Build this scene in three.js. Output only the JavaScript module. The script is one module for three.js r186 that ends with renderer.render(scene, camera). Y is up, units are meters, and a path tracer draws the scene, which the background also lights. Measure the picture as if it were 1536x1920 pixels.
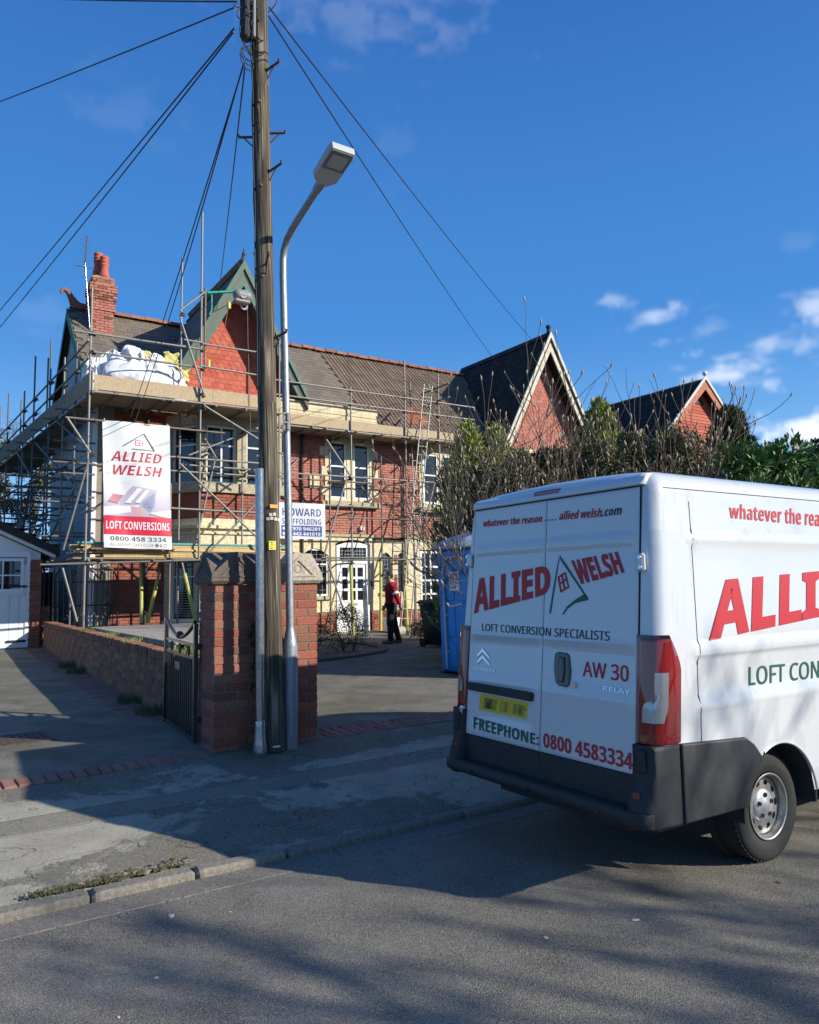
import * as THREE from 'three';
import { mergeGeometries } from 'three/addons/utils/BufferGeometryUtils.js';
import { FontLoader } from 'three/addons/loaders/FontLoader.js';
import { Brush, Evaluator, SUBTRACTION } from 'three-bvh-csg';

// ------------------------------------------------------------------ camera, sky, sun, exposure
const V = (x, y, z) => new THREE.Vector3(x, y, z);
const scene = new THREE.Scene();
const renderer = new THREE.WebGLRenderer({ antialias: true });
renderer.toneMapping = THREE.LinearToneMapping;
renderer.toneMappingExposure = 1.34;
renderer.shadowMap.enabled = true;
const EYE = V(0, 1.8, 0), FPX = 1410, CX = 768, CY = 960;
const ROT = [[0.83776735, -0.04030445, -0.5445378], [-0.01701735, 0.99486033, -0.09981654], [0.5457621, 0.09288963, 0.83277563]];
const camera = new THREE.PerspectiveCamera(68.498, 0.8, 0.05, 900);
camera.position.copy(EYE);
camera.quaternion.setFromRotationMatrix(new THREE.Matrix4().makeBasis(
  V(ROT[0][0], ROT[1][0], ROT[2][0]), V(ROT[0][1], ROT[1][1], ROT[2][1]), V(ROT[0][2], ROT[1][2], ROT[2][2])));
scene.add(camera);
const SUN = V(0.574, 0.4305, 0.6965).normalize();
const sun = new THREE.DirectionalLight(new THREE.Color().setRGB(1.0, 0.94, 0.83), 4.8);
sun.position.copy(SUN.clone().multiplyScalar(60)).add(V(8, 0, -8));
sun.target.position.set(8, 0, -8);
sun.castShadow = true; sun.shadow.mapSize.set(4096, 4096); sun.shadow.radius = 1;
Object.assign(sun.shadow.camera, { left: -35, right: 35, top: 35, bottom: -35, near: 1, far: 160 });
scene.add(sun, sun.target);

// ------------------------------------------------------------------ random numbers, noise
let seed = 12345;
function rnd() { seed |= 0; seed = seed + 0x6D2B79F5 | 0; let t = Math.imul(seed ^ seed >>> 15, 1 | seed); t = t + Math.imul(t ^ t >>> 7, 61 | t) ^ t; return ((t ^ t >>> 14) >>> 0) / 4294967296; }
const rr = (a, b) => a + (b - a) * rnd();
const pick = a => a[Math.floor(rnd() * a.length)];
const clamp = (v, a = 0, b = 1) => Math.min(b, Math.max(a, v));
const lerp = (a, b, t) => a + (b - a) * t;
const sstep = (a, b, x) => { const t = clamp((x - a) / (b - a)); return t * t * (3 - 2 * t); };
function hash(x, y, z) { let h = Math.imul(x, 374761393) ^ Math.imul(y, 668265263) ^ Math.imul(z, 2147483647 ^ 0x5bd1e995); h = Math.imul(h ^ h >>> 13, 1274126177); return ((h ^ h >>> 16) >>> 0) / 4294967296; }
function noise2(x, y, per = 0, s = 0) {
  let xi = Math.floor(x), yi = Math.floor(y); const fx = x - xi, fy = y - yi, u = fx * fx * (3 - 2 * fx), v = fy * fy * (3 - 2 * fy);
  const m = k => per ? ((k % per) + per) % per : k;
  const a = hash(m(xi), m(yi), s), b = hash(m(xi + 1), m(yi), s), c = hash(m(xi), m(yi + 1), s), d = hash(m(xi + 1), m(yi + 1), s);
  return a + (b - a) * u + (c - a) * v + (a - b - c + d) * u * v;
}
function fbm(x, y, oct = 4, per = 0, s = 0) { let a = 0, w = 0.5, t = 0; for (let i = 0; i < oct; i++) { a += w * noise2(x, y, per, s + i * 17); t += w; w *= 0.5; x *= 2; y *= 2; per *= 2; } return a / t; }
function noise3(x, y, z, s = 0) {
  const zi = Math.floor(z), f = z - zi, u = f * f * (3 - 2 * f);
  return lerp(noise2(x, y, 0, s + zi * 131), noise2(x, y, 0, s + (zi + 1) * 131), u);
}

// ------------------------------------------------------------------ a pixel of the photograph gives a direction; planes of the place give the distance
function ray(px, py) { const x = px - CX, y = -(py - CY), z = -FPX; return V(ROT[0][0] * x + ROT[0][1] * y + ROT[0][2] * z, ROT[1][0] * x + ROT[1][1] * y + ROT[1][2] * z, ROT[2][0] * x + ROT[2][1] * y + ROT[2][2] * z).normalize(); }
const onZ = (px, py, z) => { const d = ray(px, py); return d.multiplyScalar(z / d.z).add(EYE); };
const onX = (px, py, x) => { const d = ray(px, py); return d.multiplyScalar(x / d.x).add(EYE); };
const onY = (px, py, y) => { const d = ray(px, py); return d.multiplyScalar((y - EYE.y) / d.y).add(EYE); };
const onPlane = (px, py, n, c) => { const d = ray(px, py); return d.clone().multiplyScalar((c - n.dot(EYE)) / n.dot(d)).add(EYE); };
const onDepth = (px, py, D) => { const d = ray(px, py), f = V(-ROT[0][2], -ROT[1][2], -ROT[2][2]); return d.clone().multiplyScalar(D / d.dot(f)).add(EYE); };
const GZ = [[4.95, 0.055], [5.6, 0.13], [6.9, 0.305], [15, 0.43], [19, 0.55], [40, 0.6], [400, 0.6]];
function ground(z) { const d = -z; if (d <= GZ[0][0]) return 0; for (let i = 1; i < GZ.length; i++) if (d <= GZ[i][0]) return lerp(GZ[i - 1][1], GZ[i][1], (d - GZ[i - 1][0]) / (GZ[i][0] - GZ[i - 1][0])); return 0.6; }

// ------------------------------------------------------------------ sky: clear blue with a few small clouds
{
  const W = 2048, H = 1024, data = new Float32Array(W * H * 4);
  const clouds = [ // direction px, py; half sizes in degrees; strength; roughness
    [1390, 685, 3.2, 1.3, 0.5, 1], [1470, 645, 1.9, 0.8, 0.3, 2], [1228, 590, 1.7, 0.8, 0.45, 3], [1140, 565, 0.9, 0.5, 0.22, 4], [1540, 585, 1.2, 1.2, 0.4, 5],
    [1540, 815, 3.2, 1.5, 0.9, 6], [690, 20, 6.0, 2.6, 0.075, 7], [560, -20, 5, 2, 0.06, 8], [240, 205, 3.4, 2.2, 0.03, 9], [75, 578, 2.0, 1.4, 0.04, 10], [742, 262, 1.4, 2.2, 0.025, 11], [1500, 455, 1.2, 0.6, 0.05, 12], [1330, 610, 1.3, 0.6, 0.14, 13],
  ].map(c => { const d = ray(c[0], c[1]); return { az: Math.atan2(d.z, d.x), el: Math.asin(d.y), sx: c[2] * Math.PI / 180, sy: c[3] * Math.PI / 180, k: c[4], s: c[5] }; });
  // the same kind of cloud scattered round the rest of the sky
  for (let i = 0; i < 26; i++) { const az = rr(-Math.PI, Math.PI); if (az > -1.9 && az < 0.1) continue; clouds.push({ az, el: rr(0.06, 0.7), sx: rr(0.03, 0.08), sy: rr(0.014, 0.03), k: rr(0.2, 0.7), s: 40 + i }); }
  const top = [0.024, 0.108, 0.36], mid = [0.056, 0.22, 0.555], low = [0.235, 0.49, 0.79];
  const ca = new Float32Array(W), sa = new Float32Array(W); for (let i = 0; i < W; i++) { const az = ((i + 0.5) / W - 0.5) * 2 * Math.PI; ca[i] = Math.cos(az); sa[i] = Math.sin(az); }
  for (let j = 0; j < H; j++) {
    const el = ((j + 0.5) / H - 0.5) * Math.PI, e = Math.max(0, el), ce = Math.cos(el), se = Math.sin(el), t1 = sstep(0.0, 0.36, e), t2 = sstep(0.22, 0.85, e), g = el < 0 ? sstep(0, -0.08, el) : 0;
    const row = [0, 1, 2].map(k => lerp(lerp(low[k], mid[k], t1), top[k], t2)), near = el > -0.05 ? clouds.filter(q => Math.abs(el - q.el) < q.sy * 2.45) : [];
    for (let i = 0; i < W; i++) {
      const o = (j * W + i) * 4, cs = Math.max(0, ce * ca[i] * SUN.x + se * SUN.y + ce * sa[i] * SUN.z), c2 = cs * cs, c4 = c2 * c2, c8 = c4 * c4;
      const glow = 0.35 * c8 * c8 * c8 + 0.06 * c4; let r = row[0] + glow, gg = row[1] + glow * 0.97, b = row[2] + glow * 0.9, a = 0;
      if (near.length) { const az = ((i + 0.5) / W - 0.5) * 2 * Math.PI; for (const q of near) {
        let da = az - q.az; if (da > Math.PI) da -= 2 * Math.PI; if (da < -Math.PI) da += 2 * Math.PI;
        const u = da * ce / q.sx, v = (el - q.el) / q.sy, d2 = u * u + v * v;
        if (d2 > 6) continue;
        const n = fbm(az * 34 + q.s * 7.3 + fbm(az * 60, el * 60, 3, 0, q.s) * 1.6, el * 60, 6, 0, 500 + q.s);
        a = Math.max(a, q.k * sstep(0, 1.1, Math.exp(-d2 * 0.75) * 1.3 + (n - 0.5) * 2.4 - 0.45));
      } }
      r = lerp(lerp(r, 0.92, a), 0.10, g); gg = lerp(lerp(gg, 0.95, a), 0.11, g); b = lerp(lerp(b, 1.0, a), 0.11, g);
      data[o] = r; data[o + 1] = gg; data[o + 2] = b; data[o + 3] = 1;
    }
  }
  const t = new THREE.DataTexture(data, W, H, THREE.RGBAFormat, THREE.FloatType);
  t.mapping = THREE.EquirectangularReflectionMapping; t.magFilter = t.minFilter = THREE.LinearFilter; t.wrapS = THREE.RepeatWrapping; t.needsUpdate = true;
  scene.background = t; scene.environment = t;
}

// ------------------------------------------------------------------ geometry helpers
function polyGeo(faces, uvScale = 1) { // faces: lists of [x, y, z]; flat normals; uv in metres on the face's main plane
  const p = [], n = [], uv = [];
  for (const f of faces) {
    const a = V(...f[0]), nn = V(0, 0, 0);
    for (let i = 1; i + 1 < f.length; i++) nn.add(V(...f[i]).sub(a).cross(V(...f[i + 1]).sub(a)));
    nn.normalize();
    const ax = Math.abs(nn.x), ay = Math.abs(nn.y), az = Math.abs(nn.z);
    const m = q => ax >= ay && ax >= az ? [q[2], q[1]] : ay >= az ? [q[0], q[2]] : [q[0], q[1]];
    for (let i = 1; i + 1 < f.length; i++) for (const q of [f[0], f[i], f[i + 1]]) { p.push(...q); n.push(nn.x, nn.y, nn.z); const t = m(q); uv.push(t[0] * uvScale, t[1] * uvScale); }
  }
  const g = new THREE.BufferGeometry();
  g.setAttribute('position', new THREE.Float32BufferAttribute(p, 3)); g.setAttribute('normal', new THREE.Float32BufferAttribute(n, 3)); g.setAttribute('uv', new THREE.Float32BufferAttribute(uv, 2));
  return g;
}
function boxFaces(x0, x1, y0, y1, z0, z1) {
  return [[[x0, y0, z1], [x1, y0, z1], [x1, y1, z1], [x0, y1, z1]], [[x1, y0, z0], [x0, y0, z0], [x0, y1, z0], [x1, y1, z0]], [[x1, y0, z1], [x1, y0, z0], [x1, y1, z0], [x1, y1, z1]], [[x0, y0, z0], [x0, y0, z1], [x0, y1, z1], [x0, y1, z0]], [[x0, y1, z1], [x1, y1, z1], [x1, y1, z0], [x0, y1, z0]], [[x0, y0, z0], [x1, y0, z0], [x1, y0, z1], [x0, y0, z1]]];
}
const box = (x0, x1, y0, y1, z0, z1) => polyGeo(boxFaces(x0, x1, y0, y1, z0, z1));
const boxes = list => polyGeo(list.flatMap(b => boxFaces(...b)));
function chamferBox(w, h, d, c) { // centred, every edge chamfered
  const X = w / 2, Y = h / 2, Z = d / 2, x = X - c, y = Y - c, z = Z - c, f = [];
  f.push([[-x, -y, Z], [x, -y, Z], [x, y, Z], [-x, y, Z]], [[x, -y, -Z], [-x, -y, -Z], [-x, y, -Z], [x, y, -Z]], [[X, -y, z], [X, -y, -z], [X, y, -z], [X, y, z]], [[-X, -y, -z], [-X, -y, z], [-X, y, z], [-X, y, -z]], [[-x, Y, z], [x, Y, z], [x, Y, -z], [-x, Y, -z]], [[-x, -Y, -z], [x, -Y, -z], [x, -Y, z], [-x, -Y, z]]);
  for (const sx of [1, -1]) for (const sz of [1, -1]) { const q = [[sx * X, -y, sz * z], [sx * X, y, sz * z], [sx * x, y, sz * Z], [sx * x, -y, sz * Z]]; f.push(sx * sz > 0 ? q : q.reverse()); }
  for (const sy of [1, -1]) for (const sz of [1, -1]) { const q = [[-x, sy * Y, sz * z], [-x, sy * y, sz * Z], [x, sy * y, sz * Z], [x, sy * Y, sz * z]]; f.push(sy * sz > 0 ? q : q.reverse()); }
  for (const sx of [1, -1]) for (const sy of [1, -1]) { const q = [[sx * X, sy * y, -z], [sx * x, sy * Y, -z], [sx * x, sy * Y, z], [sx * X, sy * y, z]]; f.push(sx * sy > 0 ? q : q.reverse()); }
  for (const sx of [1, -1]) for (const sy of [1, -1]) for (const sz of [1, -1]) { const q = [[sx * X, sy * y, sz * z], [sx * x, sy * Y, sz * z], [sx * x, sy * y, sz * Z]]; f.push(sx * sy * sz > 0 ? q : q.reverse()); }
  return polyGeo(f);
}
function wornBox(w, h, d, c, amt) { const g = chamferBox(w, h, d, c), p = g.attributes.position, k = rr(0, 99); for (let i = 0; i < p.count; i++) { const x = p.getX(i), y = p.getY(i), z = p.getZ(i); p.setXYZ(i, x + (noise3(x * 40 + k, y * 40, z * 40, 1) - 0.5) * amt, y + (noise3(x * 40 + k, y * 40, z * 40, 2) - 0.5) * amt, z + (noise3(x * 40 + k, y * 40, z * 40, 3) - 0.5) * amt); } g.computeVertexNormals(); return g; }
function tubeGeo(pts, r, seg = 8, caps = true) { // r: number or function of 0..1
  const n = pts.length, R = typeof r === 'function' ? r : () => r, p = [], nor = [], uv = [], idx = [];
  let ref = V(0.31, 0.17, 0.93), len = 0; const T = pts.map((q, i) => pts[Math.min(i + 1, n - 1)].clone().sub(pts[Math.max(i - 1, 0)]).normalize());
  let N = T[0].clone().cross(ref).normalize();
  for (let i = 0; i < n; i++) {
    N.sub(T[i].clone().multiplyScalar(N.dot(T[i]))).normalize(); const B = T[i].clone().cross(N); if (i) len += pts[i].distanceTo(pts[i - 1]);
    for (let k = 0; k <= seg; k++) { const a = k / seg * 2 * Math.PI, d = N.clone().multiplyScalar(Math.cos(a)).addScaledVector(B, Math.sin(a)), q = pts[i].clone().addScaledVector(d, R(i / (n - 1))); p.push(q.x, q.y, q.z); nor.push(d.x, d.y, d.z); uv.push(k / seg, len); }
  }
  for (let i = 0; i + 1 < n; i++) for (let k = 0; k < seg; k++) { const a = i * (seg + 1) + k, b = a + seg + 1; idx.push(a, a + 1, b, b, a + 1, b + 1); }
  if (caps) for (const e of [0, n - 1]) { const c = p.length / 3, s = e ? 1 : -1; p.push(pts[e].x, pts[e].y, pts[e].z); nor.push(T[e].x * s, T[e].y * s, T[e].z * s); uv.push(0.5, 0); for (let k = 0; k <= seg; k++) { const o = (e * (seg + 1) + k) * 3; p.push(p[o], p[o + 1], p[o + 2]); nor.push(T[e].x * s, T[e].y * s, T[e].z * s); uv.push(0, 0); } for (let k = 0; k < seg; k++) e ? idx.push(c, c + 1 + k, c + 2 + k) : idx.push(c, c + 2 + k, c + 1 + k); }
  const g = new THREE.BufferGeometry(); g.setAttribute('position', new THREE.Float32BufferAttribute(p, 3)); g.setAttribute('normal', new THREE.Float32BufferAttribute(nor, 3)); g.setAttribute('uv', new THREE.Float32BufferAttribute(uv, 2)); g.setIndex(idx); return g;
}
const bar = (a, b, r, seg = 8) => tubeGeo([a, b], r, seg);
const flat = g => { const q = g.index ? g.toNonIndexed() : g; for (const k of Object.keys(q.attributes)) if (!['position', 'normal', 'uv'].includes(k)) q.deleteAttribute(k); if (!q.attributes.uv) q.setAttribute('uv', new THREE.Float32BufferAttribute(new Float32Array(q.attributes.position.count * 2), 2)); return q; };
const merge = list => mergeGeometries(list.map(flat), false);
const moved = (g, x, y, z, ry = 0, rx = 0, rz = 0) => { g.applyMatrix4(new THREE.Matrix4().compose(V(x, y, z), new THREE.Quaternion().setFromEuler(new THREE.Euler(rx, ry, rz)), V(1, 1, 1))); return g; };
function extrude(pts, depth, bevel = 0, holes = []) { const s = new THREE.Shape(pts.map(p => new THREE.Vector2(p[0], p[1]))); for (const h of holes) s.holes.push(new THREE.Path(h.map(p => new THREE.Vector2(p[0], p[1])))); return new THREE.ExtrudeGeometry(s, { depth, bevelEnabled: bevel > 0, bevelSize: bevel, bevelThickness: bevel, bevelOffset: -bevel, bevelSegments: 2, curveSegments: 8 }); }
function loft(rings, closedRing = true, capEnds = true) { // rings: lists of Vector3, equal length
  const n = rings.length, m = rings[0].length, p = [], idx = [], uv = [];
  rings.forEach((r, i) => r.forEach((q, k) => { p.push(q.x, q.y, q.z); uv.push(k / m, i / n); }));
  for (let i = 0; i + 1 < n; i++) for (let k = 0; k < (closedRing ? m : m - 1); k++) { const a = i * m + k, b = i * m + (k + 1) % m, c = a + m, d = b + m; idx.push(a, b, c, c, b, d); }
  if (capEnds) for (const e of [0, n - 1]) { const tri = THREE.ShapeUtils.triangulateShape(flatten(rings[e]), []); for (const t of tri) idx.push(...(e ? t : t.slice().reverse()).map(k => e * m + k)); }
  const g = new THREE.BufferGeometry(); g.setAttribute('position', new THREE.Float32BufferAttribute(p, 3)); g.setAttribute('uv', new THREE.Float32BufferAttribute(uv, 2)); g.setIndex(idx); g.computeVertexNormals(); return g;
}
function flatten(r) { const c = V(0, 0, 0); r.forEach(q => c.add(q)); c.multiplyScalar(1 / r.length); const n = V(0, 0, 0); r.forEach((q, i) => n.add(q.clone().sub(c).cross(r[(i + 1) % r.length].clone().sub(c)))); n.normalize(); const u = r[0].clone().sub(c).normalize(), v = n.clone().cross(u); return r.map(q => new THREE.Vector2(q.clone().sub(c).dot(u), q.clone().sub(c).dot(v))); }
function surfaceNets(f, lo, hi, cell) { // zero level of f inside a box; f < 0 is inside
  const nx = Math.ceil((hi.x - lo.x) / cell) + 1, ny = Math.ceil((hi.y - lo.y) / cell) + 1, nz = Math.ceil((hi.z - lo.z) / cell) + 1, val = new Float32Array(nx * ny * nz), at = (i, j, k) => i + nx * (j + ny * k);
  for (let k = 0; k < nz; k++) for (let j = 0; j < ny; j++) for (let i = 0; i < nx; i++) val[at(i, j, k)] = f(lo.x + i * cell, lo.y + j * cell, lo.z + k * cell);
  const vid = new Int32Array(nx * ny * nz).fill(-1), p = [], idx = [];
  const E = [[0, 1], [2, 3], [4, 5], [6, 7], [0, 2], [1, 3], [4, 6], [5, 7], [0, 4], [1, 5], [2, 6], [3, 7]];
  for (let k = 0; k + 1 < nz; k++) for (let j = 0; j + 1 < ny; j++) for (let i = 0; i + 1 < nx; i++) {
    const c = []; let m = 0; for (let q = 0; q < 8; q++) { c.push(val[at(i + (q & 1), j + (q >> 1 & 1), k + (q >> 2))]); if (c[q] < 0) m++; }
    if (!m || m === 8) continue; let sx = 0, sy = 0, sz = 0, n = 0;
    for (const [a, b] of E) if ((c[a] < 0) !== (c[b] < 0)) { const t = c[a] / (c[a] - c[b]); sx += lerp(a & 1, b & 1, t); sy += lerp(a >> 1 & 1, b >> 1 & 1, t); sz += lerp(a >> 2, b >> 2, t); n++; }
    vid[at(i, j, k)] = p.length / 3; p.push(lo.x + (i + sx / n) * cell, lo.y + (j + sy / n) * cell, lo.z + (k + sz / n) * cell);
  }
  const quad = (a, b, c, d, flip) => { if (a < 0 || b < 0 || c < 0 || d < 0) return; flip ? idx.push(a, c, b, a, d, c) : idx.push(a, b, c, a, c, d); };
  for (let k = 1; k + 1 < nz; k++) for (let j = 1; j + 1 < ny; j++) for (let i = 1; i + 1 < nx; i++) {
    const s = val[at(i, j, k)] < 0;
    if (s !== val[at(i + 1, j, k)] < 0) quad(vid[at(i, j - 1, k - 1)], vid[at(i, j, k - 1)], vid[at(i, j, k)], vid[at(i, j - 1, k)], !s);
    if (s !== val[at(i, j + 1, k)] < 0) quad(vid[at(i - 1, j, k - 1)], vid[at(i - 1, j, k)], vid[at(i, j, k)], vid[at(i, j, k - 1)], !s);
    if (s !== val[at(i, j, k + 1)] < 0) quad(vid[at(i - 1, j - 1, k)], vid[at(i, j - 1, k)], vid[at(i, j, k)], vid[at(i - 1, j, k)], !s);
  }
  const g = new THREE.BufferGeometry(); g.setAttribute('position', new THREE.Float32BufferAttribute(p, 3)); g.setIndex(idx); g.computeVertexNormals(); g.setAttribute('uv', new THREE.Float32BufferAttribute(new Float32Array(p.length / 3 * 2), 2)); return g;
}
const capsule = (x, y, z, a, b, ra, rb) => { const dx = b.x - a.x, dy = b.y - a.y, dz = b.z - a.z, t = clamp(((x - a.x) * dx + (y - a.y) * dy + (z - a.z) * dz) / (dx * dx + dy * dy + dz * dz)); return Math.hypot(x - a.x - dx * t, y - a.y - dy * t, z - a.z - dz * t) - lerp(ra, rb, t); };
const smin = (a, b, k) => { const h = clamp(0.5 + 0.5 * (b - a) / k); return lerp(b, a, h) - k * h * (1 - h); };

// ------------------------------------------------------------------ names, labels, objects
const taken = {};
function numbered(name) { const n = taken[name] = (taken[name] ?? -1) + 1; return n ? `${name}_${String(n).padStart(3, '0')}` : name; }
function tag(o, label, category, group, kind) { o.userData.label = label; o.userData.category = category; if (group) o.userData.group = group; if (kind) o.userData.kind = kind; return o; }
function thing(name, label, category, pos = [0, 0, 0], turn = 0, group) { const o = new THREE.Group(); o.name = numbered(name); scene.add(o); o.position.set(...pos); o.rotation.y = turn; return tag(o, label, category, group); }
function part(parent, name, geo, mat, kind) { const m = new THREE.Mesh(geo, mat); m.name = name; m.castShadow = m.receiveShadow = true; parent.add(m); if (kind) m.userData.kind = kind; return m; }
function single(name, geo, mat, label, category, pos = [0, 0, 0], group) { const m = new THREE.Mesh(geo, mat); m.name = numbered(name); m.castShadow = m.receiveShadow = true; m.position.set(...pos); scene.add(m); return tag(m, label, category, group); }
function setting(name, geo, mat, label, category) { const m = geo ? new THREE.Mesh(geo, mat) : new THREE.Group(); m.name = numbered(name); m.castShadow = m.receiveShadow = true; scene.add(m); tag(m, label, category, null, 'structure'); return m; }

// ------------------------------------------------------------------ textures and materials
const s8 = v => { v = clamp(v); return 255 * (v <= 0.0031308 ? v * 12.92 : 1.055 * Math.pow(v, 1 / 2.4) - 0.055); };
function tex(W, H, fn, srgb = true) { // fn(i, j) gives linear [r, g, b] or a number
  const d = new Uint8Array(W * H * 4);
  for (let j = 0; j < H; j++) for (let i = 0; i < W; i++) { const c = fn(i, j), o = (j * W + i) * 4; if (typeof c === 'number') d[o] = d[o + 1] = d[o + 2] = srgb ? s8(c) : 255 * clamp(c); else for (let k = 0; k < 3; k++) d[o + k] = srgb ? s8(c[k]) : 255 * clamp(c[k]); d[o + 3] = 255; }
  const t = new THREE.DataTexture(d, W, H); t.magFilter = THREE.LinearFilter; t.minFilter = THREE.LinearMipmapLinearFilter; t.wrapS = t.wrapT = THREE.RepeatWrapping; if (srgb) t.colorSpace = THREE.SRGBColorSpace; t.needsUpdate = true; return t;
}
const rep = (t, u, v = u) => { const c = t.clone(); c.repeat.set(u, v); c.needsUpdate = true; return c; };
function mat(r, g, b, rough = 0.8, o = {}) { return new THREE.MeshStandardMaterial({ color: new THREE.Color().setRGB(r, g, b), roughness: rough, ...o }); }
function phys(r, g, b, rough, o = {}) { return new THREE.MeshPhysicalMaterial({ color: new THREE.Color().setRGB(r, g, b), roughness: rough, ...o }); }
function canvasTex(w, h, draw) { const c = document.createElement('canvas'); c.width = w; c.height = h; const x = c.getContext('2d'); draw(x, w, h); const t = new THREE.CanvasTexture(c); t.colorSpace = THREE.SRGBColorSpace; t.needsUpdate = true; return t; }
const grain = tex(256, 256, (i, j) => 0.5 + 0.5 * fbm(i / 16, j / 16, 4, 16, 3) * 1.4 - 0.14 * (hash(i, j, 5) > 0.93));      // pitted surface, multiplies a colour
const grainB = tex(256, 256, (i, j) => fbm(i / 10, j / 10, 4, 0, 7) * 0.7 + 0.3 * hash(i, j, 9), false);
const woodT = tex(256, 512, (i, j) => { const g = fbm(i / 9 + 2 * fbm(i / 60, j / 200, 3, 0, 2), j / 160, 4, 0, 11); return [0.6 + 0.5 * g, 0.58 + 0.5 * g, 0.55 + 0.5 * g]; });
const FONT = await new FontLoader().loadAsync('fonts/droid/droid_sans_bold.typeface.json');
const FONTR = await new FontLoader().loadAsync('fonts/droid/droid_sans_regular.typeface.json');
const T_ = (t, u) => rep(t, u);
const M = {
  white: mat(0.74, 0.74, 0.72, 0.45), upvc: mat(0.78, 0.78, 0.77, 0.35), cream: mat(0.78, 0.66, 0.42, 0.8, { map: T_(grain, 1.3), bumpMap: T_(grainB, 3), bumpScale: 0.004 }), stone: mat(0.52, 0.44, 0.29, 0.9, { map: T_(grain, 1.7), bumpMap: T_(grainB, 4), bumpScale: 0.005 }),
  render: mat(0.50, 0.53, 0.53, 0.85, { map: T_(grain, 0.6) }), glass: phys(0.012, 0.014, 0.016, 0.03, { ior: 1.75, specularIntensity: 1 }), dark: mat(0.02, 0.02, 0.022, 0.7), black: phys(0.012, 0.012, 0.013, 0.32, { clearcoat: 0.4, clearcoatRoughness: 0.3 }),
  galv: mat(0.42, 0.44, 0.46, 0.42, { metalness: 0.75, map: T_(grain, 1.5), roughnessMap: T_(grainB, 2) }), tube: mat(0.30, 0.285, 0.26, 0.6, { metalness: 0.4, map: T_(grain, 2) }), tubeRust: mat(0.26, 0.19, 0.14, 0.7, { metalness: 0.3, map: T_(grain, 2) }), tubeDark: mat(0.20, 0.19, 0.175, 0.65, { metalness: 0.4, map: T_(grain, 2) }), clip: mat(0.10, 0.09, 0.08, 0.6, { metalness: 0.5 }),
  mortar: mat(0.33, 0.28, 0.23, 0.95, { map: T_(grain, 4) }), mortarDark: mat(0.22, 0.17, 0.125, 0.95, { map: T_(grain, 4) }), green: mat(0.035, 0.105, 0.075, 0.55, { map: T_(grain, 1) }), hoist: mat(0.01, 0.30, 0.20, 0.5), greyPlastic: mat(0.22, 0.22, 0.22, 0.5),
  rubber: mat(0.018, 0.018, 0.018, 0.85, { bumpMap: T_(grainB, 6), bumpScale: 0.001 }), lime: mat(0.56, 0.55, 0.13, 0.6, { map: T_(grain, 1) }), cable: mat(0.015, 0.015, 0.018, 0.6), alu: mat(0.33, 0.32, 0.30, 0.5, { metalness: 0.6 }),
};
const bricksRed = [[0.35, 0.10, 0.06], [0.39, 0.122, 0.074], [0.30, 0.085, 0.053], [0.36, 0.138, 0.09]].map(c => mat(...c, 0.88, { map: T_(grain, 5), bumpMap: T_(grainB, 9), bumpScale: 0.003 }));
const bricksWall = [[0.48, 0.18, 0.13], [0.51, 0.20, 0.145], [0.44, 0.16, 0.115], [0.53, 0.22, 0.165]].map(c => mat(...c, 0.9, { map: T_(grain, 5) }));
const bricksOld = [[0.28, 0.12, 0.066], [0.32, 0.135, 0.072], [0.23, 0.097, 0.056], [0.34, 0.165, 0.088], [0.19, 0.09, 0.056]].map(c => mat(...c, 0.92, { map: T_(grain, 5), bumpMap: T_(grainB, 9), bumpScale: 0.003 }));
const timber = [[0.62, 0.47, 0.22], [0.66, 0.52, 0.27], [0.58, 0.42, 0.19]].map(c => mat(...c, 0.8, { map: T_(woodT, 1.5) }));
const timberPale = [[0.70, 0.62, 0.40], [0.74, 0.67, 0.46], [0.66, 0.57, 0.36]].map(c => mat(...c, 0.8, { map: T_(woodT, 1.5) }));
const boardMat = [[0.34, 0.26, 0.17], [0.30, 0.23, 0.15], [0.38, 0.29, 0.19], [0.26, 0.21, 0.15]].map(c => mat(...c, 0.9, { map: T_(woodT, 1.2) }));

// ------------------------------------------------------------------ ground, road, kerb, pavement, drives
function speckle(i, j, s) { const a = hash(i, j, s), b = hash(i >> 1, j >> 1, s + 1), c = hash(Math.floor(i / 3), Math.floor(j / 3), s + 2); return 0.35 * a + 0.35 * b + 0.3 * c; }
const asphaltT = tex(2048, 2048, (i, j) => { const n = fbm(i / 64, j / 64, 2, 32, 21), s = speckle(i, j, 31), st = hash(i >> 1, j >> 1, 77) > 0.93 ? 0.10 : 0; const c3 = hash(Math.floor((i + 2 * hash(j >> 1, 1, 5)) / 3), Math.floor(j / 3), 78), stone = c3 > 0.9 ? 0.10 : c3 < 0.2 ? -0.05 : 0, patch = 0.05 * (noise2(i / 256, j / 256, 8, 91) + 0.6 * noise2(i / 128, j / 128, 16, 92) - 0.8); const v = 0.165 + 0.24 * (s - 0.5) + st * 0.6 + stone + 0.04 * (n - 0.5) + patch; return [v * 1.11, v * 1.01, v * 0.81]; });
const asphaltB = tex(1024, 1024, (i, j) => 0.6 * hash(i >> 1, j >> 1, 41) + 0.4 * hash(i, j, 42), false);
const roadMat = mat(1, 1, 1, 0.82, { map: rep(asphaltT, 0.26), bumpMap: rep(asphaltB, 0.6), bumpScale: 0.005 });
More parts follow.
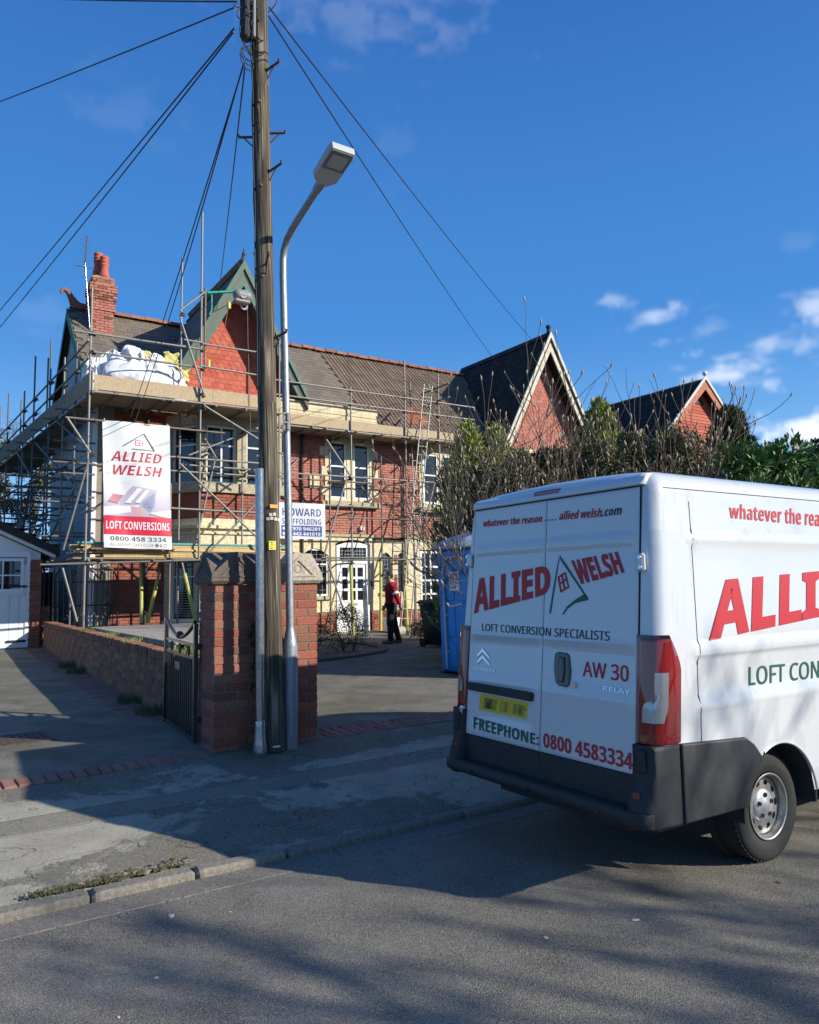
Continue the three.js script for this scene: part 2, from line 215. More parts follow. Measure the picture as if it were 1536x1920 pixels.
const driveT = tex(1024, 1024, (i, j) => { const s = speckle(i, j, 131), a = fbm(i / 64, j / 64, 5, 16, 132), m = sstep(0.54, 0.60, fbm(i / 128, j / 128, 5, 8, 133) + 0.12 * (hash(i >> 1, j >> 1, 134) - 0.5)), v = 0.16 + 0.2 * (s - 0.5) + 0.10 * (a - 0.5) + (hash(i >> 1, j >> 1, 136) > 0.97 ? 0.12 : 0); return [v * lerp(1.1, 0.86, m), v * lerp(1.0, 0.81, m), v * lerp(0.79, 0.55, m)]; });
const driveMat = mat(1.0, 1.0, 1.0, 0.9, { map: rep(driveT, 0.27), bumpMap: rep(asphaltB, 0.6), bumpScale: 0.005 });
const earthMat = mat(0.10, 0.095, 0.05, 1, { map: rep(grain, 0.8) }), soilMat = mat(0.06, 0.045, 0.03, 1, { map: rep(grain, 2), bumpMap: rep(grainB, 2), bumpScale: 0.03 });
function strip(x0, x1, zs, lift = 0, bump = 0, nx = 1) { // a sheet over the ground's profile
  const p = [], uv = [], idx = []; const n = zs.length;
  for (let i = 0; i <= nx; i++) zs.forEach(z => { const x = lerp(x0, x1, i / nx); p.push(x, ground(z) + lift + (bump ? (fbm(x * 1.1 + 7, z * 1.1, 3, 0, 5) - 0.5) * bump : 0), z); uv.push(x, -z); });
  for (let i = 0; i < nx; i++) for (let k = 0; k + 1 < n; k++) { const a = i * n + k, b = a + 1, c = a + n, d = c + 1; idx.push(a, c, b, b, c, d); }
  const g = new THREE.BufferGeometry(); g.setAttribute('position', new THREE.Float32BufferAttribute(p, 3)); g.setAttribute('uv', new THREE.Float32BufferAttribute(uv, 2)); g.setIndex(idx); g.computeVertexNormals(); return g;
}
const range = (a, b, n) => Array.from({ length: n + 1 }, (_, i) => lerp(a, b, i / n));
setting('ground', strip(-300, 400, [60, 8, 6.2, -4.9, -4.951, -5.6, -6.9, -15, -19, -40, -400], -0.14), earthMat, 'rough earth under and beyond the gardens', 'ground');
setting('road', strip(-60, 90, [4.6, -4.72], 0), roadMat, 'grey speckled asphalt road in the foreground', 'road');
{ // far side of the street, behind the camera
  const k = setting('far_pavement', box(-60, 90, -0.05, 0.1, 4.6, 6.6), driveMat, 'pavement along the far side of the street', 'pavement');
}
// pavement: worn grey top coat with dark patches where it has scabbed off, a trench strip and cracks
{
  const X0 = -1.2, X1 = 7.6, Z0 = -4.96, Z1 = -7.0, W = 2048, H = 640, crack = new Uint8Array(W * H);
  const toI = x => (x - X0) / (X1 - X0) * W, toJ = z => (z - Z0) / (Z1 - Z0) * H;
  for (let c = 0; c < 26; c++) { let x = rr(0, W), y = rr(0, H), a = rr(0, 6.28), n = rr(60, 420), th = rr(0.5, 1.4); for (let k = 0; k < n; k++) { a += rr(-0.5, 0.5); x += Math.cos(a) * 1.6; y += Math.sin(a) * 1.2; for (let q = -1; q <= 1; q++) { const i = Math.round(x + q * th), j = Math.round(y); if (i >= 0 && j >= 0 && i < W && j < H) crack[j * W + i] = 1; } if (rnd() < 0.006) a += rr(-1.3, 1.3); } }
  const line = (x0, z0, x1, z1, th) => { const n = 3000; for (let k = 0; k <= n; k++) { const i = toI(lerp(x0, x1, k / n)), j = toJ(lerp(z0, z1, k / n)) + 3 * (fbm(k / 60, 1, 3) - 0.5) * 3; for (let q = 0; q < th; q++) { const jj = Math.round(j + q), ii = Math.round(i); if (ii >= 0 && jj >= 0 && ii < W && jj < H) crack[jj * W + ii] = 1; } } };
  line(X0, -5.86, X1, -6.02, 2); line(X0, -6.12, X1, -6.3, 2);
  const t = tex(W, H, (i, j) => {
    const x = X0 + i / W * (X1 - X0), z = Z0 + j / H * (Z1 - Z0);
    const n = fbm(x * 1.15 + 3, z * 2.1 + 9, 5, 0, 51) + 0.15 * (fbm(x * 9, z * 14, 5, 0, 52) - 0.5) * 2;
    const bias = 0.035 * sstep(1.2, 4.0, x) + 0.13 * sstep(-6.4, -6.75, z);       // more of the coat is gone by the posts and the drive
    const fine = 0.10 * (hash(i >> 1, j >> 1, 88) - 0.5) + 0.09 * (fbm(x * 30, z * 30, 3, 0, 58) - 0.5); let worn = sstep(0.555, 0.625, n + bias + fine);
    const strip_ = z < -5.88 - 0.018 * (x - X0) && z > -6.13 - 0.02 * (x - X0);
    if (strip_) worn = 0.72;
    const s = speckle(i, j, 61), light = 0.31 + 0.20 * (s - 0.5) + 0.16 * (fbm(x * 4, z * 6, 5, 0, 53) - 0.5), dk = 0.155 + 0.19 * (s - 0.5) + 0.05 * (fbm(x * 6, z * 6, 4, 0, 57) - 0.5);
    let v = lerp(light, Math.max(0.02, dk), worn); if (crack[j * W + i]) v *= 0.3;
    if (hash(i >> 2, j >> 2, 66) > 0.996) v *= 0.4;
    const green = sstep(0.56, 0.62, fbm(x * 3 + 40, z * 3, 4, 0, 54)) * sstep(-6.3, -6.7, z);
    return [v * lerp(1.09, 0.8, green * 0.7), v * lerp(1.0, 0.85, green * 0.5), v * lerp(0.77, 0.46, green * 0.7)];
  });
  t.wrapS = THREE.MirroredRepeatWrapping; t.wrapT = THREE.ClampToEdgeWrapping;
  const m = mat(1, 1, 1, 0.9, { map: t, bumpMap: rep(asphaltB, 6, 2), bumpScale: 0.004 });
  const g = strip(-60, 90, range(-4.9, -7.0, 8), 0.002, 0.012, 300), uv = g.attributes.uv, p = g.attributes.position;
  for (let i = 0; i < uv.count; i++) uv.setXY(i, (p.getX(i) - X0) / (X1 - X0), (p.getZ(i) - Z0) / (Z1 - Z0));
  setting('pavement', g, m, 'cracked grey pavement with dark worn patches beside the kerb', 'pavement');
}
// kerb stones and gutter blocks
{
  const kerb = setting('kerb', null, null, 'low weathered concrete kerb between road and pavement', 'kerb');
  const gut = setting('gutter', null, null, 'worn channel blocks along the foot of the kerb', 'gutter');
  const km = [[0.25, 0.225, 0.18], [0.28, 0.25, 0.20], [0.22, 0.20, 0.165]].map(c => mat(...c, 0.95, { map: rep(grain, 3), bumpMap: rep(grainB, 5), bumpScale: 0.006 })), gm = [[0.21, 0.19, 0.16], [0.24, 0.215, 0.18], [0.18, 0.165, 0.14]].map(c => mat(...c, 0.95, { map: rep(grain, 4), bumpMap: rep(grainB, 6), bumpScale: 0.008 }));
  let x = -4.2; while (x < 16) { const L = pick([0.9, 1.2, 1.5, 1.8, 0.62]); const m = part(kerb, 'kerb_stone', wornBox(L - 0.009, 0.16, 0.125, 0.02, 0.014), pick(km)); m.position.set(x + L / 2, -0.026 + rr(-0.008, 0.008), -4.925 + rr(-0.008, 0.008)); m.rotation.set(rr(-0.02, 0.02), rr(-0.01, 0.01), rr(-0.006, 0.006)); x += L; }
  x = -4.6; while (x < 16) { const L = rr(1.4, 2.6); const m = part(gut, 'channel_block', wornBox(L - 0.008, 0.1, 0.235, 0.006, 0.006), pick(gm)); m.position.set(x + L / 2, -0.045 + rr(-0.003, 0.003), -4.75 + rr(-0.004, 0.004)); x += L; }
}
// drives
const zD = [-6.98, -8, -10, -12, -15, -17, -19.7];
setting('left_drive', strip(-3.4, 2.62, [...zD, -19.9], 0.004, 0.012, 30), driveMat, 'mossy tarmac drive leading to the white garage', 'drive');
setting('right_drive', strip(3.4, 11.2, zD, 0.004, 0.02, 30), driveMat, 'shaded tarmac drive leading to the front door', 'drive');
setting('far_ground', strip(-60, -3.4, zD, 0.0, 0.02, 10), earthMat, 'garden ground beside the left drive', 'ground');
setting('neighbour_garden', strip(11.2, 60, zD, 0.0, 0.02, 10), soilMat, 'garden soil under the hedge beside the drive', 'garden');
{ // raised front garden behind the low brick wall
  const g = moved(extrude([[2.6, 7.9], [3.3, 7.9], [5.6, 13.6], [6.4, 15.2], [7.9, 17.2], [7.9, 19.3], [2.6, 19.3]], 0.88, 0.02), 0, 0.98, 0, 0, Math.PI / 2); g.scale(1, 1, -1); { const q = flat(g); q.computeVertexNormals(); }
  setting('raised_garden', g, soilMat, 'raised soil bed held by the low brick wall', 'garden bed');
}
// brick rows
{
  const bm = [[0.30, 0.135, 0.10], [0.34, 0.16, 0.12], [0.26, 0.115, 0.085], [0.28, 0.15, 0.12]].map(c => mat(...c, 0.9, { map: rep(grain, 5) })), geos = [0, 1, 2, 3].map(() => wornBox(0.098, 0.06, 0.2, 0.007, 0.005));
  const row = (name, label, a, b, n) => { const o = setting(name, null, null, label, 'brick edging'); for (let i = 0; i < n; i++) { const t = (i + 0.5) / n, x = lerp(a[0], b[0], t), z = lerp(a[1], b[1], t); const m = part(o, 'brick', pick(geos), pick(bm)); m.position.set(x + rr(-0.003, 0.003), ground(z) - 0.018 + rr(-0.004, 0.003), z + rr(-0.006, 0.006)); m.rotation.set(rr(-0.03, 0.03) + 0.08, -Math.atan2(b[1] - a[1], b[0] - a[0]) + rr(-0.03, 0.03), rr(-0.03, 0.03)); } };
  row('left_drive_edging', 'row of red bricks across the mouth of the garage drive', [-1.6, -6.72], [2.3, -7.0], 37);
  row('right_drive_edging', 'red bricks across the mouth of the shaded drive', [3.42, -7.08], [9.2, -7.12], 54);
  row('right_drive_edging', 'second row of red bricks across the shaded drive mouth', [3.42, -7.29], [9.2, -7.33], 54);
  // brick margin along the foot of the low wall
  const o = setting('wall_foot_paving', null, null, 'strip of brick paving along the foot of the low wall', 'brick edging');
  for (let i = 0; i < 2; i++) for (let k = 0; k < 98; k++) { const z = -9.0 - k * 0.106, m = part(o, 'brick', pick(geos), pick(bm)); m.position.set(2.37 - 0.205 * i + rr(-0.004, 0.004), ground(z) - 0.02 + rr(-0.004, 0.003), z); m.rotation.set(rr(-0.03, 0.03), Math.PI / 2 + rr(-0.02, 0.02), rr(-0.03, 0.03)); }
}

// ------------------------------------------------------------------ gate pillars
const pillarBricks = [0, 1, 2].map(() => wornBox(0.222, 0.074, 0.1, 0.005, 0.006));
function gatePillar(label, x0, z0, copingMat, capLabel) {
  const S = 0.46, o = thing('gate_pillar', label, 'pillar', [x0 + S / 2, 0.26, z0 - S / 2], 0, 'brick gate pillars'), top = 1.60, n = 19, ch = top / n;
  part(o, 'mortar_core', box(-S / 2 + 0.009, S / 2 - 0.009, -0.1, top - 0.005, -S / 2 + 0.009, S / 2 - 0.009), M.mortarDark);
  for (let c = 0; c < n; c++) for (const [u, v, along] of [[-0.115, 0.178, 0], [0.115, 0.178, 0], [-0.115, -0.178, 0], [0.115, -0.178, 0], [-0.178, 0, 1], [0.178, 0, 1]]) {
    const turn = c % 2, x = turn ? v : u, z = turn ? u : v, m = part(o, 'brick', pick(pillarBricks), rnd() < 0.2 ? pick(bricksOld) : pick(bricksRed));
    m.position.set(x + rr(-0.003, 0.003), (c + 0.5) * ch, z + rr(-0.003, 0.003)); m.rotation.y = ((along + turn) % 2 ? Math.PI / 2 : 0) + (rnd() < 0.5 ? Math.PI : 0) + rr(-0.008, 0.008);
  }
  const a = 0.275, y0 = top, e = top + 0.1, h = top + 0.31, f = [];
  for (let k = 0; k < 4; k++) { const r = (x, y, z) => k === 0 ? [x, y, z] : k === 1 ? [z, y, -x] : k === 2 ? [-x, y, -z] : [-z, y, x]; f.push([r(-a + 0.025, y0, a - 0.025), r(a - 0.025, y0, a - 0.025), r(a, y0 + 0.03, a), r(-a, y0 + 0.03, a)], [r(-a, y0 + 0.03, a), r(a, y0 + 0.03, a), r(a - 0.01, e, a - 0.01), r(0.03, h, a - 0.015), r(-0.03, h, a - 0.015), r(-a + 0.01, e, a - 0.01)], [r(a - 0.01, e, a - 0.01), r(0.03, h, 0.03), r(0.03, h, a - 0.015)], [r(-a + 0.01, e, a - 0.01), r(-0.03, h, a - 0.015), r(-0.03, h, 0.03)], [r(0.03, h, a - 0.015), r(0.03, h, 0.03), r(-0.03, h, 0.03), r(-0.03, h, a - 0.015)], [r(a - 0.01, e, a - 0.01), r(a - 0.01, e, a - 0.01), r(0.03, h, 0.03)]); }
  f.push([[0.03, h, 0.03], [0.03, h, -0.03], [-0.03, h, -0.03], [-0.03, h, 0.03]], [[-a + 0.025, y0, -a + 0.025], [a - 0.025, y0, -a + 0.025], [a - 0.025, y0, a - 0.025], [-a + 0.025, y0, a - 0.025]]);
  const cap = part(o, 'coping', polyGeo(f), copingMat); cap.userData.label = capLabel;
  for (let k = 0; k < 4; k++) { // raised moulding and roundel on each gablet
    const t = [[-0.2, e - 0.035], [0.2, e - 0.035], [0, h - 0.05]], t2 = [[-0.16, e - 0.018], [0.16, e - 0.018], [0, h - 0.083]];
    const m = part(cap, 'gablet_moulding', extrude(t, 0.016, 0.003, [t2]), copingMat); m.rotation.y = k * Math.PI / 2; m.position.set(Math.sin(k * Math.PI / 2) * (a - 0.016), 0, Math.cos(k * Math.PI / 2) * (a - 0.016));
    const q = part(cap, 'roundel', moved(new THREE.TorusGeometry(0.038, 0.011, 6, 14), 0, e + 0.045, 0), copingMat); q.rotation.y = k * Math.PI / 2; q.position.set(Math.sin(k * Math.PI / 2) * (a - 0.013), 0, Math.cos(k * Math.PI / 2) * (a - 0.013));
  }
  return o;
}
const stoneOpts = { map: rep(grain, 3), bumpMap: rep(grainB, 4), bumpScale: 0.006 };
gatePillar('red brick gate pillar with blackened stone cap beside the iron gate', 2.355, -6.99, mat(0.17, 0.13, 0.10, 0.95, stoneOpts), 'blackened stone cap');
gatePillar('red brick gate pillar with pale stone cap behind the lamp post', 2.95, -6.95, mat(0.52, 0.45, 0.35, 0.95, stoneOpts), 'pale stone cap');
{ // ivy in the gap between the two pillars
  const o = thing('ivy', 'dark ivy trailing in the gap between the brick pillars', 'ivy', [2.86, 0.3, -7.0]); const leaf = [], stems = [];
  for (let s = 0; s < 9; s++) { const p = []; let x = rr(-0.02, 0.02), y = rr(0.1, 0.4), z = rr(-0.03, 0.0); for (let k = 0; k < 9; k++) { p.push(V(x, y, z + 0.03)); x += rr(-0.05, 0.035); y += rr(0.02, 0.15); z += rr(-0.004, 0.006); for (let q = 0; q < 5; q++) { const w = rr(0.018, 0.034); leaf.push(moved(polyGeo([[[0, 0, 0], [w, w * 0.6, 0.004], [0, w * 1.5, 0.008], [-w, w * 0.6, 0.004]]]), x + rr(-0.05, 0.05), y + rr(-0.05, 0.05), z + 0.05 + rr(-0.02, 0.03), rr(-0.7, 0.7), rr(-0.7, 0.4), rr(-2, 2))); } } stems.push(tubeGeo(p, 0.004, 4)); }
  part(o, 'stems', merge(stems), mat(0.07, 0.05, 0.03, 0.9)); part(o, 'leaves', merge(leaf), mat(0.03, 0.05, 0.02, 0.6), 'stuff');
}
// ------------------------------------------------------------------ low brick wall beside the drive
{
  const o = thing('garden_wall', 'long low brown brick wall with soldier coping beside the garage drive', 'wall', [2.5, 0.3, -7.48]);
  const L = 12.0, top = k => 0.785 + 0.07 * k / L, core = [];
  part(o, 'mortar_core', polyGeo([[[0.012, -0.2, 0], [0.012, -0.2, -L], [0.012, top(L) - 0.02, -L], [0.012, top(0) - 0.02, 0]].reverse(), [[0.2, -0.2, 0], [0.2, -0.2, -L], [0.2, top(L) - 0.02, -L], [0.2, top(0) - 0.02, 0]], [[0.012, top(0) - 0.02, 0], [0.2, top(0) - 0.02, 0], [0.2, top(L) - 0.02, -L], [0.012, top(L) - 0.02, -L]], [[0.012, -0.2, 0], [0.2, -0.2, 0], [0.2, top(0) - 0.02, 0], [0.012, top(0) - 0.02, 0]], [[0.012, -0.2, -L], [0.012, top(L) - 0.02, -L], [0.2, top(L) - 0.02, -L], [0.2, -0.2, -L]]]), M.mortarDark);
  const g1 = [0, 1, 2].map(() => wornBox(0.1, 0.07, 0.218, 0.006, 0.007)), g2 = [0, 1, 2].map(() => wornBox(0.225, 0.112, 0.066, 0.006, 0.008)), far = [];
  let made = 0; const place = (name, g, x, y, z) => { const rot = [rr(-0.012, 0.012), rr(-0.012, 0.012), rr(-0.012, 0.012)]; if (made < 300) { made++; const m = part(o, name, g, pick(bricksOld)); m.position.set(x, y, z); m.rotation.set(...rot); } else far.push(moved(g.clone(), x, y, z, ...rot)); };
  for (let z = 1.35; z < L; z += 0.0755) { const y = top(z) - 0.056 + rr(-0.005, 0.005); if (z < 7.5) place('coping_brick', pick(g2), 0.105 + rr(-0.006, 0.006), y, -z); else far.push(moved(pick(g2).clone(), 0.105, y, -z, rr(-0.02, 0.02))); }
  const rest = [];
  for (let c = 0; c < 9; c++) for (let z = 1.3 + (c % 2) * 0.113; z < L; z += 0.2285) rest.push([c, z]);
  rest.sort((a, b) => a[1] - b[1]);
  for (const [c, z] of rest) place('brick', pick(g1), 0.052 + rr(-0.005, 0.005), top(z) - 0.155 - c * 0.0815 + rr(-0.002, 0.002), -z);
  const per = [[], [], [], [], []]; far.forEach((g, i) => per[i % 5].push(g)); per.forEach((l, i) => { const m = part(o, 'far_bricks', merge(l), bricksOld[i], 'stuff'); });
}
// grass and weeds: small blades in tufts
const grassM = [mat(0.12, 0.17, 0.035, 0.8), mat(0.18, 0.2, 0.06, 0.8), mat(0.07, 0.11, 0.03, 0.8)];
function tuft(w, h, n) { const l = []; for (let i = 0; i < n; i++) { const a = rr(0, 6.28), r = w * Math.sqrt(rnd()) * 0.5, x = Math.cos(a) * r, z = Math.sin(a) * r, H = h * rr(0.4, 1), b = rr(0.003, 0.006), dx = rr(-0.6, 0.6) * H, dz = rr(-0.6, 0.6) * H; l.push(polyGeo([[[x - b, 0, z], [x + b, 0, z], [x + dx * 0.4 + b * 0.7, H * 0.6, z + dz * 0.4], [x + dx * 0.4 - b * 0.7, H * 0.6, z + dz * 0.4]], [[x + dx * 0.4 - b * 0.7, H * 0.6, z + dz * 0.4], [x + dx * 0.4 + b * 0.7, H * 0.6, z + dz * 0.4], [x + dx, H, z + dz]]])); } return merge(l); }
[[-8.95, 0.26, 'grass tuft on the wall top right behind the iron gate'], [-11.2, 0.3, 'grass tuft on the wall top before the timber deck'], [-12.8, 0.24, 'thin grass tuft on the wall top beside the deck end'], [-14.6, 0.3, 'bright grass tuft on the wall top under the scaffold tubes']].forEach(([z, w, label]) => single('grass_tuft', tuft(w * 1.7, 0.13, 120), pick(grassM), label, 'grass', [2.72, 1.07, z], 'grass tufts on the low wall').userData.kind = 'stuff');
[[-9.35, 'weed clump at the wall foot behind the gate'], [-14.2, 'weed clump halfway along the wall foot'], [-15.2, 'low weeds at the far wall foot'], [-10.4, 'small weed at the near wall foot']].forEach(([z, label]) => single('weed', tuft(0.42, 0.16, 150), grassM[2], label, 'weed', [2.42, ground(z), z], 'weeds at the foot of the low wall').userData.kind = 'stuff');

// ------------------------------------------------------------------ black iron gate, standing open against the wall
function ironBar(a, b, r) { return bar(a, b, r, 6); }
{
  const o = thing('iron_gate', 'open black iron garden gate with dipped top hung on the brick pillar', 'gate', [2.315, 0.34, -7.42], Math.atan2(1.45, 0.105)), L = 1.42, H = 1.16;
  for (const x of [0, L]) part(o, 'stile', box(x - 0.025, x + 0.025, 0, x ? H : H - 0.02, -0.02, 0.02), M.black);
  for (const y of [0.03, 0.80, 0.93]) part(o, 'rail', box(0.025, L - 0.025, y - 0.012, y + 0.012, -0.012, 0.012), M.black);
  for (let i = 1; i < 15; i++) part(o, 'bar', bar(V(L * i / 15, 0.04, 0), V(L * i / 15, 0.79, 0), 0.008, 6), M.black);
  for (const i of [3, 7.5, 12]) part(o, 'upper_bar', bar(V(L * i / 15, 0.8, 0), V(L * (7.5 + (i - 7.5) * 0.8) / 15, 0.93, 0), 0.008, 6), M.black);
  const c = []; for (let k = 0; k <= 20; k++) { const t = k / 20; c.push(V(lerp(0.02, L - 0.02, t), 0.975 + 0.18 * Math.pow(Math.abs(t * 2 - 1), 1.7), 0)); }
  part(o, 'dipped_rail', tubeGeo(c, 0.02, 8), M.black); part(o, 'ring', moved(new THREE.SphereGeometry(0.042, 12, 8), L / 2, 1.0, 0), M.black);
  for (const [x, y] of [[0.3, 0.865], [L / 2, 0.865], [L - 0.3, 0.865]]) part(o, 'scroll', moved(new THREE.TorusGeometry(0.045, 0.009, 6, 14), x, y, 0), M.black);
  for (const y of [0.22, 0.92]) part(o, 'hinge', boxes([[-0.07, 0.03, y - 0.03, y + 0.03, -0.028, 0.028]]), M.black);
  part(o, 'name_plate', box(L * 0.42, L * 0.58, 0.64, 0.72, -0.024, -0.014), mat(0.12, 0.12, 0.12, 0.4));
}
// ------------------------------------------------------------------ guard post, telegraph pole, lamp post
{
  const o = thing('guard_post', 'short galvanised steel post with flared foot beside the telegraph pole', 'post', [2.712, 0.295, -6.735]);
  part(o, 'tube', tubeGeo([V(0, 0.28, 0), V(-0.012, 2.66, -0.006)], 0.041, 24), M.galv);
  part(o, 'foot', new THREE.LatheGeometry([[0.0, -0.05], [0.068, -0.05], [0.07, 0.03], [0.062, 0.1], [0.05, 0.24], [0.049, 0.3], [0.041, 0.302]].map(p => new THREE.Vector2(...p)), 24), M.galv);
}
const poleT = tex(256, 1024, (i, j) => { const f = fbm(i / 6 + 1.5 * fbm(i / 40, j / 120, 3, 0, 8), j / 120, 5, 0, 71), f2 = fbm(i / 30, j / 90, 4, 0, 72), c = hash(i >> 1, j >> 6, 4) > 0.93 ? 0.5 : 1, moss = sstep(0.66, 0.78, f2) * 0.12; const v = (0.05 + 0.50 * f * f * f * 2.0) * c; return [v * 1.04, v * (1 + 0.1 * moss), v * (0.86 - 0.4 * moss)]; });
{
  const B = V(2.882, 0.295, -6.805), top = V(2.735, 8.6, -6.92), o = thing('telegraph_pole', 'tall weathered wooden telegraph pole with steps and cable box', 'pole', B.toArray());
  const A = t => top.clone().sub(B).multiplyScalar(t), at = y => A((y - B.y) / (top.y - B.y));
  const wood = mat(0.52, 0.44, 0.355, 0.92, { map: rep(poleT, 1, 0.3), bumpMap: rep(poleT, 1, 0.3), bumpScale: 0.006 });
  part(o, 'wooden_pole', tubeGeo(range(0, 1, 30).map(t => A(t)), t => 0.098 - 0.016 * t, 28), wood);
  // conduit and cable running down the shaded side
  const side = V(-0.55, 0, 0.83).normalize(), left = V(-0.95, 0, -0.05).normalize();
  part(o, 'conduit', tubeGeo(range(0.42, 0.93, 24).map(t => A(t).addScaledVector(left, 0.088 + 0.006 * Math.sin(t * 60))), 0.011, 6), M.cable);
  part(o, 'cable_run', tubeGeo(range(0.42, 0.93, 24).map(t => A(t).addScaledVector(left, 0.084 + 0.005 * Math.sin(t * 45 + 1)).addScaledVector(side, 0.03)), 0.007, 6), M.cable);
  for (const y of [3.1, 4.6, 5.15, 6.6]) part(o, 'cable_clip', moved(box(-0.012, 0.012, -0.008, 0.008, -0.012, 0.012), ...at(y).addScaledVector(left, 0.104).toArray()), M.white);
  const rust = mat(0.11, 0.055, 0.035, 0.8), step = (y, d, dropd) => { const p = at(y), n = V(...d).normalize(), s = part(o, 'pole_step', tubeGeo([p.clone().addScaledVector(n, 0.06), p.clone().addScaledVector(n, 0.235), p.clone().addScaledVector(n, 0.24).add(V(0, 0.03, 0))], 0.013, 6), rust); part(s, 'strut', tubeGeo([p.clone().addScaledVector(n, 0.19), p.clone().addScaledVector(n, 0.075).add(V(0, -0.12, 0))], 0.007, 6), rust); };
  step(6.46, [0.84, 0, 0.55]); step(6.42, [-0.84, 0, -0.55]); for (const [y, d] of [[7.1, [0.5, 0.3, 0.8]], [6.5, [-0.5, 0.3, 0.8]], [6.0, [0.5, 0.3, 0.8]], [5.0, [-0.2, 0.25, 0.9]], [4.25, [0.6, 0.35, 0.7]]]) step(y, d);
  for (const y of [6.75, 5.85, 4.9]) part(o, 'bolt', moved(new THREE.CylinderGeometry(0.016, 0.016, 0.03, 6), ...at(y).addScaledVector(side, 0.09).toArray(), 0, Math.PI / 2), rust);
  // distribution box and its tangle of cables
  const q = at(7.65).addScaledVector(left, 0.13).addScaledVector(side, 0.05);
  const bx = part(o, 'cable_box', moved(chamferBox(0.12, 0.5, 0.1, 0.02), q.x, q.y, q.z, 0.6), mat(0.02, 0.02, 0.022, 0.5));
  part(o, 'terminal_strip', moved(chamferBox(0.035, 0.42, 0.03, 0.006), q.x + 0.06, q.y - 0.02, q.z + 0.06, 0.6), mat(0.2, 0.2, 0.2, 0.5));
  for (let k = 0; k < 22; k++) { const s = V(q.x + rr(-0.09, 0.1), q.y + rr(-0.3, 0.26), q.z + rr(-0.02, 0.08)), e = s.clone().add(V(rr(-0.06, 0.12), rr(-0.18, 0.12), rr(-0.02, 0.06))), mdl = s.clone().lerp(e, 0.5).add(V(rr(-0.12, 0.02), rr(-0.12, 0.02), rr(0, 0.06))); part(o, 'cable_loop', tubeGeo(new THREE.QuadraticBezierCurve3(s, mdl, e).getPoints(8), 0.007, 5), M.cable); }
  for (const [r, dy] of [[0.085, -0.46], [0.1, -0.5], [0.07, -0.43]]) part(o, 'cable_coil', moved(new THREE.TorusGeometry(r, 0.006, 5, 24), q.x - 0.01, q.y + dy, q.z + 0.05, 0.5), M.cable);
  part(o, 'cable_loop', tubeGeo(new THREE.QuadraticBezierCurve3(at(8.1).addScaledVector(V(0.8, 0, 0.5), 0.09), at(7.95).addScaledVector(V(0.8, 0, 0.5), 0.3), at(7.8).addScaledVector(V(0.8, 0, 0.5), 0.1)).getPoints(10), 0.006, 5), M.cable);
  // tags: placed on the face that looks at the road
  const faceN = V(-0.30, 0, 0.95).normalize(), tagAt = (px, py, w, h, m, name) => { const c = at(onDepth(px, py, 7.22).y), d = V(EYE.x - B.x, 0, EYE.z - B.z).normalize(), r = V(d.z, 0, -d.x); const off = ((px - lerp(484, 511, py / 1405)) * 7.22 / FPX); const rad = 0.1, n = d.clone().multiplyScalar(Math.sqrt(Math.max(0, 1 - (off / rad) ** 2))).addScaledVector(r, off / rad).normalize(); const g = moved(box(-w / 2, w / 2, -h / 2, h / 2, 0, 0.004), c.x + n.x * rad * 0.985, c.y, c.z + n.z * rad * 0.985, Math.atan2(n.x, n.z)); return part(o, name, g, m); };
  tagAt(511, 949, 0.085, 0.034, mat(0.75, 0.33, 0.03, 0.6), 'orange_tag');
  const ys = canvasTex(64, 64, (c, w, h) => { c.fillStyle = '#e3cf3a'; c.fillRect(0, 0, w, h); c.fillStyle = '#1c1c14'; for (let r = 0; r < 4; r++) for (let k = 0; k < 5; k++) if ((r * 3 + k * 5) % 4) c.fillRect(10 + k * 9, 10 + r * 12, 6, 6); });
  const yt = tagAt(508, 1023, 0.068, 0.085, mat(0.8, 0.68, 0.1, 0.6), 'yellow_notice');
  const txt = part(yt, 'notice_print', (() => { const l = []; for (let r = 0; r < 4; r++) for (let k = 0; k < 4; k++) if ((r * 3 + k * 5) % 4 !== 1) l.push([-0.022 + k * 0.0125, -0.014 + k * 0.0125, 0.024 - r * 0.018, 0.031 - r * 0.018, 0, 0.0055]); return boxes(l); })(), M.dark); { const c = at(onDepth(508, 1023, 7.22).y), n = V(EYE.x - B.x, 0, EYE.z - B.z).normalize(); txt.position.set(c.x + n.x * 0.0995, c.y, c.z + n.z * 0.0995); txt.rotation.y = Math.atan2(n.x, n.z); }
  for (const [px, py] of [[505, 965], [512, 964], [500, 973], [507, 972], [514, 973], [519, 974]]) tagAt(px, py, 0.03, 0.03, mat(0.55, 0.5, 0.42, 0.7), 'number_disc');
  tagAt(515, 1391, 0.07, 0.016, M.white, 'white_tape');
}
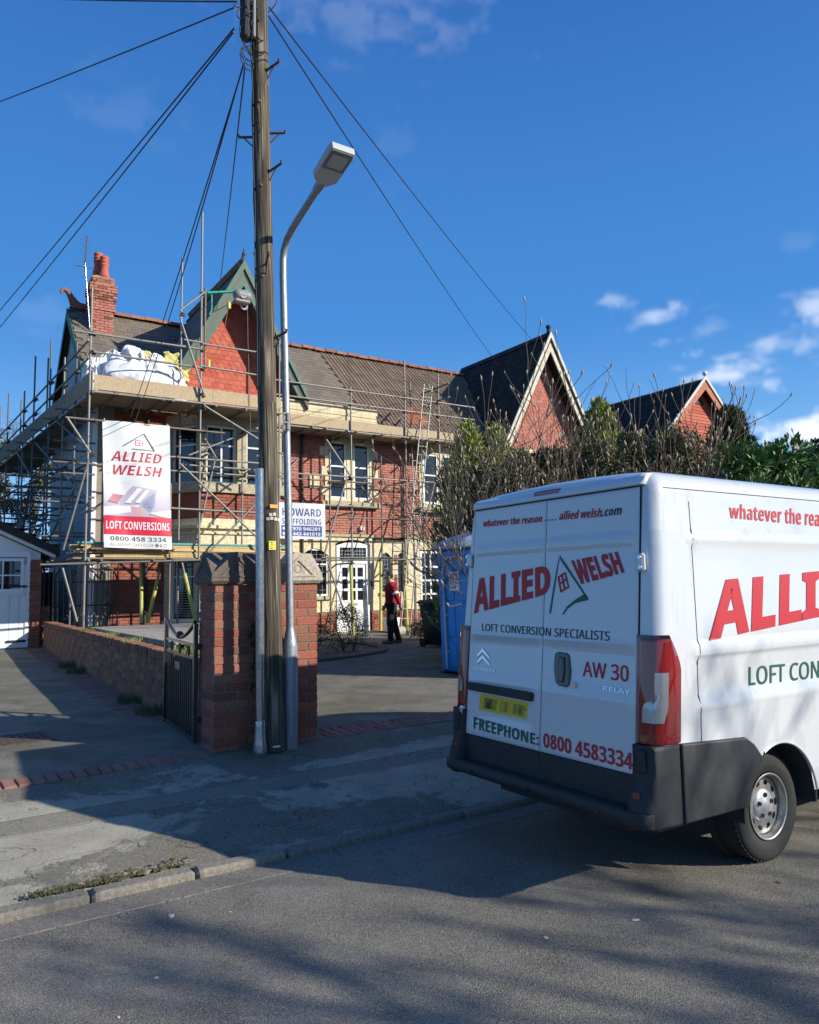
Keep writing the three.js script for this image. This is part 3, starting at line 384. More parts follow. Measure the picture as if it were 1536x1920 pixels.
{
  const B = V(3.062, 0.295, -6.845), o = thing('lamp_post', 'slim grey steel lamp post with bent arm and numbered plate', 'lamp post', B.toArray()), steel = mat(0.36, 0.39, 0.42, 0.5, { metalness: 0.55, map: rep(grain, 2) });
  const P = V(-0.052, 4.72, -0.02);
  part(o, 'base_column', new THREE.LatheGeometry([[0, -0.1], [0.073, -0.1], [0.073, 0.95], [0.068, 0.99], [0.045, 1.1], [0.039, 1.13], [0.039, 1.15]].map(p => new THREE.Vector2(...p)), 32), steel);
  part(o, 'base_door', boxes([[0.05, 0.068, 0.28, 0.88, 0.028, 0.036]]), steel);
  const bend = [[531, 520], [531, 488], [533, 468], [539, 448], [550, 426], [600, 347]].map(q => onX(q[0], q[1], B.x - 0.045).sub(B));
  part(o, 'shaft', tubeGeo([V(0, 1.14, 0), V(-0.02, 2.4, 0), ...bend], t => 0.038 - 0.004 * t, 20), steel);
  const d = bend[5].clone().sub(bend[4]).normalize(), e = bend[5].clone();
  part(o, 'collar', tubeGeo([e.clone().addScaledVector(d, -0.07), e.clone().addScaledVector(d, 0.06)], 0.043, 16), steel);
  // LED lantern: flat tapered head lying along the arm
  const yAx = d.clone(), xAx = V(1, 0, 0).sub(yAx.clone().multiplyScalar(yAx.x)).normalize(), zAx = xAx.clone().cross(yAx).normalize();
  const head = new THREE.Group(); const lm = mat(0.42, 0.43, 0.43, 0.5), out = [[-0.05, 0], [0.05, 0], [0.075, 0.03], [0.12, 0.08], [0.128, 0.40], [0.11, 0.46], [-0.11, 0.46], [-0.128, 0.40], [-0.12, 0.08], [-0.075, 0.03]];
  const turn = new THREE.Matrix4().makeBasis(xAx, yAx, zAx).setPosition(e.clone().addScaledVector(d, 0.03)); const put = g => { g.applyMatrix4(turn); return g; };
  const lan = part(o, 'lantern', put(moved(extrude(out, 0.045, 0.016), 0, 0, -0.02)), lm);
  const under = zAx.y < 0 ? 0.0415 : -0.0365, s = Math.sign(under);
  part(lan, 'lens_frame', put(box(-0.105, 0.105, 0.22, 0.44, Math.min(under, under + s * 0.006), Math.max(under, under + s * 0.006))), mat(0.16, 0.17, 0.17, 0.4));
  part(lan, 'led_lens', put(box(-0.08, 0.08, 0.25, 0.40, Math.min(under + s * 0.006, under + s * 0.01), Math.max(under + s * 0.006, under + s * 0.01))), phys(0.35, 0.37, 0.38, 0.15, { clearcoat: 1 }));
  part(lan, 'sensor', put(moved(new THREE.CylinderGeometry(0.03, 0.03, 0.05, 14), 0, 0.15, -under * 1.4, 0, Math.PI / 2)), lm);
  // column number plate
  const pd = V(EYE.x - B.x, 0, EYE.z - B.z).normalize(), pc = V(-0.03, onDepth(539, 783, 7.3).y - B.y, -0.01), plate = part(o, 'number_plate', moved(chamferBox(0.07, 0.19, 0.012, 0.003), pc.x + pd.x * 0.045, pc.y, pc.z + pd.z * 0.045, Math.atan2(pd.x, pd.z)), mat(0.40, 0.40, 0.36, 0.6));
  for (const dy of [0.048, -0.046]) part(plate, 'digit', moved(boxes([[-0.006, 0.008, -0.036, 0.036, 0, 0.003], [-0.02, -0.006, 0.018, 0.03, 0, 0.003], [-0.02, 0.02, -0.04, -0.032, 0, 0.003]]), pc.x + pd.x * 0.0515, pc.y + dy, pc.z + pd.z * 0.0515, Math.atan2(pd.x, pd.z)), M.dark);
}
// ------------------------------------------------------------------ overhead cables
function cable(label, a, b, sag, r = 0.006) { const p = []; for (let i = 0; i <= 30; i++) { const t = i / 30, q = a.clone().lerp(b, t); q.y -= sag * 4 * t * (1 - t); p.push(q); } single('overhead_cable', tubeGeo(p, r, 5), M.cable, label, 'cable', [0, 0, 0], 'cables strung from the telegraph pole'); }
{
  const pt = (px, py) => onDepth(px, py, 7.25);
  cable('thick overhead cable leaving the pole towards the far left', pt(445, 3), onDepth(-60, -8, 11), 0.02, 0.008);
  cable('overhead cable sloping gently from the pole box to the left', pt(440, 14), onDepth(-260, 285, 14), 0.05, 0.007);
  cable('upper of two overhead cables falling steeply past the chimney', pt(440, 52), onDepth(-170, 775, 26), 0.1, 0.008);
  cable('lower of two overhead cables falling steeply past the chimney', pt(438, 60), onDepth(-130, 765, 24), 0.12, 0.008);
  cable('cable dropping from the pole to the scaffold corner', pt(458, 118), onZ(236, 806, -18.2), 0.12, 0.008);
  cable('cable dropping from the pole box past the tall standard', pt(456, 122), onZ(245, 812, -18.2), 0.2, 0.008);
  cable('cable dropping from the pole to the slate valley of the gable', pt(459, 128), onZ(404, 600, -20.3), 0.1, 0.008);
  cable('upper cable from the pole to the neighbouring black gable roof', pt(505, 14), onZ(1002, 642, -19.1), 0.1, 0.008);
  cable('lower cable from the pole to the neighbouring black roof', pt(504, 30), onZ(938, 690, -19.0), 0.1, 0.008);
}

// ------------------------------------------------------------------ white panel van parked at the kerb; local x runs to its front, +z is its street side
function shapesOf(str, font, bold = 0) { const s = font.generateShapes(str, 1); return bold ? new THREE.ExtrudeGeometry(s, { depth: 0.001, bevelEnabled: true, bevelSize: bold, bevelThickness: 0.0005, bevelSegments: 1, curveSegments: 5 }) : new THREE.ExtrudeGeometry(s, { depth: 0.002, bevelEnabled: false, curveSegments: 5 }); }
function textOn(str, font, quad, lift, mapFn, bold = 0, spanStr) { // quad: BL, BR, TR, TL as [u, v]; mapFn(u, v, lift) gives the point on the panel
  const g = shapesOf(str, font, bold), p = g.attributes.position; g.computeBoundingBox(); const ref = spanStr ? shapesOf(spanStr, font, bold) : g; ref.computeBoundingBox();
  const cap = (() => { const q = shapesOf('H', font, bold); q.computeBoundingBox(); return q.boundingBox; })(), x0 = ref.boundingBox.min.x, x1 = ref.boundingBox.max.x;
  for (let i = 0; i < p.count; i++) { const s = (p.getX(i) - x0) / (x1 - x0), t = (p.getY(i) - cap.min.y) / (cap.max.y - cap.min.y), zt = p.getZ(i) > 0.0007 ? 1 : 0; const [a, b, c, d] = quad; const u = lerp(lerp(a[0], b[0], s), lerp(d[0], c[0], s), t), v = lerp(lerp(a[1], b[1], s), lerp(d[1], c[1], s), t); const w = mapFn(u, v, lift + zt * 0.0012); p.setXYZ(i, w.x, w.y, w.z); }
  g.computeVertexNormals(); return flat(g);
}
const dirtT = tex(512, 512, (i, j) => 0.86 + 0.14 * clamp(0.4 + 1.3 * fbm(i / 60, j / 26, 5, 0, 201)) - 0.10 * sstep(0.66, 0.74, fbm(i / 22, j / 9, 4, 0, 203))), dirtR = tex(256, 256, (i, j) => 0.75 + 0.5 * (fbm(i / 20, j / 20, 4, 0, 202) - 0.4), false);
{
  const W = z => z > 0.8 ? 0.8 + (z - 0.8) * 0.72 : z, O = V(3.5, 0, -3.82), van = thing('panel_van', 'white panel van with red and green lettering parked at the kerb', 'van', O.toArray());
  const paint = phys(0.60, 0.615, 0.62, 0.3, { clearcoat: 1, clearcoatRoughness: 0.05, map: dirtT, roughnessMap: dirtR }), plastic = mat(0.026, 0.028, 0.031, 0.62, { map: rep(grain, 2), bumpMap: rep(grainB, 12), bumpScale: 0.0008 }), red = phys(0.22, 0.004, 0.007, 0.06, { clearcoat: 1, ior: 1.5 }), clear = phys(0.36, 0.37, 0.38, 0.16, { clearcoat: 1, metalness: 0.5 }), chrome = mat(0.7, 0.7, 0.7, 0.15, { metalness: 1 });
  const vRed = phys(0.46, 0.004, 0.014, 0.45), vGreen = phys(0.008, 0.085, 0.055, 0.45), vDark = phys(0.012, 0.028, 0.034, 0.45);
  const lean = y => 0.09 * Math.max(0, y - 0.71);
  // side profile: base width, and pressings that start past the rear pillar
  const prof = [[0.40, 0.965], [0.55, 0.998], [0.80, 1.012], [1.04, 1.012], [1.36, 1.003], [1.46, 0.998], [2.05, 0.956], [2.12, 0.951], [2.33, 0.928]], rel = [[0.4, 0], [1.03, 0], [1.075, 0.006], [1.13, -0.014], [1.33, -0.014], [1.375, 0.010], [1.42, 0.010], [1.455, -0.006], [2.02, -0.006], [2.05, 0.008], [2.085, 0.008], [2.11, -0.006], [2.33, -0.004], [2.6, 0]];
  prof.forEach(p => p[1] = W(p[1])); const pl = (t, y) => { if (y <= t[0][0]) return t[0][1]; for (let i = 1; i < t.length; i++) if (y <= t[i][0]) return lerp(t[i - 1][1], t[i][1], (y - t[i - 1][0]) / (t[i][0] - t[i - 1][0])); return t[t.length - 1][1]; };
  const zSide = (x, y) => pl(prof, y) + pl(rel, y) * sstep(0.30, 0.36, x) * (1 - sstep(3.5, 3.6, x));
  const ysS = [...new Set([...prof.map(p => p[0]), ...rel.map(p => p[0]), 0.9, 1.2, 1.6, 1.75, 1.9, 2.2])].filter(y => y <= 2.33).sort((a, b) => a - b);
  const topAt = x => x < 3.75 ? 2.52 : x < 4.62 ? lerp(2.50, 1.36, Math.pow((x - 3.75) / 0.87, 1.15)) : lerp(1.36, 0.98, Math.pow((x - 4.62) / 0.78, 1.3));
  const half = x => { const l = ysS.map(y => [zSide(x, y), y]); for (const a of [12, 28, 45, 62, 78, 90]) l.push([0.785 + 0.107 * Math.cos(a * Math.PI / 180), 2.35 + 0.135 * Math.sin(a * Math.PI / 180)]); l.push([0.62, 2.502], [0.35, 2.514], [0.0, 2.52]); return l; };
  const xs = [0, 0.012, 0.035, 0.07, 0.12, 0.2, 0.28, 0.30, 0.32, 0.34, 0.36, 0.5, 0.7, 0.9, 1.1, 1.3, 1.5, 1.8, 2.2, 2.6, 3.0, 3.4, 3.5, 3.55, 3.6, 3.75, 3.95, 4.15, 4.35, 4.5, 4.62, 4.8, 5.0, 5.2, 5.32, 5.38, 5.40], rings = xs.map(x => {
    const h = half(x), inset = x < 0.07 ? 0.055 * Math.pow(1 - x / 0.07, 2) : x > 5.1 ? 0.22 * Math.pow((x - 5.1) / 0.3, 2) : 0, tp = topAt(x), yBot = x < 1.0 ? 0.465 : 0.37, nose = x > 3.7 ? sstep(3.7, 4.6, x) : 0;
    const r = h.map(([z, y]) => { let Y = Math.max(y, yBot); if (y > 0.9) Y = 0.9 + (y - 0.9) * (tp - 0.9) / (2.52 - 0.9); let Z = Math.max(0, z - inset - nose * 0.06); if (y > 2.33 && x < 0.12) Y -= 0.05 * Math.pow(1 - x / 0.12, 2); return V(x + lean(y) * (1 - sstep(0, 1.0, x)), Y, Z); });
    const full = [V(x, yBot - 0.01, -0.85), V(x, yBot - 0.01, 0.85), ...r, ...r.slice(0, -1).reverse().map(q => V(q.x, q.y, -q.z))]; return full.map(q => q);
  });
  let body = loft(rings.map(r => r.slice().reverse()), true, true);
  body = body.toNonIndexed(); body.deleteAttribute('normal'); body.computeVertexNormals();
  const WX = 1.195, FX = 4.64, R = 0.345;
  { const idx = loft(rings.map(r => r.slice().reverse()), true, true); let A = new Brush(idx, paint); A.updateMatrixWorld(); const ev = new Evaluator(); ev.attributes = ['position', 'normal', 'uv'];
    for (const x of [WX, FX]) for (const s of [1, -1]) { const c = new THREE.CylinderGeometry(0.40, 0.40, 0.36, 40); c.rotateX(Math.PI / 2); const b = new Brush(c, paint); b.position.set(x, R + 0.02, s * 0.85); b.updateMatrixWorld(); A = ev.evaluate(A, b, SUBTRACTION); }
    body = A.geometry; }
  body = body.index ? body.toNonIndexed() : body; body = creased(body, 0.6);
  part(van, 'body', body, paint);
  function creased(g, ang) { // smooth normals except over sharp edges
    const p = g.attributes.position, n = p.count, fn = [], map = new Map(); const key = i => `${Math.round(p.getX(i) * 2000)},${Math.round(p.getY(i) * 2000)},${Math.round(p.getZ(i) * 2000)}`;
    for (let i = 0; i < n; i += 3) { const a = V(p.getX(i), p.getY(i), p.getZ(i)), b = V(p.getX(i + 1), p.getY(i + 1), p.getZ(i + 1)), c = V(p.getX(i + 2), p.getY(i + 2), p.getZ(i + 2)); const q = b.sub(a).cross(c.sub(a)); fn.push(q); for (let k = 0; k < 3; k++) { const s = key(i + k); if (!map.has(s)) map.set(s, []); map.get(s).push(i / 3); } }
    const out = new Float32Array(n * 3), cosA = Math.cos(ang); for (let i = 0; i < n; i++) { const f = fn[Math.floor(i / 3)].clone().normalize(), s = V(0, 0, 0); for (const t of map.get(key(i))) { const q = fn[t], l = q.length(); if (l > 1e-12 && q.dot(f) / l > cosA) s.add(q); } s.normalize(); out.set([s.x, s.y, s.z], i * 3); }
    g.setAttribute('normal', new THREE.BufferAttribute(out, 3)); return g;
  }
  const linerM = mat(0.026, 0.028, 0.031, 0.8, { side: THREE.DoubleSide });
  // wheel wells
  for (const x of [WX, FX]) for (const s of [1, -1]) part(van, 'wheel_well', moved(new THREE.CylinderGeometry(0.398, 0.398, 0.02, 32), x, R + 0.02, s * 0.665, 0, Math.PI / 2), plastic);
  for (const x of [WX, FX]) for (const s of [1, -1]) { const g = new THREE.CylinderGeometry(0.397, 0.397, 0.262, 40, 1, true, Math.PI / 2 - 0.1, Math.PI + 0.2); g.rotateX(Math.PI / 2); const p = g.attributes.position; part(van, 'arch_liner', moved(g, x, R + 0.02, s * 0.803, 0, 0, 0), linerM); }
  // rear plane helpers: local y, z on the leaning door plane
  const nR = V(1, -0.09, 0), cR = 3.5 - 0.09 * 0.71;
  const rearYZ = (px, py) => { const q = onPlane(px, py, nR, cR).sub(O); return [q.z, q.y]; };
  // two rear doors: relief panels
  const dRel = y => { const t = [[0.70, 0], [1.02, 0.0], [1.10, 0.004], [1.20, -0.010], [1.39, -0.012], [1.44, 0.004], [1.47, 0.0], [2.02, -0.002], [2.05, 0.006], [2.09, 0.006], [2.12, -0.003], [2.34, -0.001], [2.39, 0]]; return pl(t, y); };
  const edgeIn = (y, z, s) => { const d = Math.min(y - 0.705, 2.385 - y, s > 0 ? 0.80 - z : z + 0.80, Math.abs(z) - 0.003); return d < 0.012 ? 0.012 * (1 - Math.max(0, d) / 0.012) ** 2 : 0; };
  function door(s) {
    const ys = [...new Set([0.705, 0.709, 0.717, ...range(0.74, 2.36, 44), 1.02, 1.10, 1.20, 1.39, 1.44, 1.47, 2.02, 2.05, 2.09, 2.12, 2.373, 2.381, 2.385])].sort((a, b) => a - b), zs = [0.003, 0.007, 0.015, 0.05, 0.15, 0.3, 0.45, 0.6, 0.74, 0.77, 0.788, 0.796, 0.80], p = [], idx = [], n = zs.length;
    for (const y of ys) for (const zz of zs) { const z = s * zz, ramp = sstep(0.795, 0.74, zz) * sstep(0.003, 0.03, zz), rec = s < 0 && y > 0.80 && y < 1.11 && zz > 0.09 && zz < 0.70 ? 0.010 * sstep(0.80, 0.83, y) * sstep(1.11, 1.09, y) * sstep(0.09, 0.12, zz) * sstep(0.70, 0.67, zz) : 0; p.push(lean(y) - 0.016 + edgeIn(y, z, s) - dRel(y) * ramp + rec, y, z); }
    for (let j = 0; j + 1 < ys.length; j++) for (let i = 0; i + 1 < n; i++) { const a = j * n + i, b = a + 1, c = a + n, d = c + 1; s > 0 ? idx.push(a, b, c, c, b, d) : idx.push(a, c, b, c, d, b); }
    const g = new THREE.BufferGeometry(); g.setAttribute('position', new THREE.Float32BufferAttribute(p, 3)); g.setAttribute('uv', new THREE.Float32BufferAttribute(new Float32Array(p.length / 3 * 2), 2)); g.setIndex(idx); g.computeVertexNormals(); return g;
  }
  const dl = part(van, 'rear_door', door(-1), paint), dr = part(van, 'rear_door', door(1), paint);
  part(van, 'door_gap', boxes([[-0.004, 0.0, 0.70, 0.71, -0.8, 0.8]]), M.dark);
  part(van, 'door_seal', polyGeo([[[lean(0.7) - 0.002, 0.69, -0.812], [lean(0.7) - 0.002, 0.69, 0.812], [lean(2.4) - 0.002, 2.397, 0.812], [lean(2.4) - 0.002, 2.397, -0.812]].reverse()]), M.dark);
  // lettering on the doors
  const onDoor = (u, v, l) => V(lean(v) - 0.016 - dRel(v) - l, v, u), Z1 = (x, y) => rearYZ(880 + x * 0.2344, 900 + y * 0.2344), Z2 = (x, y) => rearYZ(840 + x * 0.2539, 1150 + y * 0.2539);
  const zig = (BL, BR, TR, TL) => [BL, BR, TR, TL];
  const flip = g => g; // the doors are read from behind the van: u grows with +z, which is to the right there
  const lett = (parent, str, font, quad, m, lift = 0.003, bold = 0) => part(parent, 'lettering', flip(textOn(str, font, quad, lift, onDoor, bold)), m);
  lett(dl, 'ALLIED', FONT, zig(Z1(52, 1068), Z1(664, 905), Z1(660, 678), Z1(58, 795)), vRed, 0.003, 0.035);
  lett(dr, 'WELSH', FONT, zig(Z1(893, 838), Z1(1257, 738), Z1(1200, 572), Z1(828, 645)), vRed, 0.003, 0.035);
  lett(dr, 'LOFT CONVERSION SPECIALISTS', FONTR, zig(Z1(118, 1203), Z1(1138, 1285), Z1(1140, 1212), Z1(118, 1147)), vDark);
  const ital = (q, k) => { const [a, b, c, d] = q, w = k; return [a, b, [c[0] + w, c[1]], [d[0] + w, d[1]]]; };
  lett(dl, 'whatever the reason', FONT, ital(zig(Z1(122, 375), Z1(592, 336), Z1(592, 282), Z1(122, 325)), 0.012), vRed);
  lett(dr, '. . . .', FONT, zig(Z1(622, 330), Z1(708, 322), Z1(708, 262), Z1(622, 272)), vDark);
  lett(dr, 'allied welsh', FONT, ital(zig(Z1(732, 320), Z1(1068, 294), Z1(1068, 228), Z1(732, 258)), 0.014), vRed);
  lett(dr, '.com', FONT, ital(zig(Z1(1074, 293), Z1(1226, 276), Z1(1226, 208), Z1(1074, 226)), 0.014), vDark);
  lett(dr, 'AW 30', FONTR, zig(Z2(1002, 462), Z2(1340, 505), Z2(1340, 388), Z2(1002, 352)), vRed, 0.003, 0.012);
  lett(dl, 'FREEPHONE:', FONT, zig(Z2(205, 848), Z2(686, 974), Z2(686, 893), Z2(205, 762)), vGreen);
  lett(dr, '0800 4583334', FONT, zig(Z2(720, 983), Z2(1380, 1153), Z2(1380, 1031), Z2(720, 880)), vRed);
  lett(dr, 'RELAY', FONT, zig(Z2(1158, 568), Z2(1360, 600), Z2(1360, 562), Z2(1158, 534)), chrome, 0.003);
  lett(dl, 'CITRO\u00cbN', FONT, zig(Z2(205, 417), Z2(355, 434), Z2(355, 412), Z2(205, 396)), chrome, 0.003);
  // roof and window emblem between the words; chevron badge
  const strokePoly = (parent, name, pts, m, lift = 0.003) => { const q = pts.map(p => Z1(...p)); const s = new THREE.Shape(q.map(p => new THREE.Vector2(p[0], p[1]))), g = new THREE.ExtrudeGeometry(s, { depth: 0.0015, bevelEnabled: false }), pp = g.attributes.position; for (let i = 0; i < pp.count; i++) { const w = onDoor(pp.getX(i), pp.getY(i), lift + pp.getZ(i)); pp.setXYZ(i, w.x, w.y, w.z); } g.computeVertexNormals(); return part(parent, name, flat(g), m); };
  strokePoly(dr, 'roof_emblem', [[738, 602], [668, 1064], [656, 1066], [690, 850], [728, 640]], vGreen); strokePoly(dr, 'roof_emblem', [[738, 602], [800, 690], [966, 945], [962, 958], [930, 912], [745, 640]], vGreen); strokePoly(dr, 'roof_emblem', [[966, 950], [958, 960], [860, 985], [800, 1030], [768, 1078], [762, 1070], [795, 1015], [860, 960], [935, 912]], vGreen);
  for (const q of [[[722, 775], [782, 735], [785, 746], [727, 786]], [[734, 828], [798, 780], [802, 791], [738, 838]], [[742, 888], [812, 845], [815, 858], [745, 900]], [[722, 775], [734, 775], [756, 898], [744, 900]], [[748, 756], [760, 750], [786, 872], [774, 880]], [[774, 740], [784, 735], [815, 856], [806, 862]]]) strokePoly(dr, 'window_emblem', q, vRed);
  for (const dy of [0, 49]) { const q = [[226, 306 + dy], [265, 258 + dy], [314, 320 + dy], [314, 334 + dy], [265, 282 + dy], [228, 320 + dy]].map(p => Z2(...p)); const g = new THREE.ExtrudeGeometry(new THREE.Shape(q.map(p => new THREE.Vector2(p[0], p[1]))), { depth: 0.006, bevelEnabled: true, bevelSize: 0.002, bevelThickness: 0.002, bevelSegments: 2 }), pp = g.attributes.position; for (let i = 0; i < pp.count; i++) { const w = onDoor(pp.getX(i), pp.getY(i), pp.getZ(i)); pp.setXYZ(i, w.x, w.y, w.z); } g.computeVertexNormals(); part(dl, 'chevron_badge', flat(g), chrome); }
  // furniture of the doors
  const slab = (name, parent, pts, depth, m, bev = 0.004, base = 0) => { const q = pts.map(p => Z2(...p)); const g = new THREE.ExtrudeGeometry(new THREE.Shape(q.map(p => new THREE.Vector2(p[0], p[1]))), { depth, bevelEnabled: bev > 0, bevelSize: bev, bevelThickness: bev, bevelOffset: -bev, bevelSegments: 2 }), pp = g.attributes.position; for (let i = 0; i < pp.count; i++) { const w = onDoor(pp.getX(i), pp.getY(i), pp.getZ(i) + base); pp.setXYZ(i, w.x, w.y, w.z); } const gg = flat(g); gg.computeVertexNormals(); return part(parent, name, gg, m); };
  const gloss = phys(0.008, 0.008, 0.009, 0.2, { clearcoat: 0.6 });
  const hd = slab('handle_recess', dr, [[800, 295], [825, 283], [885, 292], [903, 312], [916, 420], [908, 530], [890, 545], [830, 530], [808, 505], [793, 400]], 0.006, gloss);
  slab('pull', hd, [[838, 318], [872, 322], [880, 420], [868, 508], [838, 500], [826, 410]], 0.016, gloss, 0.006);
  { const c = Z2(950, 530), w = onDoor(c[0], c[1], 0); part(dr, 'lock', moved(new THREE.CylinderGeometry(0.017, 0.019, 0.02, 20), w.x - 0.006, w.y, w.z, 0, 0, Math.PI / 2), chrome); }
  slab('plate_handle', dl, [[172, 510], [180, 503], [640, 583], [650, 592], [645, 640], [636, 648], [178, 562], [172, 552]], 0.022, plastic, 0.005, -0.008);
  const npT = canvasTex(256, 64, (c, w, h) => { c.fillStyle = '#d8b70f'; c.fillRect(0, 0, w, h); const k = [[3, '#6a5a14'], [4, '#33290e'], [5, '#3a300f'], [6, '#7d6a16'], [7, '#8f7a1a'], [9, '#b89e18'], [10, '#a68d1e'], [11, '#8a7428'], [12, '#c3a51c'], [14, '#8d7726'], [15, '#a38a24'], [16, '#5f5018'], [17, '#9c8433']]; for (const [x, col] of k) for (let y = 0; y < 3; y++) { c.globalAlpha = 0.55 + 0.45 * hash(x, y, 3); c.fillStyle = col; c.fillRect(24 + (x - 3) * 14.5, 12 + y * 14, 15, 14); } c.globalAlpha = 1; });
  { const c = [[233, 708], [588, 782], [604, 662], [250, 592]].map(p => Z2(...p)), f = l => c.map(q => { const w = onDoor(q[0], q[1], l); return [w.x, w.y, w.z]; }), a = f(-0.018), b = f(-0.006); const g = polyGeo([b, [a[0], a[1], b[1], b[0]], [a[1], a[2], b[2], b[1]], [a[2], a[3], b[3], b[2]], [a[3], a[0], b[0], b[3]]]); const uv = g.attributes.uv; for (let i = 0; i < 6; i++) { const k = [0, 1, 2, 0, 2, 3][i]; uv.setXY(i, [0, 1, 1, 0][k], [0, 0, 1, 1][k]); } for (let i = 6; i < uv.count; i++) uv.setXY(i, 0.02, 0.02); const np = part(dl, 'number_plate', g, mat(1, 1, 1, 0.4, { map: npT })); for (const q of [[252, 645], [578, 712]]) { const z = Z2(...q), w = onDoor(z[0], z[1], -0.004); part(np, 'screw', moved(new THREE.SphereGeometry(0.006, 8, 6), w.x, w.y, w.z), mat(0.4, 0.32, 0.05, 0.4)); } }
  // black lower door panels, bumper with tread step, corner pieces
  part(van, 'lower_door_panel', polyGeo([[[-0.012, 0.5, -0.8], [-0.012, 0.5, -0.004], [-0.012, 0.702, -0.004], [-0.012, 0.702, -0.8]].reverse()]), plastic); part(van, 'lower_door_panel', polyGeo([[[-0.012, 0.5, 0.004], [-0.012, 0.5, 0.8], [-0.012, 0.702, 0.8], [-0.012, 0.702, 0.004]].reverse()]), plastic);
  const bump = [[0.02, 0.435], [-0.085, 0.44], [-0.11, 0.455], [-0.118, 0.48], [-0.112, 0.517], [-0.095, 0.526], [0.02, 0.528]];
  const bRings = [-0.945, -0.93, -0.895, 0.895, 0.93, 0.945].map(z => { const k = Math.abs(z) > 0.94 ? 0.55 : Math.abs(z) > 0.91 ? 0.85 : 1; return bump.map(([x, y]) => V(x < 0 ? x * k : x, y, z)); });
  const bp = part(van, 'bumper', loft(bRings.reverse(), true, true), plastic);
  for (let k = 0; k < 7; k++) part(bp, 'tread_rib', box(-0.09 + k * 0.012, -0.085 + k * 0.012, 0.526, 0.5315, -0.78, 0.78), plastic);
  for (const z of [-0.6, 0, 0.6]) part(bp, 'parking_sensor', moved(new THREE.CylinderGeometry(0.012, 0.012, 0.012, 12), -0.117, 0.478, z, 0, 0, Math.PI / 2), gloss);
  for (const s of [-1, 1]) { // upright bumper ends below the lights
    const out = [[-0.09, 0.80], [-0.094, 0.865], [-0.072, 0.92], [-0.025, 0.955], [0.177, 0.966], [0.177, 0.86], [0.05, 0.80]];
    const lv = [[0.432, 0.95], [0.455, 1], [0.56, 1], [0.66, 1], [0.80, 1], [0.86, 0.98], [0.885, 0.9]].map(([y, k]) => out.map(([x, z]) => V(x < 0 ? x * k * (y > 0.6 ? lerp(1, 0.3, sstep(0.48, 0.74, y)) : 1) : x, y, s * z)));
    const c = part(van, 'bumper_corner', loft(s > 0 ? lv : lv.map(r => r.slice().reverse()), true, true), plastic);
    part(c, 'reflector', moved(chamferBox(0.01, 0.06, 0.05, 0.004), -0.068, 0.60, s * 0.85), phys(0.25, 0.01, 0.012, 0.15, { clearcoat: 1 }));
    part(c, 'hinge_stop', moved(chamferBox(0.03, 0.13, 0.06, 0.01), -0.036, 0.80, s * 0.868), plastic);
    // side cladding from the bumper to the wheel arch
    const arc = []; for (let a = 124; a <= 166; a += 6) arc.push([WX + 0.405 * Math.cos(a * Math.PI / 180), R + 0.02 + 0.405 * Math.sin(a * Math.PI / 180)]);
    const sh = [[0.184, 0.445], [0.184, 0.885], [0.80, 0.848], [0.88, 0.80], ...arc, [0.785, 0.44]]; const g = extrude(sh, 0.05, 0.01); if (s < 0) g.scale(1, 1, -1); moved(g, 0, 0, s * 0.922); const gg = flat(g); if (s < 0) gg.attributes.position.array.length; gg.computeVertexNormals(); part(van, 'side_cladding', gg, plastic);
    { const sc = []; for (let k = 0; k < 34; k++) { const x = rr(0.26, 0.68), y = 0.47 + 0.06 * rnd() * (1 - (x - 0.26)), l = rr(0.006, 0.035); sc.push(moved(chamferBox(l, rr(0.0015, 0.004), 0.001, 0.0003), x, y, s * 0.9727, 0, 0, rr(-0.5, 0.7))); } part(van, 'scuff_marks', merge(sc), mat(0.5, 0.5, 0.48, 0.8), 'stuff'); }
    // wheel arch lips
    const lip = []; for (let a = 8; a <= 116; a += 6) lip.push(V(WX + 0.402 * Math.cos(a * Math.PI / 180), R + 0.02 + 0.402 * Math.sin(a * Math.PI / 180), s * (zSide(1.2, 0.7) + 0.002))); part(van, 'arch_lip', tubeGeo(lip, 0.009, 6), paint);
    part(van, 'mud_flap', moved(chamferBox(0.02, 0.32, 0.16, 0.006), WX + 0.44, 0.48, s * 0.84), plastic);
    part(van, 'sill_step', moved(chamferBox(0.9, 0.16, 0.03, 0.008), 2.35, 0.56, s * 0.947), plastic);
    // tail lamp wraps the corner
    const u = [[-0.012, 0.805], [-0.018, 0.865], [-0.008, 0.918], [0.028, 0.948]], outl = y => { const xo = y < 1.30 ? 0.172 : lerp(0.172, 0.065, Math.pow((y - 1.30) / 0.20, 1.4)); return [...u, [Math.min(0.07, xo * 0.9), 0.962], [xo, 0.965]]; };
    const at = (t, y, l) => { const o = outl(y), k = clamp(t) * (o.length - 1), i = Math.min(o.length - 2, Math.floor(k)), f = k - i, q = [lerp(o[i][0], o[i + 1][0], f), lerp(o[i][1], o[i + 1][1], f)]; const d = [o[i + 1][0] - o[i][0], o[i + 1][1] - o[i][1]], L = Math.hypot(...d); return V(q[0] - d[1] / L * l + lean(y), y, s * (q[1] + d[0] / L * l)); };
    const yl = [0.888, 0.895, 0.95, 1.05, 1.15, 1.25, 1.30, 1.34, 1.38, 1.42, 1.46, 1.485, 1.495];
    const ringsL = yl.map((y, k) => { const e = k === 0 || k === yl.length - 1 ? -0.006 : 0.004, o = []; for (let t = 0; t <= 1.0001; t += 0.1) o.push(at(t, y, e)); const xo = outl(y)[5][0]; o.push(V(xo + lean(y), y, s * 0.89), V(0.05 + lean(y), y, s * 0.805)); return o; });
    const tl = part(van, 'tail_light', loft(s > 0 ? ringsL : ringsL.map(r => r.slice().reverse()), true, true), red);
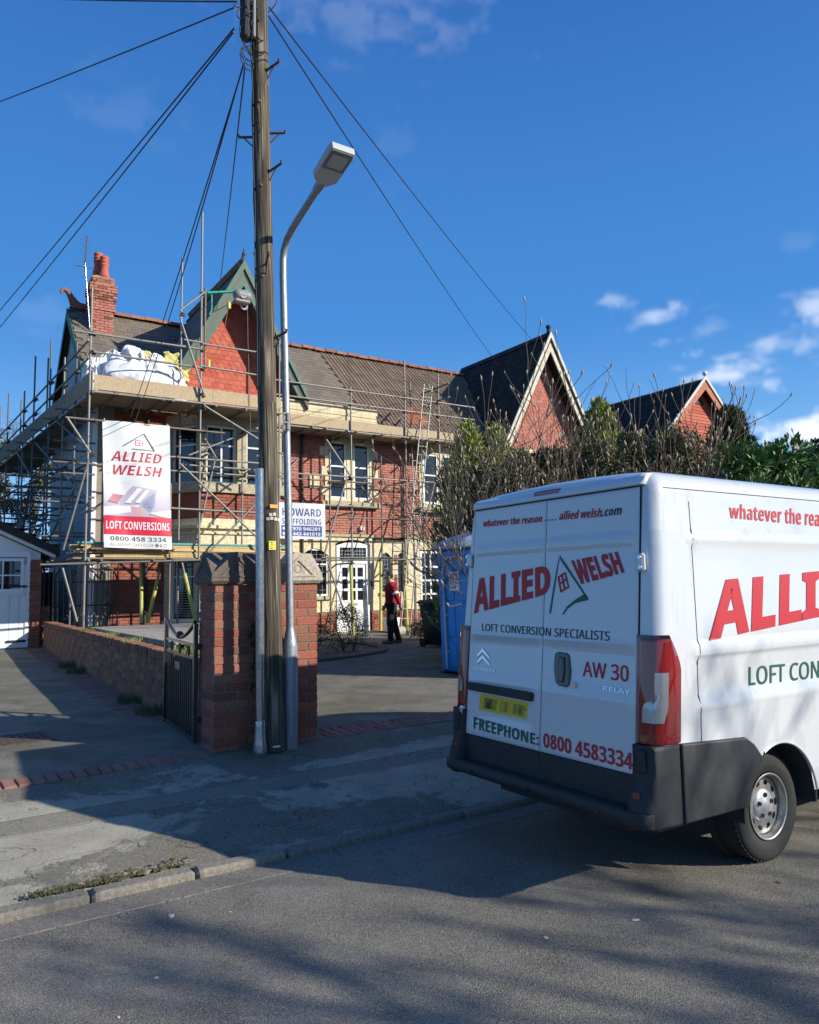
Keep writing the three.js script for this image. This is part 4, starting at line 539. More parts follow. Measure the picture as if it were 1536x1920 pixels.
    const patch = (name, t0, t1, y0, y1, m, l) => { const p = [], idx = []; const N = 8; for (let j = 0; j <= N; j++) for (let i = 0; i <= N; i++) { const y = lerp(y0, y1, j / N), q = at(lerp(t0(y), t1(y), i / N), y, l); p.push(q.x, q.y, q.z); } for (let j = 0; j < N; j++) for (let i = 0; i < N; i++) { const a = j * (N + 1) + i; s > 0 ? idx.push(a, a + 1, a + N + 1, a + N + 1, a + 1, a + N + 2) : idx.push(a, a + N + 1, a + 1, a + N + 1, a + N + 2, a + 1); } const g = new THREE.BufferGeometry(); g.setAttribute('position', new THREE.Float32BufferAttribute(p, 3)); g.setIndex(idx); g.computeVertexNormals(); return part(tl, name, flat(g), m); };
    patch('reversing_lens', y => lerp(0.16, 0.42, sstep(1.11, 1.13, y)), y => lerp(0.66, 0.78, sstep(1.01, 1.10, y)), 1.01, 1.29, clear, 0.007);
    patch('lamp_base', y => 0.0, y => 0.98, 1.482, 1.502, gloss, 0.007);
    // hinges
    for (const [px, py] of s > 0 ? [[1211, 1054]] : [[872, 1052], [866, 1335]]) { const q = rearYZ(px, py), h = part(van, 'hinge', moved(chamferBox(0.035, 0.11, 0.055, 0.012), lean(q[1]) - 0.022, q[1], s * 0.832), paint); for (const dy of [-0.03, 0.03]) part(h, 'bolt', moved(new THREE.CylinderGeometry(0.011, 0.011, 0.01, 10), lean(q[1]) - 0.043, q[1] + dy, s * 0.838, 0, 0, Math.PI / 2), chrome); }
    // wheels
    for (const x of [WX, FX]) { const w = part(van, 'wheel', moved(new THREE.LatheGeometry([[0.205, -0.085], [0.215, -0.1], [0.255, -0.108], [0.30, -0.106], [0.326, -0.095], [0.340, -0.078], [0.345, -0.05], [0.345, 0.05], [0.340, 0.078], [0.326, 0.095], [0.30, 0.106], [0.262, 0.109], [0.258, 0.106], [0.225, 0.102], [0.205, 0.085], [0.205, -0.085]].map(p => new THREE.Vector2(...p)), 64), x, R, s * 0.748, 0, Math.PI / 2), M.rubber);
      w.userData.label = 'black rubber tyre on a silver steel wheel';
      const tread = []; for (let k = 0; k < 56; k++) for (const zz of [-0.066, 0.066]) { const a = (k + (zz > 0 ? 0.5 : 0)) / 56 * 2 * Math.PI; tread.push(moved(chamferBox(0.027, 0.009, 0.036, 0.003), Math.cos(a) * 0.3435, Math.sin(a) * 0.3435, zz, 0, 0, a + Math.PI / 2)); } part(w, 'tread_blocks', moved(merge(tread), x, R, s * 0.748), M.rubber);
      const steel = mat(0.42, 0.41, 0.39, 0.38, { metalness: 0.7, map: rep(grain, 2) });
      const rim = part(w, 'rim', (() => { const g = new THREE.LatheGeometry([[0.12, 0.03], [0.165, 0.045], [0.176, 0.04], [0.186, 0.02], [0.19, 0.03], [0.194, 0.09], [0.206, 0.096], [0.212, 0.1], [0.206, 0.103], [0.19, 0.098], [0.184, 0.03], [0.17, -0.02], [0.12, 0.0]].map(p => new THREE.Vector2(...p)), 48); return moved(g, x, R, s * 0.748, 0, s * Math.PI / 2); })(), steel);
      const holes = []; for (let k = 0; k < 10; k++) { const a = k / 10 * 2 * Math.PI, h = []; for (let q = 0; q < 12; q++) { const b = -q / 12 * 2 * Math.PI, u2 = 0.025 * Math.cos(b), v2 = 0.016 * Math.sin(b); h.push([Math.cos(a) * (0.143 + v2) - Math.sin(a) * u2, Math.sin(a) * (0.143 + v2) + Math.cos(a) * u2]); } holes.push(h); }
      const ring = []; for (let q = 0; q < 48; q++) { const b = q / 48 * 2 * Math.PI; ring.push([Math.cos(b) * 0.178, Math.sin(b) * 0.178]); }
      part(w, 'rim_disc', moved(extrude(ring, 0.006, 0, holes), x, R, s * 0.748 + s * 0.05 - (s < 0 ? 0.006 : 0)), steel);
      part(w, 'brake_drum', moved(new THREE.CylinderGeometry(0.165, 0.165, 0.05, 24), x, R, s * 0.748, 0, Math.PI / 2), M.dark);
      const cap = part(w, 'hub_cap', moved(new THREE.LatheGeometry([[0, 0.088], [0.03, 0.087], [0.036, 0.080], [0.075, 0.074], [0.098, 0.066], [0.106, 0.05]].map(p => new THREE.Vector2(...p)), 32), x, R, s * 0.748, 0, s * Math.PI / 2), mat(0.55, 0.55, 0.54, 0.35, { metalness: 0.6 }));
      for (let k = 0; k < 5; k++) { const a = k / 5 * 2 * Math.PI + 0.3; part(w, 'wheel_bolt', moved(new THREE.CylinderGeometry(0.014, 0.016, 0.014, 12), x + Math.cos(a) * 0.068, R + Math.sin(a) * 0.068, s * (0.748 + 0.077), 0, Math.PI / 2), gloss); } }
  }
  // high brake light on the roof edge, drip lines, cab glass
  { const c = onPlane(1028, 919, nR, cR).sub(O), bl = part(van, 'brake_light', moved(chamferBox(0.05, 0.04, 0.26, 0.012), lean(2.43) + 0.0, 2.437, c.z), red); }
  part(van, 'roof_lip', loft([-0.83, -0.78, 0.78, 0.83].map(z => { const k = Math.abs(z) > 0.8 ? 0.4 : 1; return [[0.06, 2.395], [-0.02 * k, 2.392], [-0.028 * k, 2.402], [-0.012 * k, 2.44], [0.03, 2.468], [0.08, 2.47]].map(([x, y]) => V(x + lean(2.4), y, z)); }).reverse(), true, true), paint);
  for (const s of [-1, 1]) { const seam = []; for (let y = 0.86; y <= 2.32; y += 0.04) seam.push(V(0.385 + lean(y) * (1 - sstep(0, 1.0, 0.385)), y, s * (zSide(0.385, y) + 0.0002))); part(van, 'panel_seam', tubeGeo(seam, 0.0028, 5), M.dark); const seam2 = [], seam3 = []; for (let x = 0.08; x <= 3.7; x += 0.2) { seam2.push(V(x + lean(2.375) * (1 - sstep(0, 1.0, x)), 2.375, s * (0.785 + 0.107 * Math.cos(0.186) + 0.0002))); } part(van, 'roof_seam', tubeGeo(seam2, 0.0025, 5), M.dark); for (let x = 1.66; x <= 3.4; x += 0.2) seam3.push(V(x, 0.62, s * (zSide(x, 0.62) + 0.0004))); part(van, 'sill_seam', tubeGeo(seam3, 0.0025, 5), M.dark);
    part(van, 'cab_window', polyGeo([[[3.78, 1.42, s * 0.95], [4.52, 1.34, s * 0.90], [4.0, 2.02, s * 0.89], [3.78, 2.06, s * 0.92]][s > 0 ? 'slice' : 'reverse']()]), M.glass); part(van, 'wing_mirror', moved(chamferBox(0.12, 0.32, 0.2, 0.04), 4.35, 1.55, s * 1.06), plastic); part(van, 'headlight', moved(chamferBox(0.3, 0.3, 0.12, 0.05), 5.12, 1.0, s * 0.8), clear); }
  part(van, 'windscreen', polyGeo([[[4.63, 1.42, -0.78], [4.63, 1.42, 0.78], [3.98, 2.30, 0.68], [3.98, 2.30, -0.68]].reverse()]), M.glass);
  part(van, 'underbody', box(0.15, 5.1, 0.32, 0.42, -0.6, 0.6), M.dark);
  // lettering on the street side
  const sideXY = (px, py) => { let z = 0.97, q; for (let k = 0; k < 6; k++) { q = onZ(px, py, O.z + z).sub(O); z = zSide(q.x, q.y); } return [q.x, q.y]; }, S6 = (x, y) => sideXY(820 + x * 0.4661, 860 + y * 0.4662);
  const onSide = (u, v, l) => V(u, v, zSide(u, v) + 0.0015 + l), sl = (str, font, quad, m, bold = 0, span) => part(van, 'lettering', textOn(str, font, quad, 0.001, onSide, bold, span), m);
  sl('ALLIED', FONT, [S6(1094, 733), S6(1536, 636), S6(1536, 452), S6(1104, 492)], vRed, 0.035, 'ALLI');
  sl('LOFT CONVERSION', FONTR, [S6(1252, 912), S6(1536, 880), S6(1536, 812), S6(1252, 838)], vGreen, 0.012, 'LOFT CON');
  { const q = [S6(1174, 238), S6(1536, 272), S6(1536, 212), S6(1174, 183)]; q[2][0] -= 0.0; sl('whatever the reason', FONT, q, vRed, 0, 'whatever the rea'); }
}

// ------------------------------------------------------------------ houses
const slateM = [[0.185, 0.15, 0.115], [0.205, 0.165, 0.125], [0.165, 0.135, 0.105], [0.215, 0.172, 0.13]].map(c => mat(...c, 0.75, { map: rep(grain, 2.5) })), tileBM = [[0.20, 0.14, 0.092], [0.225, 0.16, 0.108], [0.165, 0.118, 0.08]].map(c => mat(...c, 0.9, { map: rep(grain, 3) })), tileDark = [[0.035, 0.031, 0.029], [0.045, 0.04, 0.036], [0.028, 0.026, 0.025]].map(c => mat(...c, 0.9, { map: rep(grain, 3) })), ridgeM = [[0.33, 0.13, 0.075], [0.37, 0.16, 0.09], [0.29, 0.11, 0.065]].map(c => mat(...c, 0.9, { map: rep(grain, 3) })), clayM = [[0.52, 0.115, 0.068], [0.55, 0.13, 0.08], [0.48, 0.10, 0.06], [0.57, 0.15, 0.095]].map(c => mat(...c, 0.85, { map: rep(grain, 4) }));
const clayPink = [[0.46, 0.16, 0.115], [0.49, 0.18, 0.13], [0.42, 0.14, 0.10], [0.51, 0.20, 0.15]].map(c => mat(...c, 0.88, { map: rep(grain, 4) }));
const blind = mat(0.6, 0.6, 0.57, 0.9), leadM = mat(0.3, 0.31, 0.32, 0.6);
function house(name, label, base) {
  const o = thing(name, label, 'house', base), B = V(...base);
  const h = { o, B, p(n, g, m, kind, parent) { const q = part(parent || o, n, g, m, kind); if (!parent) q.position.sub(B); return q; }, made: {} };
  // a small piece: its own mesh while under 300 of its name, else joined to the rest
  h.piece = (n, g, m, pos, rot, parent) => { const k = h.made[n] = (h.made[n] || 0) + 1; if (k <= 300) { const q = part(o, n, g, m); q.position.set(pos[0] - B.x, pos[1] - B.y, pos[2] - B.z); if (rot.isQuaternion) q.quaternion.copy(rot); else q.rotation.set(...rot); } else { const e = (h.rest ||= {}), key = n + m.uuid; (e[key] ||= { n, m, l: [] }).l.push(g.clone().applyMatrix4(new THREE.Matrix4().compose(V(...pos), rot.isQuaternion ? rot : new THREE.Quaternion().setFromEuler(new THREE.Euler(...rot)), V(1, 1, 1)))); } };
  h.done = () => { for (const e of Object.values(h.rest || {})) h.p('further_' + e.n + 's', merge(e.l), e.m, 'stuff'); };
  return h;
}
// brickwork on a vertical plane z = const (turn 0) or facing -x (turn 1); openings are rectangles u0, u1, v0, v1
function brickwork(h, u0, u1, v0, v1, w, mats, openings = [], turn = 0, name = 'brickwork', pitch = 0.0765, Lb = 0.225) {
  const per = mats.map(() => []), d = 0.02;
  let row = 0; for (let v = v0; v + pitch * 0.6 < v1; v += pitch, row++) {
    const vt = Math.min(v + pitch - 0.011, v1), mid = (v + vt) / 2; let free = [[u0, u1]];
    for (const q of openings) { const [a, b, c, e] = typeof q === 'function' ? q(mid) : q; if (mid < c || mid > e) continue; free = free.flatMap(([s, t]) => [[s, Math.min(t, a)], [Math.max(s, b), t]].filter(r => r[1] - r[0] > 0.02)); }
    for (const [s, t] of free) { const off = (row % 2) * Lb / 2; for (let k = Math.floor((s - off) / Lb); k * Lb + off < t; k++) { const a = Math.max(s, k * Lb + off), b = Math.min(t, k * Lb + off + Lb - 0.011); if (b - a < 0.03) continue; const out = d + rr(-0.003, 0.003); const f = turn ? boxFaces(w - out, w, v, vt, -b, -a) : boxFaces(a, b, v, vt, w, w + out); per[Math.floor(rnd() * mats.length)].push(...(turn ? [f[0], f[1], f[3], f[4], f[5]] : [f[0], f[2], f[3], f[4], f[5]])); } }
  }
  per.forEach((f, i) => f.length && h.p(name, polyGeo(f), mats[i], 'stuff'));
}
// tiles on a slope: origin at the eave, U along the eave, W up the slope
function tileSlope(h, name, org, U, Wd, len, rise, tw, ex, mats, geo, inside = () => true, stag = 0.5) {
  const u = V(...U).normalize(), w = V(...Wd).normalize(), n = u.clone().cross(w).normalize(); if (n.y < 0) n.negate();
  const basis = new THREE.Matrix4().makeBasis(u, w, u.clone().cross(w)), q = new THREE.Quaternion().setFromRotationMatrix(basis), tilt = new THREE.Quaternion(), list = [];
  const sgn = u.clone().cross(w).y < 0 ? -1 : 1;
  for (let r = 0; r * ex < rise; r++) for (let c = -1; c * tw < len; c++) { const a = c * tw + (r % 2) * tw * stag + tw / 2, b = r * ex + ex / 2; if (a < 0.02 || a > len - 0.02 || !inside(a, b)) continue; list.push([a, b]); }
  for (const [a, b] of list) { const p = V(...org).addScaledVector(u, a).addScaledVector(w, b).addScaledVector(n, 0.02 + rr(0, 0.003)); tilt.setFromEuler(new THREE.Euler(sgn * -0.045 + rr(-0.01, 0.01), 0, rr(-0.008, 0.008))); const g = Array.isArray(geo) ? pick(geo) : geo; h.piece(name, g, pick(mats), p.toArray(), q.clone().multiply(tilt)); }
}
function ridgeRow(h, a, b, mats, L = 0.42, r = 0.16) { const A = V(...a), Bv = V(...b), n = Math.round(A.distanceTo(Bv) / L), d = Bv.clone().sub(A).normalize(); for (let i = 0; i < n; i++) { const g = (h.ridgeGeo ||= (() => { const p = []; for (let k = 0; k <= 8; k++) { const t = k / 8 * Math.PI; p.push([Math.cos(t) * r, Math.sin(t) * r * 0.85]); } for (let k = 8; k >= 0; k--) { const t = k / 8 * Math.PI; p.push([Math.cos(t) * (r - 0.02), Math.sin(t) * (r - 0.02) * 0.85]); } return moved(extrude(p, L - 0.015, 0), 0, 0, -(L - 0.015) / 2); })()); h.piece('ridge_tile', g, pick(mats), A.clone().lerp(Bv, (i + 0.5) / n).add(V(0, rr(-0.01, 0.01) - 0.03, 0)).toArray(), [0, Math.atan2(d.x, d.z), 0]); } }
// window: white frame bars round and between panes; matrix places it (local x right, y up, z out)
function windowUnit(h, w, hgt, mtx, o = {}) {
  const fr = o.fr || 0.055, cols = o.cols || [w], rows = o.rows || [hgt], fm = o.mat || M.upvc, list = [[-0.0, w, 0, fr, 0, 0.06], [0, w, hgt - fr, hgt, 0, 0.06], [0, fr, fr, hgt - fr, 0, 0.06], [w - fr, w, fr, hgt - fr, 0, 0.06]];
  let y = 0; rows.forEach((r, i) => { y += r; if (i < rows.length - 1) list.push([fr, w - fr, y - fr * 0.4, y + fr * 0.4, 0.004, 0.055]); }); let x = 0; cols.forEach((c, i) => { x += c; if (i < cols.length - 1) list.push([x - fr * 0.4, x + fr * 0.4, fr, hgt - fr, 0.007, 0.052]); });
  const g = boxes(list); g.applyMatrix4(mtx); const f = h.p('window', g, fm); y = 0;
  for (let r = 0; r < rows.length; r++) { x = 0; for (let c = 0; c < cols.length; c++) { const q = box(x + fr * 0.3, x + cols[c] - fr * 0.3, y + fr * 0.3, y + rows[r] - fr * 0.3, 0.014, 0.022); q.applyMatrix4(mtx); h.p('pane', q, o.glass || M.glass, null, f); x += cols[c]; } y += rows[r]; }
  if (o.lead) { const l = []; for (let i = 1; i < o.lead[0]; i++) l.push([w * i / o.lead[0] - 0.004, w * i / o.lead[0] + 0.004, fr, hgt - fr, 0.022, 0.026]); for (let i = 1; i < o.lead[1]; i++) l.push([fr, w - fr, hgt * i / o.lead[1] - 0.004, hgt * i / o.lead[1] + 0.004, 0.0225, 0.0262]); const q = boxes(l); q.applyMatrix4(mtx); h.p('lead_bars', q, leadM, null, f); }
  return f;
}
const T4 = (x, y, z, ry = 0) => new THREE.Matrix4().makeRotationY(ry).setPosition(x, y, z);
const slateG = [0, 1, 2].map(() => wornBox(0.292, 0.27, 0.009, 0.003, 0.004)), concG = (() => { const l = [chamferBox(0.292, 0.38, 0.014, 0.004)]; for (const x of [-0.1, 0.05]) l.push(moved(chamferBox(0.05, 0.376, 0.03, 0.012), x, 0, 0.014)); return merge(l); })();
const flatTile = chamferBox(0.172, 0.19, 0.012, 0.002), scaleTile = (() => { const p = [[0.086, 0.095], [-0.086, 0.095]]; for (let k = 0; k <= 8; k++) { const t = Math.PI + k / 8 * Math.PI; p.push([Math.cos(t) * 0.086, -0.012 + Math.sin(t) * 0.083]); } return flat(moved(extrude(p, 0.012, 0), 0, 0, -0.006)); })();
function tileGable(h, cx, apexY, z, slope, y0, mats = clayM) { const ex = 0.13, tw = 0.176; for (let r = 0; y0 + r * ex < apexY - 0.25; r++) { const y = y0 + r * ex, hw = (apexY - y - ex * 0.5) / slope - 0.04, kind = Math.floor(r / 3) % 2 === 0 ? flatTile : scaleTile, n = Math.floor(hw / tw) + 1; for (let c = -n; c <= n; c++) { const x = cx + (c + (r % 2) * 0.5) * tw; if (Math.abs(x - cx) > hw) continue; h.piece('hanging_tile', kind, pick(mats), [x, y + 0.095 - 0.03, z + 0.03 + rr(0, 0.003)], [-0.07 + rr(-0.012, 0.012), 0, rr(-0.008, 0.008)]); } } }
const prismXY = (pts, z0, z1) => moved(extrude(pts, z1 - z0, 0), 0, 0, z0);
// bargeboards, gable roof slabs
function barge(h, cx, apexY, z, slope, footY, wd, th, m, name = 'bargeboard') { for (const s of [-1, 1]) { const fx = (apexY - footY) / slope, nx = slope / Math.hypot(1, slope), ny = 1 / Math.hypot(1, slope), dn = wd / ny * 1; const pts = [[0, apexY], [s * fx, footY], [s * (fx - wd * nx * 1.1), footY - 0.0], [0, apexY - dn]]; const q = s > 0 ? pts.map(p => [p[0] + cx, p[1]]).reverse() : pts.map(p => [p[0] + cx, p[1]]); h.p(name, prismXY(q, z, z + th), m); } }
function gableRoofSlab(h, cx, apexY, slope, footY, z0, z1, m, th = 0.12) { const fx = (apexY - footY) / slope, dn = th * Math.hypot(1, slope); for (const s of [-1, 1]) { const pts = [[cx, apexY], [cx + s * fx, footY], [cx + s * fx, footY - dn], [cx, apexY - dn]]; h.p('roof_slab', prismXY(s > 0 ? pts.reverse() : pts, z0, z1), m); } }

const FW = -19.4, RZ = -23.0, RY = 10.0, EY = 6.42, EZ = -19.12;      // front wall, ridge and eaves of the pair
const slopeLen = Math.hypot(RZ - EZ, RY - EY), slopeW = [0, RY - EY, RZ - EZ];
// ---- the house behind the scaffold
{
  const h = house('brick_house', 'red brick house with green gable and slate roof wrapped in scaffolding', [8, 0.5, FW]);
  // walls
  h.p('wall', boxes([[3.52, 5.3, 0.3, 6.5, -26.5, FW], [8.55, 12.45, 0.3, 6.5, -26.5, FW - 0.2], [5.3, 8.55, 0.3, 6.5, -26.5, -19.6]]), M.mortar);
  h.p('mortar_sheet', moved(extrude([[8.6, 3.3], [12.45, 3.3], [12.45, 6.45], [8.6, 6.45]], 0.12, 0, [[[9.85, 4.38], [9.85, 6.2], [11.3, 6.2], [11.3, 4.38]]]), 0, 0, FW - 0.121), M.mortar); h.p('mortar_sheet', boxes([[8.6, 10.08, 0.3, 1.2, FW - 0.12, FW - 0.001], [11.24, 12.45, 0.3, 1.2, FW - 0.12, FW - 0.001]]), M.mortar);
  h.p('side_render', polyGeo([[[3.5, 0.3, -19.42], [3.5, 6.45, -19.42], [3.5, 9.85, RZ], [3.5, 6.45, -26.5], [3.5, 0.3, -26.5]].reverse()]), M.render);

  h.p('corner_board', box(3.46, 3.56, 0.5, 6.4, -19.45, -19.37), M.white);
  brickwork(h, 3.95, 5.22, 0.5, 6.4, FW, bricksRed, [], 0);
  brickwork(h, 8.66, 12.45, 3.32, 6.4, FW, bricksWall, [[9.72, 11.42, 4.22, 6.28]], 0);
  brickwork(h, 8.66, 12.45, 0.5, 1.14, FW, bricksRed, [[10.08, 11.24, 0, 3]], 0);
  // cream stone ground floor with its openings
  const arch = (x0, x1, y0, y1, k) => { const p = [[x0, y0], [x0, y1 - k]]; for (let i = 1; i < 8; i++) { const t = i / 8; p.push([lerp(x0, x1, t), y1 - k + k * Math.sin(t * Math.PI)]); } p.push([x1, y1 - k], [x1, y0]); return p; };
  h.p('stone_facing', moved(extrude([[8.66, 1.14], [10.08, 1.14], ...arch(10.08, 11.24, 1.14, 3.22, 0.12).slice(1, -1), [11.24, 1.14], [12.45, 1.14], [12.45, 3.18], [11.36, 3.18], [11.36, 3.3], [8.66, 3.3]], 0.04, 0, [arch(9.0, 9.86, 1.6, 2.95, 0.2), arch(11.58, 11.98, 1.66, 2.86, 0.16), arch(12.2, 12.43, 1.66, 2.86, 0.1)]), 0, 0, FW), M.cream);
  h.p('string_course', boxes([[8.66, 11.40, 3.3, 3.38, FW, FW + 0.09], [11.4, 12.45, 3.16, 3.23, FW, FW + 0.08]]), M.stone);
  for (const [x, y] of [[12.08, 2.5], [12.08, 1.9]]) h.p('brick_inset', box(x, x + 0.1, y, y + 0.3, FW + 0.041, FW + 0.048), bricksRed[1]);
  // front door with nine panes and leaded fanlight
  const dz = FW + 0.0;
  const fr = h.p('door_frame', moved(extrude([[10.12, 0.52], [10.12, 3.05], [10.4, 3.13], [10.66, 3.16], [10.92, 3.13], [11.2, 3.05], [11.2, 0.52]], 0.07, 0, [[[10.22, 0.6], [10.22, 2.52], [11.1, 2.52], [11.1, 0.6]], [[10.22, 2.6], [10.22, 2.99], [11.1, 2.99], [11.1, 2.6]]]), 0, 0, dz - 0.03), M.upvc);
  h.p('fanlight', box(10.21, 11.11, 2.59, 3.0, dz - 0.012, dz - 0.004), M.glass, null, fr);
  { const l = []; for (let i = 1; i < 9; i++) l.push([10.22 + 0.88 * i / 9 - 0.006, 10.22 + 0.88 * i / 9 + 0.006, 2.6, 2.99, dz - 0.003, dz + 0.001]); for (let i = 1; i < 4; i++) l.push([10.22, 11.1, 2.6 + 0.39 * i / 4 - 0.006, 2.6 + 0.39 * i / 4 + 0.006, dz - 0.0028, dz + 0.0012]); h.p('lead_bars', boxes(l), leadM, null, fr); }
  { const holes = []; for (let c = 0; c < 3; c++) for (let r = 0; r < 3; r++) holes.push([[10.31 + c * 0.255, 1.46 + r * 0.34], [10.31 + c * 0.255, 1.73 + r * 0.34], [10.50 + c * 0.255, 1.73 + r * 0.34], [10.50 + c * 0.255, 1.46 + r * 0.34]]); const d = h.p('front_door', moved(extrude([[10.225, 0.61], [10.225, 2.515], [11.095, 2.515], [11.095, 0.61]], 0.045, 0, holes), 0, 0, dz - 0.04), M.upvc);
    for (let c = 0; c < 3; c++) for (let r = 0; r < 3; r++) h.p('pane', box(10.3 + c * 0.255, 10.51 + c * 0.255, 1.45 + r * 0.34, 1.74 + r * 0.34, dz - 0.032, dz - 0.022), M.glass, null, d);
    h.p('letter_plate', box(10.5, 10.82, 1.3, 1.38, dz + 0.005, dz + 0.014), mat(0.35, 0.33, 0.28, 0.4), null, d); for (const x of [10.33, 10.70]) h.p('door_panel', box(x, x + 0.3, 0.72, 1.2, dz + 0.005, dz + 0.012), M.upvc, null, d); h.p('handle', box(11.02, 11.06, 1.5, 1.7, dz + 0.005, dz + 0.04), M.alu, null, d); }
  h.p('door_step', box(9.9, 11.5, 0.35, 0.56, FW, FW + 0.45), M.stone);
  windowUnit(h, 0.86, 1.35, T4(9.0, 1.6, FW - 0.05), { rows: [0.9, 0.45], lead: [5, 8] }); windowUnit(h, 0.40, 1.2, T4(11.58, 1.66, FW - 0.05), { fr: 0.03, lead: [4, 10], mat: M.cream }); windowUnit(h, 0.24, 1.2, T4(12.2, 1.66, FW - 0.05), { fr: 0.025, lead: [2, 10], mat: M.cream });
  h.p('window_sill', boxes([[8.95, 9.92, 1.5, 1.6, FW, FW + 0.12], [11.53, 12.03, 1.58, 1.66, FW, FW + 0.1]]), M.stone);
  // upper pair of windows in a stone surround with quoins
  const sz = FW; h.p('window_surround', moved(extrude([[9.76, 4.34], [9.76, 6.26], [11.38, 6.26], [11.38, 4.34]], 0.05, 0, [arch(9.90, 10.46, 4.42, 6.1, 0.1), arch(10.70, 11.24, 4.42, 6.1, 0.1)]), 0, 0, sz), M.cream);
  for (let k = 0; k < 6; k += 2) { h.p('quoin', box(9.60, 9.758, 4.5 + k * 0.29, 4.76 + k * 0.29, sz, sz + 0.046), M.cream); h.p('quoin', box(11.382, 11.54, 4.5 + k * 0.29, 4.76 + k * 0.29, sz, sz + 0.046), M.cream); }
  windowUnit(h, 0.56, 1.68, T4(9.90, 4.42, FW - 0.03), { rows: [0.95, 0.73] }); windowUnit(h, 0.54, 1.68, T4(10.70, 4.42, FW - 0.03), { rows: [0.95, 0.73] });
  h.p('window_sill', moved(chamferBox(1.95, 0.16, 0.2, 0.02), 10.57, 4.24, sz + 0.08), M.stone);
  h.p('vent_box', moved(chamferBox(0.32, 0.36, 0.06, 0.01), 9.42, 4.86, sz + 0.035), M.cream); h.p('security_light', moved(chamferBox(0.14, 0.12, 0.1, 0.01), 10.95, 3.56, sz + 0.06), M.white);
  h.p('downpipe', tubeGeo([V(9.02, 0.6, FW + 0.07), V(9.02, 6.2, FW + 0.07)], 0.04, 10), mat(0.03, 0.022, 0.02, 0.6));
  h.p('downpipe', tubeGeo([V(4.75, 0.6, FW + 0.07), V(4.75, 6.2, FW + 0.07)], 0.04, 10), mat(0.02, 0.03, 0.028, 0.6));
  for (const [x, y] of [[11.22, 2.0]]) h.p('door_bell', box(x + 0.02, x + 0.08, y - 0.15, y, FW + 0.041, FW + 0.06), M.dark);
  // two-storey canted bay
  const P = [[5.22, FW], [5.86, -18.5], [8.0, -18.5], [8.66, FW]], plan = (y0, y1, out, m, name) => { const c = [6.93, -19.4], q = P.map(([x, z]) => [x + Math.sign(x - c[0]) * out, z === FW ? z : z + out]); h.p(name, polyGeo([...[0, 1, 2].map(i => [[q[i][0], y0, q[i][1]], [q[i + 1][0], y0, q[i + 1][1]], [q[i + 1][0], y1, q[i + 1][1]], [q[i][0], y1, q[i][1]]]), q.map(a => [a[0], y1, a[1]]), q.map(a => [a[0], y0, a[1]]).reverse()]), m); };
  plan(0.3, 1.02, 0, M.cream, 'bay_plinth'); plan(2.62, 3.62, 0, M.cream, 'bay_band'); plan(2.86, 2.93, 0.06, M.cream, 'bay_moulding'); plan(3.22, 3.27, 0.05, M.cream, 'bay_moulding'); plan(3.36, 3.44, 0.1, M.cream, 'bay_moulding'); plan(3.62, 4.30, -0.02, bricksRed[0], 'bay_brick_core'); plan(4.28, 4.52, 0.08, M.stone, 'bay_sill'); plan(6.02, 6.48, 0.03, M.stone, 'bay_lintel'); plan(0.94, 1.06, 0.06, M.cream, 'bay_sill');
  brickwork(h, 5.87, 7.99, 3.63, 4.28, -18.52, bricksRed, [], 0, 'bay_brickwork');
  const facet = i => { const [a, b] = [P[i], P[i + 1]], dx = b[0] - a[0], dzz = b[1] - a[1], L = Math.hypot(dx, dzz), m = new THREE.Matrix4().makeRotationY(-Math.atan2(dzz, dx)).setPosition(a[0], 0, a[1]); return [L, m]; };
  for (let i = 0; i < 3; i++) {
    const [L, m] = facet(i), at = (x, y, z) => m.clone().multiply(new THREE.Matrix4().makeTranslation(x, y, z)), pier = (x0, x1, y0, y1, z, mm = M.stone) => { const g = box(x0, x1, y0, y1, -0.2, z); g.applyMatrix4(m); h.p('mullion', g, mm); };
    if (i === 1) { for (const [a, b] of [[0, 0.14], [0.94, 1.2], [2.0, 2.14]]) { pier(a, b, 4.52, 6.02, 0.0); pier(a, b, 1.06, 2.62, 0.0, M.cream); } for (const x of [0.14, 1.2]) { windowUnit(h, 0.8, 1.5, at(x, 4.52, -0.16), { rows: [1.0, 0.5], cols: [0.42, 0.38] }); shutter(x, 0.8, at); } }
    else { pier(0, 0.16, 4.52, 6.02, 0); pier(L - 0.16, L, 4.52, 6.02, 0); pier(0, 0.16, 1.06, 2.62, 0, M.cream); pier(L - 0.16, L, 1.06, 2.62, 0, M.cream); windowUnit(h, L - 0.32, 1.5, at(0.16, 4.52, -0.16), { rows: [1.0, 0.5] }); shutter(0.16, L - 0.32, at); }
  }
  function shutter(x, w, at) { const f = windowUnit(h, w, 1.56, at(x, 1.06, -0.14), { rows: [1.1, 0.46] }); const l = []; for (let y = 0.12; y < 1.45; y += 0.062) if (y < 1.04 || y > 1.16) l.push([0.09, w - 0.09, y, y + 0.012, 0.026, 0.05]); l.push([0.06, 0.1, 0.06, 1.5, 0.026, 0.052], [w - 0.1, w - 0.06, 0.06, 1.5, 0.026, 0.052]); const g = boxes(l); g.applyMatrix4(at(x, 1.06, -0.14)); h.p('shutter_slats', g, mat(0.42, 0.45, 0.44, 0.6), null, f); }
  { const g = boxes([[6.05, 6.75, 5.55, 6.0, -18.74, -18.72], [7.1, 7.9, 5.5, 6.0, -18.74, -18.72]]); h.p('roller_blind', g, blind); }
  // roofs
  const W0 = V(...slopeW).normalize();
